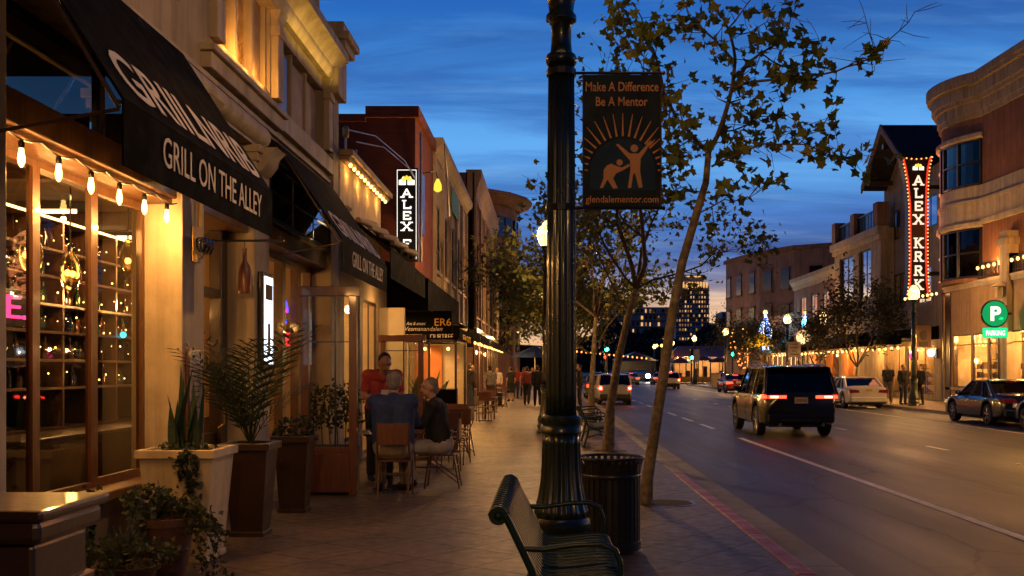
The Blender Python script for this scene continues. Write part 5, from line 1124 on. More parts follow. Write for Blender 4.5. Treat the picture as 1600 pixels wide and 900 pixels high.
highrise('office_block', 'low pale blue grey block in the gap right of the tower', 520, 1104, 1130, 505, 16, 'far_concrete', 8, 5, .06, 8)
# dark grove that closes the street
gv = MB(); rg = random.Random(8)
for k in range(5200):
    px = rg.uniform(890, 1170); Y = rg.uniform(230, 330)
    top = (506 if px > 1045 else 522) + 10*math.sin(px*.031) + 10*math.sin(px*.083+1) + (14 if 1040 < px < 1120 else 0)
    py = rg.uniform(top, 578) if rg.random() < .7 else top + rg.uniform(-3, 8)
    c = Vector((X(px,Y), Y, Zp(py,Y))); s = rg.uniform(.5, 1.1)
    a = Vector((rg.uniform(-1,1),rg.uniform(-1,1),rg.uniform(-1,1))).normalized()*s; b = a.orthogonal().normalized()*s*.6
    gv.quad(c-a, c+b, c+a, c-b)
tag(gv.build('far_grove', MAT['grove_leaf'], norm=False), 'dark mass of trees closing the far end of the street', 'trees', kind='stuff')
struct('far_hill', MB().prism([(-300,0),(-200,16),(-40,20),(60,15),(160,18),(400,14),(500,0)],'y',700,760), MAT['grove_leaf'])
# ------------------------------------------------------------------ street lamps
def street_lamp(x, y, label, n=40, power=190, near=False):
    t = thing('street_lamp', label, 'street lamp', (x,y,0), 'fluted green street lamps along the kerbs')
    G = MAT['green_metal']
    base = [(.27,0),(.27,.05),(.245,.08),(.245,.15),(.26,.17),(.26,.20),(.235,.23),(.235,.30),(.25,.32),(.25,.36),(.235,.40)]
    MB().lathe(base, n, (x,y,0)).build('base', G, t, smooth=40)
    bell = [(.235,.40),(.225,.46),(.20,.56),(.178,.68),(.166,.82),(.162,1.0),(.160,1.08)]
    MB().lathe(bell, n*3 if near else n, (x,y,0), .10, 16, (.41,1.07)).build('bell', G, t, smooth=180)
    MB().lathe([(.160,1.08),(.175,1.09),(.175,1.13),(.16,1.15),(.168,1.17),(.168,1.21),(.145,1.23)], n, (x,y,0)).build('collar', G, t, smooth=40)
    MB().lathe([(.128,1.23),(.128,1.4),(.124,2.4),(.117,3.4),(.110,4.10)], n*3 if near else n, (x,y,0), .12, 16, (0,9)).build('shaft', G, t, smooth=180)
    MB().lathe([(.112,4.10),(.125,4.11),(.13,4.15),(.118,4.18),(.09,4.2),(.082,4.28),(.082,4.42),(.10,4.44),(.125,4.46),(.125,4.5),(.10,4.53),(.11,4.62),(.15,4.70),(.17,4.74)], n, (x,y,0)).build('capital', G, t, smooth=50)
    gl = MB().lathe([(.15,4.74),(.21,4.84),(.245,4.98),(.235,5.12),(.17,5.26),(.10,5.36),(.06,5.40)], 20, (x,y,0)).build('globe', MAT['lamp_globe'], t, smooth=180)
    c = MB()
    for k in range(10):
        a = k*2*PI/10; c.tube([(x+r*math.cos(a), y+r*math.sin(a), z) for r, z in [(.16,4.74),(.218,4.84),(.252,4.98),(.243,5.12),(.178,5.26),(.10,5.38)]], .008, 5)
    for r, z in ((.252,4.98),(.225,5.15)): c.tube([(x+r*math.cos(k*PI/12), y+r*math.sin(k*PI/12), z) for k in range(25)], .008, 5)
    c.build('cage', MAT['green_metal'], t)
    MB().lathe([(.075,5.38),(.08,5.42),(.04,5.46),(.03,5.52),(.045,5.55),(.03,5.59),(.005,5.66)], 14, (x,y,0)).build('finial', G, t, smooth=50)
    lamp('lamp_light', 'POINT', (x,y,5.02), power, WARM2, .09, parent=t)
    return t
LL = [(.115,8.4,'nearest fluted green lamp post with the hanging banner, beside the bench',True,400),(0,26,'second lamp post of the near pavement, its globe glowing just left of the big post',False,1500),(-.12,48,'third lamp post along the near pavement among the trees',False,1500),(-.14,67,'fourth lamp post along the near pavement',False,1500),(0,88,'farthest lamp post of the near pavement',False,1500),(.115,-5.5,'unseen lamp post added behind the camera to light the banner',False,1600)]  # last post is added, unseen, to light the banner from behind the camera
for x, y, l, nr, p in LL: street_lamp(x, y, l, 48 if nr else 24, p, nr)
RL = [(16.4,45.8,'right pavement lamp post beside the three standing men'),(16.3,69.5,'right pavement lamp post just behind the dark moving car'),(16.2,93,'right pavement lamp post left of the green traffic light'),(16.1,112,'farthest small lamp post of the right pavement by the crossing'),(16.4,24,'right pavement lamp post opposite the bench, near the parked cars')]
for x, y, l in RL: street_lamp(x, y, l, 24, 1500)
for x, y, l in ((16.0,131,'lamp post beside the far lit cafe, first beyond the crossing'),(15.9,152,'small lamp post beyond the far lit cafe'),(.1,108,'lamp post of the near pavement close to the crossing'),(.0,131,'lamp post of the near pavement beyond the crossing')): street_lamp(x, y, l, 16, 700)
# clock on the right
t = thing('street_clock', 'round golden lit street clock on a dark post at the right', 'clock', (X(1254,77),77,0)); xk, zk = X(1254,77), Zp(527,77)
MB().cyl((xk,77,0),(xk,77,zk-.5),.09).lathe([(.3,0),(.2,.5),(.1,.8)],12,(xk,77,0)).build('post', MAT['green_metal'], t)
MB().tube([(xk,76.85,zk),(xk,77.1,zk)],.62,24).build('case', MAT['brass'], t); MB().tube([(xk,76.82,zk),(xk,76.86,zk)],.52,24).build('dial', MAT['lit_cream'], t)
m = MB(); m.box(xk-.03,xk+.03,76.79,76.81,zk,zk+.4); m.box(xk,xk+.3,76.79,76.81,zk-.03,zk+.03); m.build('hand', MAT['black_metal'], t)
t = thing('parking_notice', 'white rectangular parking notice on a post above the dark moving car', 'sign', (X(1241,66),66,0)); xk = X(1241,66)
MB().box(xk-.42,xk+.42,66,66.03,Zp(558,66),Zp(534,66)).build('plate', MAT['white_paint'], t); MB().cyl((xk,66.05,0),(xk,66.05,Zp(534,66)),.03).build('post', MAT['steel'], t)
m = MB(); zz = Zp(556,66)
for k, ww in enumerate((.5,.3,.55,.4)): m.box(xk-ww/2,xk+ww/2,65.99,65.998,zz+.05+.22*k,zz+.13+.22*k)
m.build('print', MAT['tan_panel'], t)

# ------------------------------------------------------------------ banner
t = thing('street_banner', 'dark banner with orange sunburst and two figures hanging from the near lamp post', 'banner', (.61,8.4,2.93)); YB = 8.4
def bq(px, py): return (X(px,YB), Zp(py,YB))
x0, z1 = bq(910,117); x1, z0 = bq(1034,323)
mat('banner_cloth', (.007,.020,.021), .7, var=.15, scale=5, bump=.1); mat('banner_orange', (.95,.42,.13), .6, var=.05); mat('banner_disc', (.012,.050,.075), .7, var=.1)
MB().box(x0,x1,YB-.004,YB+.004,z0,z1).build('cloth', MAT['banner_cloth'], t)
MB().box(x0+.001,x0+.008,YB-.0075,YB-.0045,z0,z1).box(x1-.012,x1-.001,YB-.0075,YB-.0045,z0,z1).build('edge_hem', MAT['terracotta'], t)
for zz in (z1+.015, z0-.012): MB().tube([(.2,YB,zz),(x1+.01,YB,zz)],.012,8).ell((x1+.015,YB,zz),.018,8,6).build('arm', MAT['black_metal'], t)
MB().lathe([(.118,-.03),(.122,-.025),(.122,.025),(.118,.03)],24,(.115,YB,z1+.015)).build('clamp', MAT['black_metal'], t)
MB().lathe([(.122,-.03),(.127,-.025),(.127,.025),(.122,.03)],24,(.115,YB,z0-.012)).build('clamp', MAT['black_metal'], t)
BO = MAT['banner_orange']; yf = YB-.0045
def btext(s, px0, px1, py, hh): text('lettering', s, t, BO, (X((px0+px1)/2,YB),yf,Zp(py,YB)), (1,0,0), (0,0,1), (px1-px0)*YB/1600, hh*YB/1600, bold=.012, depth=.0015)
btext('Make A Difference', 915, 1029, 143, 15); btext('Be A Mentor', 931, 1012, 166, 14.5)
text('lettering', 'glendalementor.com', t, BO, (X(972,YB),yf,Zp(320,YB)), (1,0,0), (0,0,1), 114*YB/1600, 14*YB/1600, bold=.01, depth=.0015)
cxp, cyp, rp = 973, 268, 51
MB().prism([bq(cxp+rp*math.cos(k*PI/24)*1.0, cyp-rp*math.sin(k*PI/24)) for k in range(25)] + [bq(922,297),bq(1024,297)],'y',yf-.001,yf).build('sun_disc', MAT['banner_disc'], t)
for k in range(19):
    m = MB(); a = R(2 + 176*k/18); L1 = 82 + 9*math.sin(a) if k % 1 == 0 else 76; r0_ = 55
    p0 = (cxp + r0_*math.cos(a), cyp - r0_*math.sin(a)); p1 = (cxp + min(L1, 60/abs(math.cos(a)) if abs(math.cos(a)) > .1 else L1)*math.cos(a), cyp - min(L1, 60/abs(math.cos(a)) if abs(math.cos(a)) > .1 else L1)*math.sin(a))
    nx, ny = -math.sin(a)*1.7, -math.cos(a)*1.7
    m.prism([bq(p0[0]+nx,p0[1]+ny), bq(p0[0]-nx,p0[1]-ny), bq(p1[0]-nx*.25,p1[1]-ny*.25), bq(p1[0]+nx*.25,p1[1]+ny*.25)],'y',yf-.0022,yf-.0012); m.build('sun_ray', BO, t)
fg = MB(); yy_ = yf-.0024
def disc(px, py, r): fg.prism([bq(px+r*math.cos(k*PI/8), py-r*math.sin(k*PI/8)) for k in range(16)],'y',yy_-.001,yy_)
def poly(pts, e=0): fg.prism([bq(*p) for p in pts],'y',yy_-.0008-e,yy_-e)
disc(991,232,6); poly([(962,226),(966,225),(984,240),(998,240),(1009,228),(1012,222),(1014,224),(1011,233),(1001,248),(1000,267),(1004,293),(998,294),(993,274),(991,270),(989,274),(986,294),(981,294),(985,264),(984,251)])
poly([(1010,226),(1017,219),(1017,222),(1024,218),(1018,226),(1012,230)], .0003)
disc(968,254,5); poly([(962,259),(968,261),(972,262),(983,256),(984,260),(972,267),(965,270),(962,272),(958,279),(965,294),(958,295),(949,281),(942,294),(937,294),(943,279),(943,266),(948,259),(955,256)], .0005)
fg.build('two_figures', BO, t)

# ------------------------------------------------------------------ bench
def make_bench(ox, oy, label):
    t = thing('street_bench', label, 'bench', (ox,oy,0), 'green metal street benches'); Lb = 1.75
    prof_b = [(-.33,.765),(-.345,.80),(-.325,.835),(-.285,.842),(-.255,.82),(-.235,.77),(-.195,.68),(-.150,.58),(-.105,.48),(-.07,.43)]
    prof_s = [(-.07,.43),(-.02,.405),(.06,.40),(.18,.412),(.30,.425),(.375,.42),(.405,.395),(.41,.36)]
    b = MB(); s = MB(); n = 17
    for k in range(n):
        yc = .05 + (Lb-.1)*k/(n-1)
        b.tube([(ox+x, oy+yc, z) for x, z in prof_b], .0155, 8); s.tube([(ox+x, oy+yc, z) for x, z in prof_s], .0155, 8)
    b.build('backrest', MAT['bench_metal'], t, smooth=60); s.build('seat', MAT['bench_metal'], t, smooth=60)
    r = MB(); r.tube([(ox-.298,oy+.02,.80),(ox-.298,oy+Lb-.02,.80)],.034,12); r.tube([(ox-.165,oy+.02,.60),(ox-.165,oy+Lb-.02,.60)],.012,8); r.build('back_rail', MAT['bench_metal'], t, smooth=60)
    r = MB(); r.tube([(ox+.385,oy+.02,.385),(ox+.385,oy+Lb-.02,.385)],.016,10); r.tube([(ox+.14,oy+.02,.395),(ox+.14,oy+Lb-.02,.395)],.014,8); r.build('seat_rail', MAT['bench_metal'], t, smooth=60)
    for yc in (.0, Lb):
        e = MB(); e.tube([(ox-.298,oy+yc-.012,.80),(ox-.298,oy+yc+.012,.80)],.052,16); e.ell((ox-.298,oy+yc,.80),(.03,.03,.03),10,8)
        e.build('scroll_cap', MAT['bench_metal'], t, smooth=50)
        f = MB(); f.tube([(ox-.26,oy+yc,.80),(ox-.19,oy+yc,.66),(ox-.115,oy+yc,.50),(ox-.09,oy+yc,.40),(ox-.13,oy+yc,.2),(ox-.19,oy+yc,.02)],[.022,.022,.024,.026,.022,.022],10)
        f.tube([(ox-.09,oy+yc,.40),(ox+.15,oy+yc,.385),(ox+.36,oy+yc,.385)],.02,8); f.tube([(ox+.36,oy+yc,.40),(ox+.33,oy+yc,.25),(ox+.36,oy+yc,.02)],.022,10)
        f.box(ox-.24,ox-.15,oy+yc-.035,oy+yc+.035,0,.025); f.box(ox+.31,ox+.41,oy+yc-.035,oy+yc+.035,0,.025); f.tube([(ox-.13,oy+yc,.2),(ox+.1,oy+yc,.27),(ox+.335,oy+yc,.2)],.014,8)
        f.build('leg', MAT['bench_metal'], t, smooth=50)
        MB().tube([(ox-.175,oy+yc,.62),(ox-.05,oy+yc,.615),(ox+.12,oy+yc,.64),(ox+.27,oy+yc,.645),(ox+.345,oy+yc,.61),(ox+.375,oy+yc,.53),(ox+.37,oy+yc,.44),(ox+.35,oy+yc,.39)],.017,10).build('armrest', MAT['bench_metal'], t, smooth=60)
    return t
bn = make_bench(.03, 5.62, 'nearest green slatted metal bench in front of the lamp post')
dup(bn, (.95,21.2,0), 0, 'green metal bench beyond the litter bin, beside the second tree trunk')
dup(bn, (.95,25.2,0), 0, 'green metal bench farthest along the pavement, partly behind the lamp post')

# ------------------------------------------------------------------ litter bin
t = thing('litter_bin', 'black slatted steel litter bin with flared rim beside the lamp post', 'litter bin', (.56,9.05,0)); bx_, by_ = .56, 9.05
m = MB(); n = 30
for k in range(n):
    a = 2*PI*k/n; ca, sa = math.cos(a), math.sin(a); pr = [(.262,.06),(.262,.62),(.264,.70),(.275,.77),(.295,.82)]
    for s in range(len(pr)-1):
        (ra, za), (rb, zb) = pr[s], pr[s+1]; T = Vector((-sa,ca,0))*.0165; R1 = Vector((ca,sa,0))
        A = Vector((bx_,by_,za)) + R1*ra; B = Vector((bx_,by_,zb)) + R1*rb; q = R1*.007
        P = [A-T,A+T,B+T,B-T]; m.add(P+[p-q for p in P],[(0,1,2,3),(7,6,5,4),(0,4,5,1),(2,6,7,3),(1,5,6,2),(3,7,4,0)])
m.build('slats', MAT['black_metal'], t)
MB().tube([(bx_+.297*math.cos(k*PI/20),by_+.297*math.sin(k*PI/20),.828) for k in range(41)],.013,8).build('rim', MAT['black_metal'], t, smooth=60)
MB().lathe([(.267,.03),(.272,.035),(.272,.10),(.267,.105)],32,(bx_,by_,0)).build('base_ring', MAT['black_metal'], t, smooth=40)
MB().lathe([(.24,0),(.24,.035)],32,(bx_,by_,0)).build('foot', MAT['black_metal'], t)
MB().lathe([(.266,.655),(.269,.66),(.269,.685),(.266,.69)],32,(bx_,by_,0),caps=False).build('band', MAT['black_metal'], t, smooth=40)
MB().lathe([(.235,.05),(.235,.79),(.228,.79),(.225,.08)],28,(bx_,by_,0),caps=False).build('liner', MAT['rubber'], t, smooth=40)

# ------------------------------------------------------------------ trees
def star_leaf(m, c, size, rg, lobes=True, droop=.3):
    n = Vector((rg.gauss(0,1), rg.gauss(0,1), rg.gauss(0,1)+droop)).normalized(); u = n.orthogonal().normalized(); u.rotate(Quaternion(n, rg.uniform(0,2*PI))); v = n.cross(u)
    if lobes:
        P = []
        for k, (a, r) in enumerate(((-90,.30),(-40,.62),(-14,.50),(14,.95),(46,.56),(90,1.12),(134,.56),(166,.95),(194,.50),(220,.62))):
            P.append(c + u*(size*.62*r*math.cos(R(a))) + v*(size*.62*r*math.sin(R(a))) + n*(size*.12*(r-.5)*rg.uniform(-1,1)))
        m.add(P, [tuple(range(10))])
    else:
        m.add([c-u*size*.5, c+v*size*.28, c+u*size*.5, c-v*size*.28], [(0,1,2,3)])
def branch(m, p, d, length, r, rg, depth, tips, nb=5, curl=.18, up=.12, spread=.8, split=3):
    pts = [p.copy()]; rs = [r]; q = p.copy(); dd = d.normalized(); steps = max(3, nb)
    for i in range(steps):
        dd = (dd + Vector((rg.gauss(0,curl),rg.gauss(0,curl),rg.gauss(0,curl)+up))).normalized(); q = q + dd*(length/steps); pts.append(q.copy()); rs.append(r*(1-.55*(i+1)/steps))
        if depth > 0 and i >= 1:
            for _ in range(split if i == steps-1 else (1 if rg.random() < .8 else 0)):
                ax = dd.orthogonal().normalized(); ax.rotate(Quaternion(dd, rg.uniform(0,2*PI)))
                nd = (dd*(1-spread*.5) + ax*spread*rg.uniform(.5,1)).normalized()
                branch(m, q, nd, length*rg.uniform(.45,.7), rs[-1]*.62, rg, depth-1, tips, nb, curl, up*.6, spread, split)
        if depth <= 1: tips.append((q.copy(), dd.copy(), depth))
    m.tube(pts, rs, 6 if r > .02 else 4, caps=False)
def leaves_at(m, tips, rg, per, size, rad, lobes, keep=1.0):
    for q, d, k in tips:
        if rg.random() > keep: continue
        for _ in range(per): star_leaf(m, q + Vector((rg.gauss(0,rad),rg.gauss(0,rad),rg.gauss(0,rad))), size*rg.uniform(.6,1.2), rg, lobes)
def make_tree(name, label, base, trunk, r0, limbs, leaf='sycamore_leaf', per=3, size=.15, rad=.12, depth=2, seed=1, lobes=True, group=None, keep=.9, lit=False, spread=.8, up=.12):
    rg = random.Random(seed); b = Vector(base); t = thing(name, label, 'tree', base, group)
    tr = MB(); pts = [b + Vector(p) for p in trunk]; rs = [r0*(1.25 if i == 0 else 1-.5*i/(len(pts)-1)) for i in range(len(pts))]
    tr.tube(pts, rs, 10); tr.build('trunk', MAT['bark'], t, smooth=60)
    m = MB(); tips = []
    for (frm, d, length, r) in limbs:
        p = pts[-1] if frm is None else pts[frm]; branch(m, p.copy(), Vector(d), length, r, rg, depth, tips, spread=spread, up=up)
    m.build('branches', MAT['twig'], t, smooth=60, norm=False)
    lf = MB(); leaves_at(lf, tips, rg, per, size, rad, lobes, keep); lf.build('crown', MAT[leaf], t, norm=False)
    return t
# near sycamore, limbs taken one by one
tree_pit(1.42, 12.3)
rg = random.Random(21); tt = thing('sycamore_tree', 'leaning young sycamore with sparse star shaped leaves behind the banner', 'tree', (1.24,12.3,0)); YT = 12.3
def tp(px, py, dy=0): return Vector((X(px,YT), YT + dy, Zp(py,YT)))
trunk = [tp(1008,790),tp(1012,745),tp(1022,680),tp(1036,590),tp(1049,500),tp(1066,410),tp(1088,335),tp(1103,285),tp(1107,238)]
MB().tube(trunk, [.092,.070,.066,.062,.058,.053,.048,.041,.036], 12).build('trunk', MAT['bark'], tt, smooth=70)
LIMBS = [([(1107,238),(1086,212),(1062,178),(1046,140),(1040,100),(1032,60),(1015,25),(1000,-30)], .028, (0,.1,.25,.4,.5,.6,.7,.8)),
         ([(1107,238),(1128,190),(1140,140),(1144,100),(1138,55),(1120,10),(1105,-40)], .032, (0,-.1,-.2,-.2,-.1,.1,.2)),
         ([(1144,105),(1128,95),(1105,82),(1082,66),(1060,42),(1040,12),(1026,-20)], .017, (-.2,-.3,-.5,-.6,-.7,-.8,-.9)),
         ([(1138,150),(1165,105),(1195,75),(1225,52),(1246,25),(1262,-15)], .020, (-.2,.0,.2,.3,.45,.5)),
         ([(1140,145),(1175,138),(1215,138),(1252,143),(1285,134),(1310,128),(1340,108),(1372,80),(1392,55)], .018, (-.2,-.3,-.45,-.5,-.6,-.7,-.7,-.75,-.8)),
         ([(1310,128),(1335,124),(1358,112)], .007, (-.7,-.6,-.5)), ([(1336,108),(1325,85),(1315,65)], .007, (-.7,-.8,-.9)),
         ([(1195,75),(1235,88),(1268,82),(1290,60),(1300,35)], .010, (.2,.4,.5,.5,.6)), ([(1130,55),(1160,20),(1190,-15)], .012, (-.1,-.3,-.5)),
         ([(1112,260),(1145,248),(1180,236),(1220,240),(1262,250),(1300,262),(1322,258)], .015, (0,-.2,-.4,-.5,-.55,-.6,-.6)),
         ([(1232,240),(1262,222),(1282,198)], .007, (-.5,-.6,-.65)), ([(1120,215),(1150,198),(1190,175),(1225,165),(1262,170)], .013, (-.1,.2,.4,.5,.6)),
         ([(1125,195),(1160,215),(1200,205),(1230,190)], .010, (0,.5,.8,.9)), ([(1088,335),(1125,318),(1155,322),(1180,300)], .010, (0,-.3,-.5,-.6)),
         ([(1062,178),(1030,150),(1002,122),(985,95),(960,62),(948,48)], .012, (.2,-.1,-.3,-.4,-.5,-.6)),
         ([(1046,140),(1015,118),(985,105),(950,103)], .010, (.3,.5,.6,.7)), ([(1036,70),(1008,45),(985,20),(965,0)], .010, (.55,.3,.2,.1)),
         ([(1082,66),(1062,75),(1035,62)], .007, (-.6,-.7,-.8)), ([(1086,212),(1060,215),(1045,240),(1040,262)], .010, (.1,-.2,-.3,-.4)),
         ([(1140,55),(1180,38),(1212,12),(1222,-12)], .010, (-.1,.3,.5,.6)), ([(1096,300),(1070,285),(1052,300),(1044,330)], .009, (0,.3,.5,.6))]
bm_ = MB(); tips = []
for pts, r, dys in LIMBS:
    P = [tp(px, py, dy) for (px, py), dy in zip(pts, dys)]
    Q = []
    for i in range(len(P)-1):
        Q.append(P[i]); Q.append((P[i]+P[i+1])/2 + Vector((rg.gauss(0,.02),rg.gauss(0,.03),rg.gauss(0,.02))))
    Q.append(P[-1]); rs = [max(.004, r*(1-.75*i/(len(Q)-1))) for i in range(len(Q))]
    bm_.tube(Q, rs, 7, caps=False)
    bare = pts[0][0] >= 1310 or pts[-1][0] > 1370 and False
    for i in range(1, len(Q)):
        nn = 2 if i > 2 else 1
        for _ in range(nn):
            if rg.random() < .85:
                d = Vector((rg.gauss(0,1),rg.gauss(0,1),rg.gauss(.25,.8))).normalized(); ln = rg.uniform(.15,.42); e = Q[i] + d*ln; mid = Q[i] + d*ln*.5 + Vector((rg.gauss(0,.03),)*3)
                bm_.tube([Q[i], mid, e], [rs[i]*.5+.001,.004,.0022], 4, caps=False)
                if not bare and not (Q[i].x > X(1300,YT) and Q[i].z > Zp(200,YT)) : tips.append((e, d)); tips.append((mid, d))
    if pts[-1][0] < 1370 and not bare: tips.append((Q[-1], Vector((0,0,1))))
bm_.build('branches', MAT['twig'], tt, smooth=60, norm=False)
lf = MB()
for e, d in tips:
    if rg.random() < .30: continue
    for _ in range(rg.choice((2,3,3,4,5,6))): star_leaf(lf, e + Vector((rg.gauss(0,.065),rg.gauss(0,.065),rg.gauss(-.02,.065))), rg.uniform(.085,.165), rg)
lf.build('crown', MAT['sycamore_leaf'], tt, norm=False)
# ring of tiny lights on the trunk as in the photo's distance is behind it; street trees further on
tree_pit(1.25, 20.2)
make_tree('street_tree', 'forked slim street tree behind the litter bin', (1.20,20.2,0), [(0,0,0),(.05,0,.9),(.2,0,1.8),(.42,0,2.75),(.55,0,3.2)], .10, [(4,(.75,.1,1),2.6,.055),(4,(-.1,-.1,1),2.3,.05),(3,(-.7,.4,.8),1.7,.03),(4,(.3,.7,.9),2.0,.035),(4,(.9,-.4,.35),1.7,.025),(4,(-.6,-.5,.8),1.9,.03)], 'street_leaf', 3, .13, .14, 2, 5, True, 'street trees along the near pavement', keep=.62)
make_tree('street_tree', 'upright street tree third along the near pavement', (1.25,29,0), [(0,0,0),(.0,0,1),(.06,0,2),(.12,0,3.1)], .10, [(3,(.1,0,1),2.6,.06),(3,(.8,.2,.8),2.2,.04),(3,(-.8,.2,.8),2.4,.04),(3,(0,-.8,.7),2.0,.035),(2,(-.8,-.4,.7),2.0,.03),(2,(.8,-.4,.6),1.8,.03)], 'street_leaf', 3, .15, .18, 2, 6, True, 'street trees along the near pavement', keep=.7)
proto = make_tree('street_tree', 'bushy lamp lit street tree left of the big lamp post', (.9,38,0), [(0,0,0),(.0,0,1.2),(.05,0,2.4)], .10, [(2,(.1,0,1),3.0,.06),(2,(.9,.2,.8),2.6,.045),(2,(-.9,.2,.8),3.0,.045),(2,(-.5,-.8,.7),2.7,.04),(2,(.4,.8,.7),2.4,.035),(2,(-1,-.3,.5),2.4,.03)], 'street_leaf', 5, .19, .22, 2, 7, False, 'street trees along the near pavement')
for (x, y, rz, s, l) in ((.9,52,1.2,1.05,'street tree with its crown just left of the third lamp'),(.8,61,2.6,1.15,'street tree midway along the near pavement row'),(.8,74,4.0,1.3,'street tree near the blue cafe umbrella'),(.8,90,5.2,1.5,'farthest street tree of the near pavement')):
    dup(proto, (x,y,0), rz, l, scale=s)
leafmat('right_leaf', (.022,.026,.008), (.040,.044,.012), (.065,.060,.016))
rt = make_tree('leafy_tree', 'multi stemmed leafy tree behind the white parked car on the right', (17.2,57,0), [(0,0,0),(.02,0,1.2),(.06,0,2.1)], .13, [(2,(-.9,.1,1),3.2,.07),(2,(.8,.2,1),3.4,.07),(2,(.05,-.3,1),3.8,.07),(2,(-.5,.6,.9),3.0,.05),(2,(.5,-.6,.9),3.0,.05)], 'right_leaf', 4, .26, .30, 2, 9, False, 'leafy trees on the right pavement', up=.16)
rt.scale = (.84,)*3
dup(rt, (16.9,64,0), 2.1, 'smaller leafy tree left of the white car tree, by the golden wall lantern', scale=.72)
dup(rt, (17.0,78,0), 3.5, 'broad leafy tree above the dark moving car', scale=.72)
dup(rt, (16.6,88,0), 0.9, 'broad leafy tree beside the lit blue spire', scale=.72)
dup(rt, (18.6,98,0), 5.0, 'farthest leafy tree of the right pavement, left of the pink block', scale=.85)
# warm lights wound through the broad tree by the spire
t = thing('tree_lights', 'orange bulbs wound through the broad tree near the blue spire', 'string lights', (16.6,88,3)); rg = random.Random(12); P = []
for k in range(46): a = k*.9; rr_ = .25+1.6*(k/46)**1.2*rg.uniform(.5,1); P.append(Vector((16.7+rr_*math.cos(a), 88+rr_*math.sin(a)-.3, 2.0+3.2*k/46+rg.gauss(0,.25))))
MB().tube(P, .008, 4, caps=False).build('wire', MAT['black_metal'], t)
for p in P: MB().ell(p,.06,6,4).build('bulb', MAT['bulb_orange'], t, smooth=180)
t = thing('trunk_lights', 'small cluster of warm bulbs ringing the lower end of a far sign post', 'string lights', (7.6,60,3)); 
for k, px in enumerate((1026,1034,1041)): MB().ell((X(px,75),75,Zp(540,75)),.11,8,6).build('bulb', MAT['bulb_far'], t, smooth=180)
MB().cyl((X(1034,75),75.2,-.13),(X(1034,75),75.2,Zp(536,75)),.05).build('post', MAT['black_metal'], t)

# ------------------------------------------------------------------ traffic signals
def signal(label, px, py, Y, lit, arm=0, z0=-.13):
    x, z = X(px,Y), Zp(py,Y); t = thing('traffic_signal', label, 'traffic light', (x+arm,Y,z0), 'traffic signals at the far crossing')
    MB().cyl((x+arm,Y+.3,z0),(x+arm,Y+.3,z+1.0),.10).build('pole', MAT['green_metal'], t)
    if arm: MB().cyl((x+arm,Y+.3,z+.8),(x,Y+.3,z+.8),.06).build('mast_arm', MAT['green_metal'], t)
    i = {'g':0,'r':2}[lit]; zc = z + (.42*(0-i))
    MB().box(x-.26,x+.26,Y,Y+.25,zc-.25,zc+1.12).build('housing', MAT['black_metal'], t, bevel=.04)
    for k in range(3):
        on = k == i; mt = ('signal_green' if k == 0 else 'signal_red') if on else 'rubber'
        MB().tube([(x,Y-.03,zc+.42*k),(x,Y,zc+.42*k)],.2,14).build('lens', MAT[mt], t)
        MB().tube([(x,Y-.28,zc+.42*k+.02),(x,Y-.01,zc+.42*k+.02)],.21,14,caps=False).build('visor', MAT['black_metal'], t)
    return t
signal('bright green traffic light right of the lamp post beyond the dark car', 1145, 553, 108, 'g')
signal('green traffic light on the far side beside the small lamp post', 1081, 559, 127, 'g')
signal('green traffic light among the trunks on the left of the road', 948, 546, 108, 'g')
signal('red traffic light low among the trunks on the left of the road', 946, 558, 128, 'r')
t = thing('street_sign', 'white square sign on the far small lamp post', 'sign', (X(1091,111.5),111.5,5)); MB().box(X(1085,111.5),X(1093,111.5),111.5,111.6,Zp(565,111.5),Zp(546,111.5)).build('plate', MAT['white_paint'], t); MB().cyl((X(1089,111.5),111.7,0),(X(1089,111.5),111.7,Zp(546,111.5)),.06).build('post', MAT['green_metal'], t)
t = thing('street_sign', 'pale tilted notice board on a post right of the sycamore trunk', 'sign', (X(1048,100),100,3)); MB().prism([(X(1042,100),Zp(562,100)),(X(1053,100),Zp(560,100)),(X(1052,100),Zp(548,100)),(X(1043,100),Zp(550,100))],'y',100,100.08).build('plate', MAT['cream_stucco'], t); MB().cyl((X(1043,100),100.1,-.13),(X(1043,100),100.1,Zp(549,100)),.05).build('post', MAT['steel'], t)
t = thing('utility_cabinet', 'pale utility cabinet at the kerb left of a far right lamp post', 'cabinet', (X(1119,93),93,0)); MB().box(X(1113,93),X(1126,93),93,93.6,0,1.2).build('body', MAT['pot_cream'], t, bevel=.03); MB().box(X(1112.5,93),X(1126.5,93),92.95,93.65,1.2,1.3).build('lid', MAT['kerb_concrete'], t)
# ------------------------------------------------------------------ vehicles
def paint(name, col, rough=.22, metal=.3): m = mat(name, col, rough, metal, var=.08, scale=2, coat=.55 if name == 'paint_black' else .9); return m
paint('paint_black', (.007,.007,.008), .22, 0); paint('paint_navy', (.012,.022,.055)); paint('paint_silver', (.36,.35,.34), .3, .5); paint('paint_white', (.62,.60,.56), .3, 0); paint('paint_red', (.22,.02,.015)); paint('paint_gray', (.10,.10,.105))
CARS = {
 'suv': dict(L=4.85, W=1.98, H=1.84, belt=1.13, hood=1.12, deck=1.12, wb=2.95, wr=.39, A=1.15, B=.45, C=-2.02, D=-2.36, rw=.80, cl=.30),
 'sedan': dict(L=4.65, W=1.82, H=1.43, belt=.92, hood=.90, deck=1.0, wb=2.75, wr=.33, A=.95, B=.20, C=-.95, D=-1.72, rw=.70, cl=.22),
 'hatch': dict(L=4.1, W=1.75, H=1.55, belt=.98, hood=.96, deck=.98, wb=2.5, wr=.32, A=1.0, B=.35, C=-1.5, D=-1.95, rw=.72, cl=.24)}
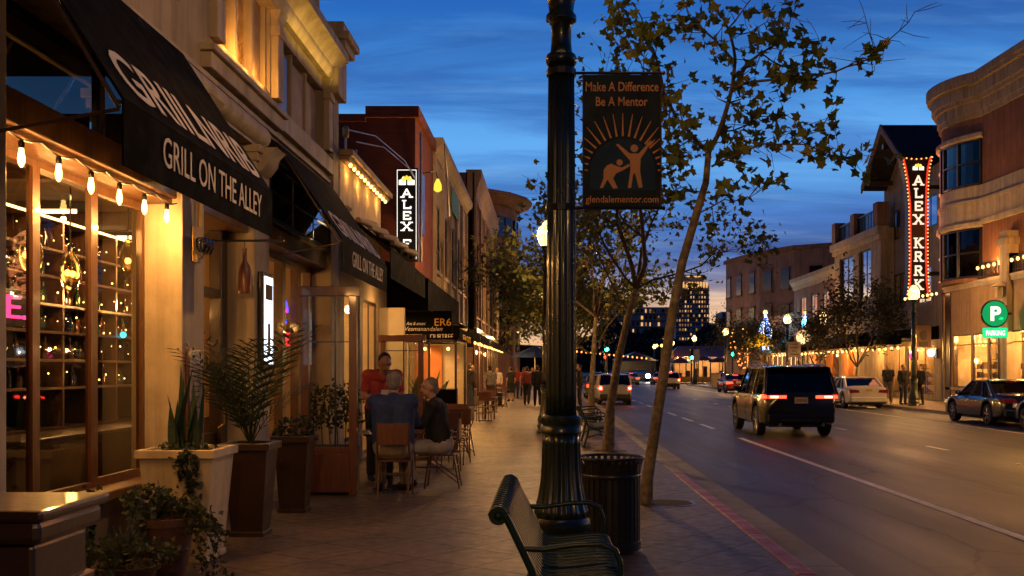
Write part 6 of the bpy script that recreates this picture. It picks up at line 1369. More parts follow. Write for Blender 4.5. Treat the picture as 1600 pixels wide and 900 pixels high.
def make_car(kind, label, pm, tail='lens_red', head=False, brake=False, group=None, name='parked_car', cat='car', plate=True):
    c = CARS[kind]; Lh, Wh = c['L']/2, c['W']/2; t = thing(name, label, cat, (0,0,0), group)
    fy, ry = c['wb']/2+.08, -c['wb']/2+.08; ar = c['wr']+.075; P = MAT[pm]
    ys = sorted(set([round(-Lh + 2*Lh*i/56, 4) for i in range(57)]))
    def sm(a, b, x): u = max(0, min(1, (x-a)/(b-a))); return u*u*(3-2*u)
    def top(y):
        z = c['belt']
        if y > c['A']-.1: z = c['belt'] + (c['hood']-c['belt']) - (c['hood']-.66)*sm(c['A']+.1, Lh+.35, y)**1.5*1.05
        if y < c['D']: z = c['deck'] - .06*sm(c['D'], -Lh, y)
        return z
    def wid(y): return Wh*(1 - .13*max(0, (abs(y)-Lh+.75)/.75)**2.2)
    def bot(y):
        z = c['cl'] + .12*max(0, (abs(y)-Lh+.5)/.5)**2
        for w0 in (fy, ry):
            d = abs(y-w0)
            if d < ar: z = max(z, c['wr'] + math.sqrt(ar*ar-d*d))
        return z
    rings = []
    for y in ys:
        w_, zt, zb = wid(y), top(y), bot(y); e = abs(y) > Lh-.001
        if e: w_ *= .97
        zt2 = zt-.02 if e else zt; hz = zt2-zb
        half = [(w_*.90, zb), (w_*.985, zb+min(.06,hz*.2)), (w_*1.0, zb+hz*.42), (w_*.985, zb+hz*.68), (w_*.955, zt2-.05), (w_*.90, zt2-.008), (w_*.5, zt2+.022), (0, zt2+.03)]
        ring = [(x, y, z) for x, z in half] + [(-x, y, z) for x, z in reversed(half[:-1])]; rings.append(ring)
    m = MB(); n = len(rings[0]); vs = [p for r in rings for p in r]; fs = []
    for i in range(len(rings)-1):
        for k in range(n): fs.append((i*n+k, i*n+(k+1) % n, (i+1)*n+(k+1) % n, (i+1)*n+k))
    fs.append(tuple(range(n))[::-1]); fs.append(tuple((len(rings)-1)*n+k for k in range(n))); m.add(vs, fs)
    body = m.build('body', P, t, smooth=42)
    # cabin
    A, B, C, D, Hh = c['A'], c['B'], c['C'], c['D'], c['H']; bw = Wh*.93; rw = c['rw']; zb = c['belt']-.02; zr = Hh-.06; zd = (c['deck'] if kind != 'suv' else c['belt'])-.02
    def sp(u, v, side):   # point on the cabin side: u along, v up
        yb = A + (D-A)*u; yr = B + (C-B)*u; z = zb + (zr-zb)*v; w_ = bw + (rw-bw)*v; return Vector((side*w_, yb+(yr-yb)*v, z))
    g = MB()
    def pane(nm, pts): MB().quad(*pts).build(nm, MAT['car_glass'], t, norm=False)
    pane('windscreen', (sp(0,0,-1)*.97, sp(0,0,1)*.97, sp(0,1,1), sp(0,1,-1))) if False else pane('windscreen', (sp(0,0,-1), sp(0,0,1), sp(0,1,1), sp(0,1,-1)))
    pane('rear_window', (sp(1,0,-1), sp(1,0,1), sp(1,1,1), sp(1,1,-1)))
    cuts = (0,.36,.70,1) if kind != 'suv' else (0,.30,.60,1)
    for s in (-1, 1):
        for i in range(3): pane('side_window', (sp(cuts[i],0,s), sp(cuts[i+1],0,s), sp(cuts[i+1],1,s), sp(cuts[i],1,s)))
    for s in (-1, 1):
        for u, r in ((0,.04),(cuts[1],.03),(cuts[2],.035),(1,.05 if kind != 'sedan' else .06)):
            pl = MB(); pl.tube([sp(u,-.03,s), sp(u,.5,s)*1.004, sp(u,1.0,s)], r, 8)
            if u == 1:
                a = .93 if kind != 'sedan' else .86; a2 = a if kind != 'sedan' else .95
                pl.add([sp(a,0,s)*1.004, sp(1,0,s)*1.004, sp(1,1,s)*1.004, sp(a2,1,s)*1.004],[(0,1,2,3)])
            pl.build('pillar', P, t, smooth=60)
    rf = MB(); nn = 8; mm = 6; vs = []; fs = []
    for i in range(nn+1):
        y = B+.06 + (C-.08-B-.06)*i/nn; e = math.sin(PI*i/nn)**.5
        for j in range(mm+1):
            x = -rw-.025 + 2*(rw+.025)*j/mm; vs.append((x, y, zr + .055*e*(1-(abs(x)/(rw+.03))**4) + .012))
    for i in range(nn):
        for j in range(mm): fs.append((i*(mm+1)+j, i*(mm+1)+j+1, (i+1)*(mm+1)+j+1, (i+1)*(mm+1)+j))
    o = len(vs); vs += [(x,y,zr-.01) for x,y,z in vs]
    fs += [tuple(q+o for q in reversed(f)) for f in fs]
    for j in range(mm): fs.append((j, j+o, j+1+o, j+1)); fs.append((nn*(mm+1)+j, nn*(mm+1)+j+1, nn*(mm+1)+j+1+o, nn*(mm+1)+j+o))
    for i in range(nn): fs.append((i*(mm+1), (i+1)*(mm+1), (i+1)*(mm+1)+o, i*(mm+1)+o)); fs.append((i*(mm+1)+mm, i*(mm+1)+mm+o, (i+1)*(mm+1)+mm+o, (i+1)*(mm+1)+mm))
    rf.add(vs, fs); rf.build('roof', P, t, smooth=60)
    if kind == 'suv':
        for s in (-1,1): MB().tube([(s*(rw-.06),B-.2,zr+.06),(s*(rw-.06),B-.3,zr+.10),(s*(rw-.06),C+.3,zr+.10),(s*(rw-.06),C+.15,zr+.05)],.018,8).build('roof_rail', MAT['chrome'], t)
        MB().box(-rw+.05,rw-.05,C-.20,C-.02,zr+.0,zr+.035).build('spoiler', P, t, bevel=.012)
        MB().box(-.2,.2,C-.215,C-.20,zr+.0,zr+.025).build('high_brake_light', MAT['lens_red'], t)
    else:
        MB().box(-.18,.18,C-.10,C-.06,zr-.05,zr-.025).build('high_brake_light', MAT[tail if brake else 'lens_red'], t)
    # seats / dark floor so that the cabin is not hollow
    s_ = MB(); s_.box(-bw+.1,bw-.1,D+.2,A-.15,zb-.35,zb-.05)
    for x in (-.38,.38):
        for y in (.05,-.95 if kind != 'suv' else -.85): s_.box(x-.24,x+.24,y-.12,y+.03,zb-.3,zb+.28); s_.box(x-.12,x+.12,y-.10,y,zb+.28,min(zr-.1,zb+.45))
    s_.build('seat', MAT['rubber'], t)
    # wheels
    for (s, y) in ((-1,fy),(1,fy),(-1,ry),(1,ry)):
        xo, xi = s*(Wh-.02), s*(Wh-.24); r = c['wr']; R_ = Matrix.Rotation(R(90)*s, 3, 'Y')
        w_ = MB(); prof = [(r*.64,0),(r*.93,.0),(r,.03),(r,.19),(r*.93,.22),(r*.64,.22)]
        vv = MB().lathe(prof, 28, caps=False); w_.v = [(xi + s*p[2], y + p[0], r + p[1]) for p in vv.v]; w_.f = vv.f; w_.m = vv.m
        wh = w_.build('wheel', MAT['rubber'], t, smooth=40)
        rm = MB(); cx = xo - s*.03
        vv = MB().lathe([(r*.60,0),(r*.66,.03),(r*.66,.16),(r*.60,.17)], 28, caps=False); rm.add([(cx - s*.14 + s*p[2]*1.0, y+p[0], r+p[1]) for p in vv.v], vv.f)
        for k in range(5):
            a = 2*PI*k/5+.3
            for da in (-.13,.13): rm.tube([(cx, y+r*.1*math.cos(a), r+r*.1*math.sin(a)), (cx+s*.012, y+r*.62*math.cos(a+da), r+r*.62*math.sin(a+da))], [.028,.022], 6)
        rm.tube([(cx-s*.03,y,r),(cx+s*.02,y,r)],r*.16,12); rm.build('rim', MAT['chrome'], wh, smooth=50)
        MB().tube([(cx-s*.10,y,r),(cx-s*.09,y,r)],r*.6,20).build('brake_disc', MAT['black_metal'], wh)
    MB().box(-Wh+.25,Wh-.25,-Lh+.3,Lh-.3,c['cl']-.05,c['cl']+.15).build('underbody', MAT['rubber'], t)
    # lights, plates, bumpers, handles, mirrors
    zt_ = top(-Lh+.02)
    for s in (-1, 1):
        if kind == 'suv':
            q = MB(); q.box(*sorted((s*(Wh*.38), s*(Wh*.84))), -Lh-.018, -Lh+.03, 1.00, 1.075); q.build('taillight', MAT[tail], t, bevel=.012)
            q = MB(); q.box(*sorted((s*(Wh*.60), s*(Wh*.80))), -Lh-.022, -Lh-.014, 1.015, 1.06); q.build('taillight_core', MAT['tail_core' if tail == 'tail_red' else tail], t)
            MB().box(*sorted((s*(Wh*.86), s*(Wh*.965))), -Lh+.08, -Lh+.42, 1.0, 1.07).build('taillight', MAT[tail], t, bevel=.012)
        elif kind == 'hatch':
            MB().prism([(s*Wh*.70,.72),(s*Wh*.93,.76),(s*Wh*.90,.98),(s*Wh*.72,.90)],'y',-Lh-.02,-Lh+.12).build('taillight', MAT[tail], t)
            MB().ell((s*Wh*.82,-Lh-.03,.83),(.06,.02,.06),10,8).build('taillight_core', MAT['tail_core' if tail != 'lens_red' else tail], t)
        else:
            MB().prism([(s*Wh*.45,.72),(s*Wh*.92,.70),(s*Wh*.92,.86),(s*Wh*.50,.84)],'y',-Lh-.015,-Lh+.2).build('taillight', MAT[tail], t)
        (MB().ell((s*Wh*.74,Lh-.02,.66),(.25,.06,.23),14,10) if head else MB().prism([(s*Wh*.55,.58),(s*Wh*.93,.60),(s*Wh*.90,.74),(s*Wh*.60,.70)],'y',Lh-.28,Lh+.005)).build('headlight', MAT['head_white' if head else 'chrome'], t)
        mir = MB(); p = sp(.07,0,s); mir.ell((p.x+s*.13,p.y-.02,p.z+.09),(.10,.05,.07),12,8); mir.tube([(p.x-s*.02,p.y,p.z+.03),(p.x+s*.1,p.y-.02,p.z+.06)],.02,6); mir.build('mirror', P, t, smooth=60)
        for u in (.30,.62):
            p = sp(u,0,s); MB().box(*sorted((s*(wid(p.y)*.965), s*(wid(p.y)*.965+.03))), p.y-.09, p.y+.09, c['belt']-.16, c['belt']-.13).build('door_handle', MAT['chrome'], t, bevel=.008)
            ln = MB(); yd = p.y-.28; ln.box(*sorted((s*(wid(yd)-.004), s*(wid(yd)+.0015))), yd-.005, yd+.005, c['cl']+.2, c['belt']-.22); ln.build('door_seam', MAT['rubber'], t)
    MB().box(-Wh*.86,Wh*.86,-Lh-.05,-Lh+.1,c['cl']+.08,c['cl']+.30).build('bumper', P if kind != 'hatch' else MAT['rubber'], t, bevel=.04)
    MB().box(-Wh*.86,Wh*.86,Lh-.1,Lh+.03,c['cl']+.05,c['cl']+.25).build('bumper', P, t, bevel=.04)
    if plate:
        zp = .87 if kind == 'suv' else .74 if kind == 'sedan' else .66
        MB().box(-.17,.17,-Lh-.022,-Lh-.004,zp,zp+.16).build('number_plate', MAT['pot_cream'], t)
        pr = MB()
        for k in range(6): pr.box(-.125+.045*k,-.098+.045*k,-Lh-.0245,-Lh-.0222,zp+.045,zp+.115)
        pr.build('plate_print', MAT['tan_panel'], t)
    if kind == 'suv':
        MB().box(-Wh*.36,Wh*.36,-Lh-.02,-Lh+.02,1.035,1.06).build('garnish_strip', MAT['black_metal'], t)
        MB().box(-Wh*.5,Wh*.5,-Lh-.052,-Lh-.04,.42,.47).build('bumper_strip', MAT['black_metal'], t)
        for s in (-1,1): MB().tube([(s*.55,-Lh-.06,.33),(s*.55,-Lh+.1,.33)],.045,12).build('exhaust', MAT['chrome'], t)
    return t
def place(t, x, yrear, kind, rz=0): t.location = (x, yrear + CARS[kind]['L']/2, -.13); t.rotation_euler = (0,0,rz); return t
suv = place(make_car('suv', 'black sport utility car with red tail lights moving away in the road', 'paint_black', 'tail_red', name='moving_car'), 6.5, 26.2, 'suv')
n1_ = place(make_car('sedan', 'navy blue sedan parked at the right kerb, whole side in view', 'paint_navy', group='cars parked at the right kerb'), 14.72, 31.2, 'sedan')
n2_ = dup(n1_, (14.75, 30.6-2.33, -.13), 0, 'navy blue sedan at the right picture edge, only its front in view')
place(make_car('sedan', 'white sedan parked at the right kerb beyond the moving car', 'paint_white', group='cars parked at the right kerb'), 14.3, 45.5, 'sedan')
place(make_car('hatch', 'silver hatchback with lit tail lights at the near kerb behind the thin trunks', 'paint_silver', 'tail_red', brake=True, name='hatchback'), 3.35, 50.5, 'hatch')
place(make_car('hatch', 'silver white hatchback with bright brake lights far ahead in the road', 'paint_silver', 'tail_red', brake=True, name='hatchback'), 11.0, 91, 'hatch')
place(make_car('sedan', 'dark sedan with red tail lights ahead of the silver hatchback at the near kerb', 'paint_gray', 'tail_red', brake=True, group=None), 3.2, 61, 'sedan')
place(make_car('sedan', 'dark red sedan with red lights parked left of the moving car', 'paint_red', 'tail_red', brake=True), 14.2, 76, 'sedan')
place(make_car('sedan', 'dark sedan parked between the white sedan and the moving car', 'paint_gray', 'lens_red'), 14.3, 52.5, 'sedan')
oc = make_car('sedan', 'oncoming car whose white headlights dazzle down the road', 'paint_gray', 'lens_red', head=True, name='oncoming_car'); oc.location = (13.6,150,-.13); oc.rotation_euler = (0,0,PI); oc.scale = (1.3,)*3
for s in (-.6,.6): lamp('headlight_beam', 'SPOT', (13.6+s,147,.6), 2500, (1,.92,.78), .1, (R(87),0,R(180)), spot=50)
for k, (px, Y, l, p) in enumerate(((985,118,'small dark car waiting beyond the crossing behind the thin trunks','paint_gray'),(1030,121,'small dark car crossing beyond the sycamore trunk','paint_red'))):
    c_ = make_car('sedan', l, p, 'tail_red', brake=True); c_.location = (X(px,Y),Y,-.13)

for k, (px, Y, src) in enumerate(((962,132,0),(1047,131,1),(1128,118,0),(932,124,1))):
    q = dup(n1_, (X(px,Y), Y, -.13), 0, ('dark car stopped at the far crossing between the two thin trunks','dark car just right of the sycamore trunk beyond the crossing','dark car by the kerb beneath the far lamp posts','dark car at the near kerb far beyond the hatchback')[k], 'cars waiting far down the road')
    for c in q.children:
        if c.name.startswith('taillight'): c.data = c.data.copy(); c.data.materials.clear(); c.data.materials.append(MAT['tail_red'])
# ------------------------------------------------------------------ planters and plants
def square_pot(label, cx_, cy_, hb, ht, h, mt, name='planter', lip=.03, lz=.07, group=None):
    t = thing(name, label, 'planter', (cx_,cy_,0), group)
    m = MB(); m.frust((cx_,cy_),(hb+.015,hb+.015),(hb+.015,hb+.015),0,.05); m.frust((cx_,cy_),(hb,hb),(ht,ht),.05,h-lz); m.build('pot', MAT[mt], t, bevel=.008)
    # hollow rim
    r = MB(); o, i_ = ht+lip, ht-.03
    for (a,b,c,d) in ((-o,o,-o,-i_),(-o,o,i_,o),(-o,-i_,-i_,i_),(i_,o,-i_,i_)): r.box(cx_+a,cx_+b,cy_+c,cy_+d,h-lz,h)
    r.build('rim', MAT[mt], t, bevel=.006); MB().box(cx_-i_,cx_+i_,cy_-i_,cy_+i_,h-lz-.03,h-.03).build('soil', MAT['soil'], t)
    return t
wp = square_pot('tall tapered cream planter by the lit pier', -3.06, 8.72, .235, .30, .94, 'pot_cream')
bp1 = square_pot('tall tapered dark brown planter with a palm', -2.88, 9.95, .15, .21, .90, 'pot_brown')
bp2 = square_pot('dark brown planter farther from the camera, by the timber screen', -2.86, 11.6, .14, .19, .86, 'pot_brown')
def blade(m, base, d, length, wd, rg, bend=.1, n=6):
    d = Vector(d).normalized(); s = d.cross(Vector((rg.gauss(0,1),rg.gauss(0,1),.1))).normalized(); nn = s.cross(d); L_ = []; R_ = []
    for i in range(n+1):
        u = i/n; c = base + d*(length*u) + nn*(bend*length*u*u); ww = wd*(.55+.45*min(1,u*3))*(1-u**2.2); L_.append(c - s*max(ww,.001)); R_.append(c + s*max(ww,.001) + nn*.004)
    m.add(L_+R_, [(i, i+1, n+1+i+1, n+1+i) for i in range(n)])
rg = random.Random(4)
sn = thing('snake_plant', 'upright snake plant with sword shaped leaves in the cream planter', 'plant', (-3.1,8.72,.9)); m = MB()
for k in range(13): blade(m, Vector((-3.1+rg.uniform(-.12,.14),8.72+rg.uniform(-.12,.12),.88)), (rg.gauss(0,.11),rg.gauss(0,.11),1), rg.uniform(.42,.78), rg.uniform(.03,.042), rg, rg.uniform(-.08,.08))
m.build('leaves', MAT['snake_leaf'], sn, norm=False, smooth=180)
def foliage(m, c, r, n, size, rg, lobes=False, shell=.5):
    for _ in range(n):
        d = Vector((rg.gauss(0,1),rg.gauss(0,1),rg.gauss(0,1))).normalized(); u = rg.uniform(shell,1)**.6*(1+.25*math.sin(d.x*5+d.y*7)*math.cos(d.z*6)); star_leaf(m, Vector(c)+Vector((d.x*r[0],d.y*r[1],d.z*r[2]))*u, size*rg.uniform(.6,1.3), rg, lobes)
iv = thing('ivy', 'ivy trailing down the front corner of the cream planter', 'plant', (-2.9,8.4,.9)); m = MB(); st = MB()
foliage(m, (-3.05,8.62,.95), (.24,.2,.05), 120, .05, rg)
for x, l in ((-2.96,.5),(-2.93,.32),(-3.0,.2)):
    P = [Vector((x,8.45,.95)), Vector((x+.01,8.385,.92))]
    for i in range(12): P.append(P[-1]+Vector((rg.gauss(.004,.012),rg.gauss(0,.004),-l/12)))
    st.tube(P, .004, 5)
    for p in P[1:]:
        for _ in range(5): star_leaf(m, p+Vector((rg.gauss(0,.028),rg.gauss(-.012,.01),rg.gauss(0,.02))), rg.uniform(.035,.06), rg)
st.build('stem', MAT['twig'], iv); m.build('leaves', MAT['pot_leaf'], iv, norm=False)
# low pots in front
def round_pot(label, x, y, r, h, mt='terracotta'):
    t = thing('flower_pot', label, 'plant pot', (x,y,0)); MB().lathe([(r*.68,0),(r*.95,h*.86),(r*1.05,h*.87),(r*1.05,h),(r*.93,h),(r*.9,h*.88)],24,(x,y,0),caps=False).build('pot', MAT[mt], t, smooth=40); MB().lathe([(r*.92,h*.9),(.01,h*.93)],20,(x,y,0),caps=False).build('soil', MAT['soil'], t); return t
round_pot('round brown pot with bushy trailing greenery in front of the cream planter', -2.95, 7.95, .21, .46)
bu = thing('bushy_plant', 'bushy dark trailing plant in the round pot below the cream planter', 'plant', (-2.95,7.95,.46)); m = MB(); st = MB()
foliage(m, (-3.08,7.95,.57), (.22,.21,.14), 440, .055, rg); foliage(m, (-2.78,7.88,.42), (.10,.12,.12), 110, .045, rg)
for k in range(10):
    a = rg.uniform(0,2*PI); p = Vector((-2.95,7.95,.5)); P = [p]; d = Vector((.6*math.cos(a)+.25,.6*math.sin(a)-.2,.5))
    for i in range(10): d.z -= .14; P.append(P[-1]+d*.055)
    st.tube(P, .004, 4)
    for q in P[2:]:
        for _ in range(5): star_leaf(m, q+Vector((rg.gauss(0,.03),)*2+(rg.gauss(0,.03),)), rg.uniform(.035,.06), rg)
for k in range(4):
    P = [Vector((-2.70+.05*k,7.82-.03*k,.45))]
    for i in range(9): P.append(P[-1]+Vector((rg.gauss(.008,.012),rg.gauss(0,.008),-.045)))
    st.tube(P, .003, 4)
    for q in P:
        for _ in range(4): star_leaf(m, q+Vector((rg.gauss(0,.025),rg.gauss(0,.02),rg.gauss(0,.02))), rg.uniform(.03,.05), rg)
st.build('stem', MAT['twig'], bu, norm=False); m.build('leaves', MAT['pot_leaf'], bu, norm=False)
round_pot('squat pot of spreading yellow green plant at the bottom of the picture', -2.98, 7.25, .22, .22)
t = thing('bushy_plant', 'spreading yellow green plant in the squat pot at the picture bottom', 'plant', (-2.98,7.25,.22)); m = MB(); foliage(m, (-2.98,7.25,.30), (.36,.30,.13), 620, .05, rg)
for k in range(40): blade(m, Vector((-2.98,7.25,.24)), (rg.gauss(0,.6),rg.gauss(0,.6),1), rg.uniform(.15,.3), .008, rg, .3, 4)
m.build('leaves', MAT['pot_leaf'], t, norm=False)
def fern(x, y, z, label, n, ln, name='fern', up=.7, mt='pot_leaf'):
    t = thing(name, label, 'plant', (x,y,z)); m = MB(); st = MB()
    for k in range(n):
        a = rg.uniform(0,2*PI); d = Vector((math.cos(a),math.sin(a),up*rg.uniform(1,2.6))).normalized(); P = [Vector((x,y,z))]; L_ = ln*rg.uniform(.7,1.15)
        for i in range(14): d = (d + Vector((0,0,-.075))).normalized(); P.append(P[-1]+d*L_/14)
        st.tube(P, [.006*(1-.8*i/14)+.001 for i in range(15)], 4)
        for i in range(3,15):
            sd = d.cross(Vector((0,0,1))).normalized(); T = (P[i]-P[i-1]).normalized(); wl = ln*.24*math.sin(PI*(i-1)/14.5)+.01
            for s in (-1,1):
                dd = (sd*s*.8 + T*.6 + Vector((0,0,-.15))).normalized(); q = P[i]; nn = T*.015*ln
                m.add([q-nn*.6, q+dd*wl*.5-nn+Vector((0,0,.01)), q+dd*wl, q+dd*wl*.5+nn], [(0,1,2,3)])
    st.build('stem', MAT[mt], t, norm=False); m.build('leaves', MAT[mt], t, norm=False); return t
fern(-2.88, 9.95, .86, 'arching palm with long feathery fronds in the dark brown planter', 24, 1.22, 'palm', 1.6, 'palm_leaf')
fern(-3.25, 7.55, .02, 'low fern growing against the stone knee wall', 16, .45)
t = thing('bushy_plant', 'small yellow green clump at the lower left beside the dark counter', 'plant', (-3.0,6.6,0)); m = MB(); foliage(m, (-2.98,6.75,.12), (.26,.22,.16), 360, .045, rg); m.build('leaves', MAT['pot_leaf'], t, norm=False)
t = thing('climber', 'thin climbing plant on the stone knee wall behind the dark counter', 'plant', (-3.5,7.7,0)); m = MB(); st = MB()
for k in range(4):
    P = [Vector((-3.5,7.3+.12*k,0))]
    for i in range(14): P.append(P[-1]+Vector((rg.gauss(.006,.012),rg.gauss(.012,.02),.048)))
    st.tube(P, .004, 4)
    for q in P:
        for _ in range(3): star_leaf(m, q+Vector((rg.gauss(.02,.02),rg.gauss(0,.03),rg.gauss(0,.03))), rg.uniform(.035,.07), rg)
st.build('stem', MAT['twig'], t, norm=False); m.build('leaves', MAT['pot_leaf'], t, norm=False)
t = thing('bushy_plant', 'small leafy shrub topping the farther dark brown planter', 'plant', (-2.86,11.6,.85)); m = MB(); foliage(m, (-2.86,11.6,.92), (.26,.24,.16), 420, .055, rg); m.build('leaves', MAT['dark_leaf'], t, norm=False)
# dark glossy counter in the lower left corner
t = thing('host_stand', 'dark glossy wooden host counter at the lower left corner', 'counter', (-3.1,5.0,0))
MB().box(-4.2,-2.31,4.68,5.42,.90,.955).build('counter_top', MAT['dark_wood'], t, bevel=.018)
MB().box(-4.17,-2.34,4.71,5.39,.79,.90).build('apron', MAT['dark_wood'], t, bevel=.03); MB().box(-4.1,-2.40,4.78,5.34,.06,.78).build('body', MAT['dark_wood'], t, bevel=.02); MB().box(-4.15,-2.36,4.74,5.38,0,.06).box(-4.13,-2.37,4.75,5.37,.52,.56).build('trim', MAT['red_wood'], t, bevel=.01)
# timber framed patio screens
def screen(label, Y, x0, x1, h, planter=True):
    t = thing('patio_screen', label, 'screen', ((x0+x1)/2,Y,0), 'timber framed glass screens round the patio')
    f = MB(); f.box(x0,x0+.10,Y,Y+.10,0,h-.12); f.box(x1-.10,x1,Y,Y+.10,0,h-.12); f.box(x0-.04,x1+.04,Y-.02,Y+.12,h-.12,h); f.box(x0+.1,x1-.1,Y+.02,Y+.08,.55,.62)
    f.build('frame', MAT['red_wood'], t, bevel=.008); MB().quad((x0+.1,Y+.05,.62),(x1-.1,Y+.05,.62),(x1-.1,Y+.05,h-.12),(x0+.1,Y+.05,h-.12)).build('pane', MAT['screen_glass'], t, norm=False)
    MB().box(x0+.1,x1-.1,Y+.01,Y+.09,.04,.55).build('kick_panel', MAT['red_wood'], t, bevel=.008)
    m = MB(); m.box(x0+.42,x0+.44,Y+.04,Y+.06,.62,h-.12); m.box(x0+.1,x1-.1,Y+.04,Y+.06,1.95,1.965); m.build('glazing_bar', MAT['black_metal'], t); return t
screen('nearest timber framed glass screen, left of the man in the blue shirt', 13.0, -3.13, -2.42, 2.66)
screen('timber framed glass screen beyond the diners', 19.0, -3.1, -2.3, 2.25)
t = thing('planter_box', 'low red brown planter box behind the nearest glass screen', 'planter', (-2.8,13.45,0)); MB().box(-3.15,-2.5,13.25,13.65,0,.6).build('box', MAT['red_wood'], t, bevel=.01); MB().box(-3.12,-2.53,13.28,13.62,.58,.61).build('soil', MAT['soil'], t)
t = thing('bushy_plant', 'leafy shrubs in the box behind the nearest glass screen', 'plant', (-2.8,13.45,.6)); m = MB(); st = MB()
for k in range(6):
    x = -3.05+.1*k; st.tube([(x,13.45,.6),(x+rg.gauss(0,.03),13.45,1.0),(x+rg.gauss(0,.05),13.45,1.3)],.008,5); foliage(m, (x,13.45,1.12), (.16,.18,.30), 150, .06, rg)
st.build('stem', MAT['twig'], t); m.build('leaves', MAT['pot_leaf'], t, norm=False)
t = thing('banana_plant', 'broad leaved plant standing against the lit cream shopfront', 'plant', (-2.9,23.2,.5)); m = MB()
for k in range(14): blade(m, Vector((-2.75+rg.gauss(0,.2),23+rg.gauss(0,.2),.6)), (rg.gauss(0,.4),rg.gauss(0,.3),1), rg.uniform(.6,1.1), rg.uniform(.07,.12), rg, rg.uniform(-.3,.3))
m.build('leaves', MAT['pot_leaf'], t, norm=False, smooth=180); MB().lathe([(.2,0),(.27,.6),(.25,.6)],16,(-2.75,23,0)).build('pot', MAT['pot_brown'], t)
t = thing('patio_barrier', 'black canvas patio barrier behind the red chairs', 'barrier', (-2.4,21,0)); Yb_ = 20.6; xa, xb = X(668,Yb_), X(714,Yb_)
MB().box(xa,xb,Yb_,Yb_+.02,.35,Zp(608,Yb_)).build('canvas', MAT['black_canvas'], t); MB().tube([(xa,Yb_+.01,0),(xa,Yb_+.01,Zp(607,Yb_)),(xb,Yb_+.01,Zp(607,Yb_)),(xb,Yb_+.01,0)],.018,8).build('frame', MAT['black_metal'], t)

# ------------------------------------------------------------------ bistro furniture
def make_chair(label, mt='red_wood'):
    t = thing('bistro_chair', label, 'chair', (0,0,0), 'folding bistro chairs on the pavement patio'); w_ = .20
    sl = MB()
    for k in range(5): y = -.18+.085*k; sl.box(-w_,w_,y,y+.065,.445,.462)
    sl.build('seat', MAT[mt], t, bevel=.005)
    MB().box(-w_+.005,w_-.005,-.235,-.220,.66,.93).build('backrest', MAT[mt], t, bevel=.01)
    for s in (-1,1):
        MB().tube([(s*w_,-.235,.94),(s*w_,-.20,.62),(s*w_,-.12,.45)],.011,8).build('back_post', MAT['brass_dark'], t, smooth=60)
    for s in (-1,1):
        MB().tube([(s*(w_-.01),-.16,.45),(s*(w_-.01),-.24,.0)],.011,8).build('leg', MAT['brass_dark'], t, smooth=60)
        MB().tube([(s*(w_-.01),.17,.45),(s*(w_-.01),.23,.0)],.011,8).build('leg', MAT['brass_dark'], t, smooth=60)
    b = MB(); b.tube([(-w_+.01,-.185,.30),(w_-.01,-.185,.30)],.008,6); b.tube([(-w_+.01,.20,.24),(w_-.01,.20,.24)],.008,6)
    for s in (-1,1): b.tube([(s*(w_-.01),-.225,.08),(s*(w_-.01),.18,.38)],.008,6)
    b.build('stretcher', MAT['brass_dark'], t)
    return t
mat('brass_dark', (.16,.09,.045), .35, metal=.6, var=.3)
def make_table(label):
    t = thing('bistro_table', label, 'table', (0,0,0), 'round bistro tables on the pavement patio')
    MB().lathe([(.02,.715),(.36,.715),(.37,.725),(.37,.74),(.36,.745),(.02,.745)],28,(0,0,0)).build('tabletop', MAT['black_metal'], t, smooth=40); MB().tube([(0,0,.03),(0,0,.715)],.03,12).build('pedestal', MAT['black_metal'], t); MB().lathe([(.24,0),(.24,.015),(.05,.04)],24,(0,0,0)).build('foot', MAT['black_metal'], t, smooth=40); return t
ch = make_chair('red brown chair with a wooden back holding the man in the blue shirt'); ch.location = (-1.93,13.02,0)
dup(ch, (-1.42,13.95,0), R(90), 'chair seen from the side, holding the man in the dark jacket')
tb = make_table('round black table between the two seated men and the waiter'); tb.location = (-2.12,13.85,0)
CH = [(-1.62,16.3,20,'red brown chair just behind the man in the dark jacket'),(-2.35,16.2,-15,'empty chair on the wall side of the second patio table'),(-1.55,17.4,170,'chair on the far side of the second patio table'),
      (-1.62,18.9,80,'red backed chair turned sideways at the third patio table'),(-2.3,18.6,-80,'chair tucked against the glass screen beyond the diners'),(-1.75,20.0,185,'chair in front of the black patio barrier'),
      (-1.95,31.5,15,'chair at the first table past the black barrier'),(-1.9,33.2,180,'chair across from it at the first table past the black barrier'),(-2.1,38.2,10,'chair nearest the walking man in grey'),(-2.0,43.5,60,'chair at the table beside the dining crowd'),(-2.1,47.0,190,'farthest visible chair of the left pavement')]
for x, y, a, l in CH: dup(ch, (x,y,0), R(a), l)
for x, y, l in ((-1.95,16.9,'second round black table along the patio'),(-1.95,19.3,'third round black table along the patio'),(-1.95,32.3,'round table past the black barrier'),(-2.05,39.0,'round table near the walking man in grey'),(-2.0,45.0,'round table at the dining crowd')): dup(tb, (x,y,0), 0, l)
# things on the diners' table
t = thing('water_glass', 'clear water glass on the diners table', 'glass', (-2.0,13.7,.745)); MB().lathe([(.03,.745),(.036,.87),(.033,.87),(.028,.755)],14,(-2.0,13.72,0),caps=False).build('tumbler', MAT['bottle_clear'], t, smooth=60)
t = thing('table_candle', 'small lit candle glass on the diners table', 'candle', (-2.25,13.9,.745)); MB().lathe([(.03,.745),(.035,.83)],12,(-2.25,13.9,0),caps=False).build('cup', MAT['bottle_clear'], t); MB().ell((-2.25,13.9,.79),(.012,.012,.022),8,6).build('flame', MAT['bulb_small'], t)
t = thing('napkin', 'folded white napkin on the diners table edge', 'napkin', (-2.42,13.62,.745)); MB().prism([(-2.5,.746),(-2.34,.746),(-2.38,.80),(-2.46,.80)],'y',13.55,13.68).build('cloth', MAT['sign_white'], t)
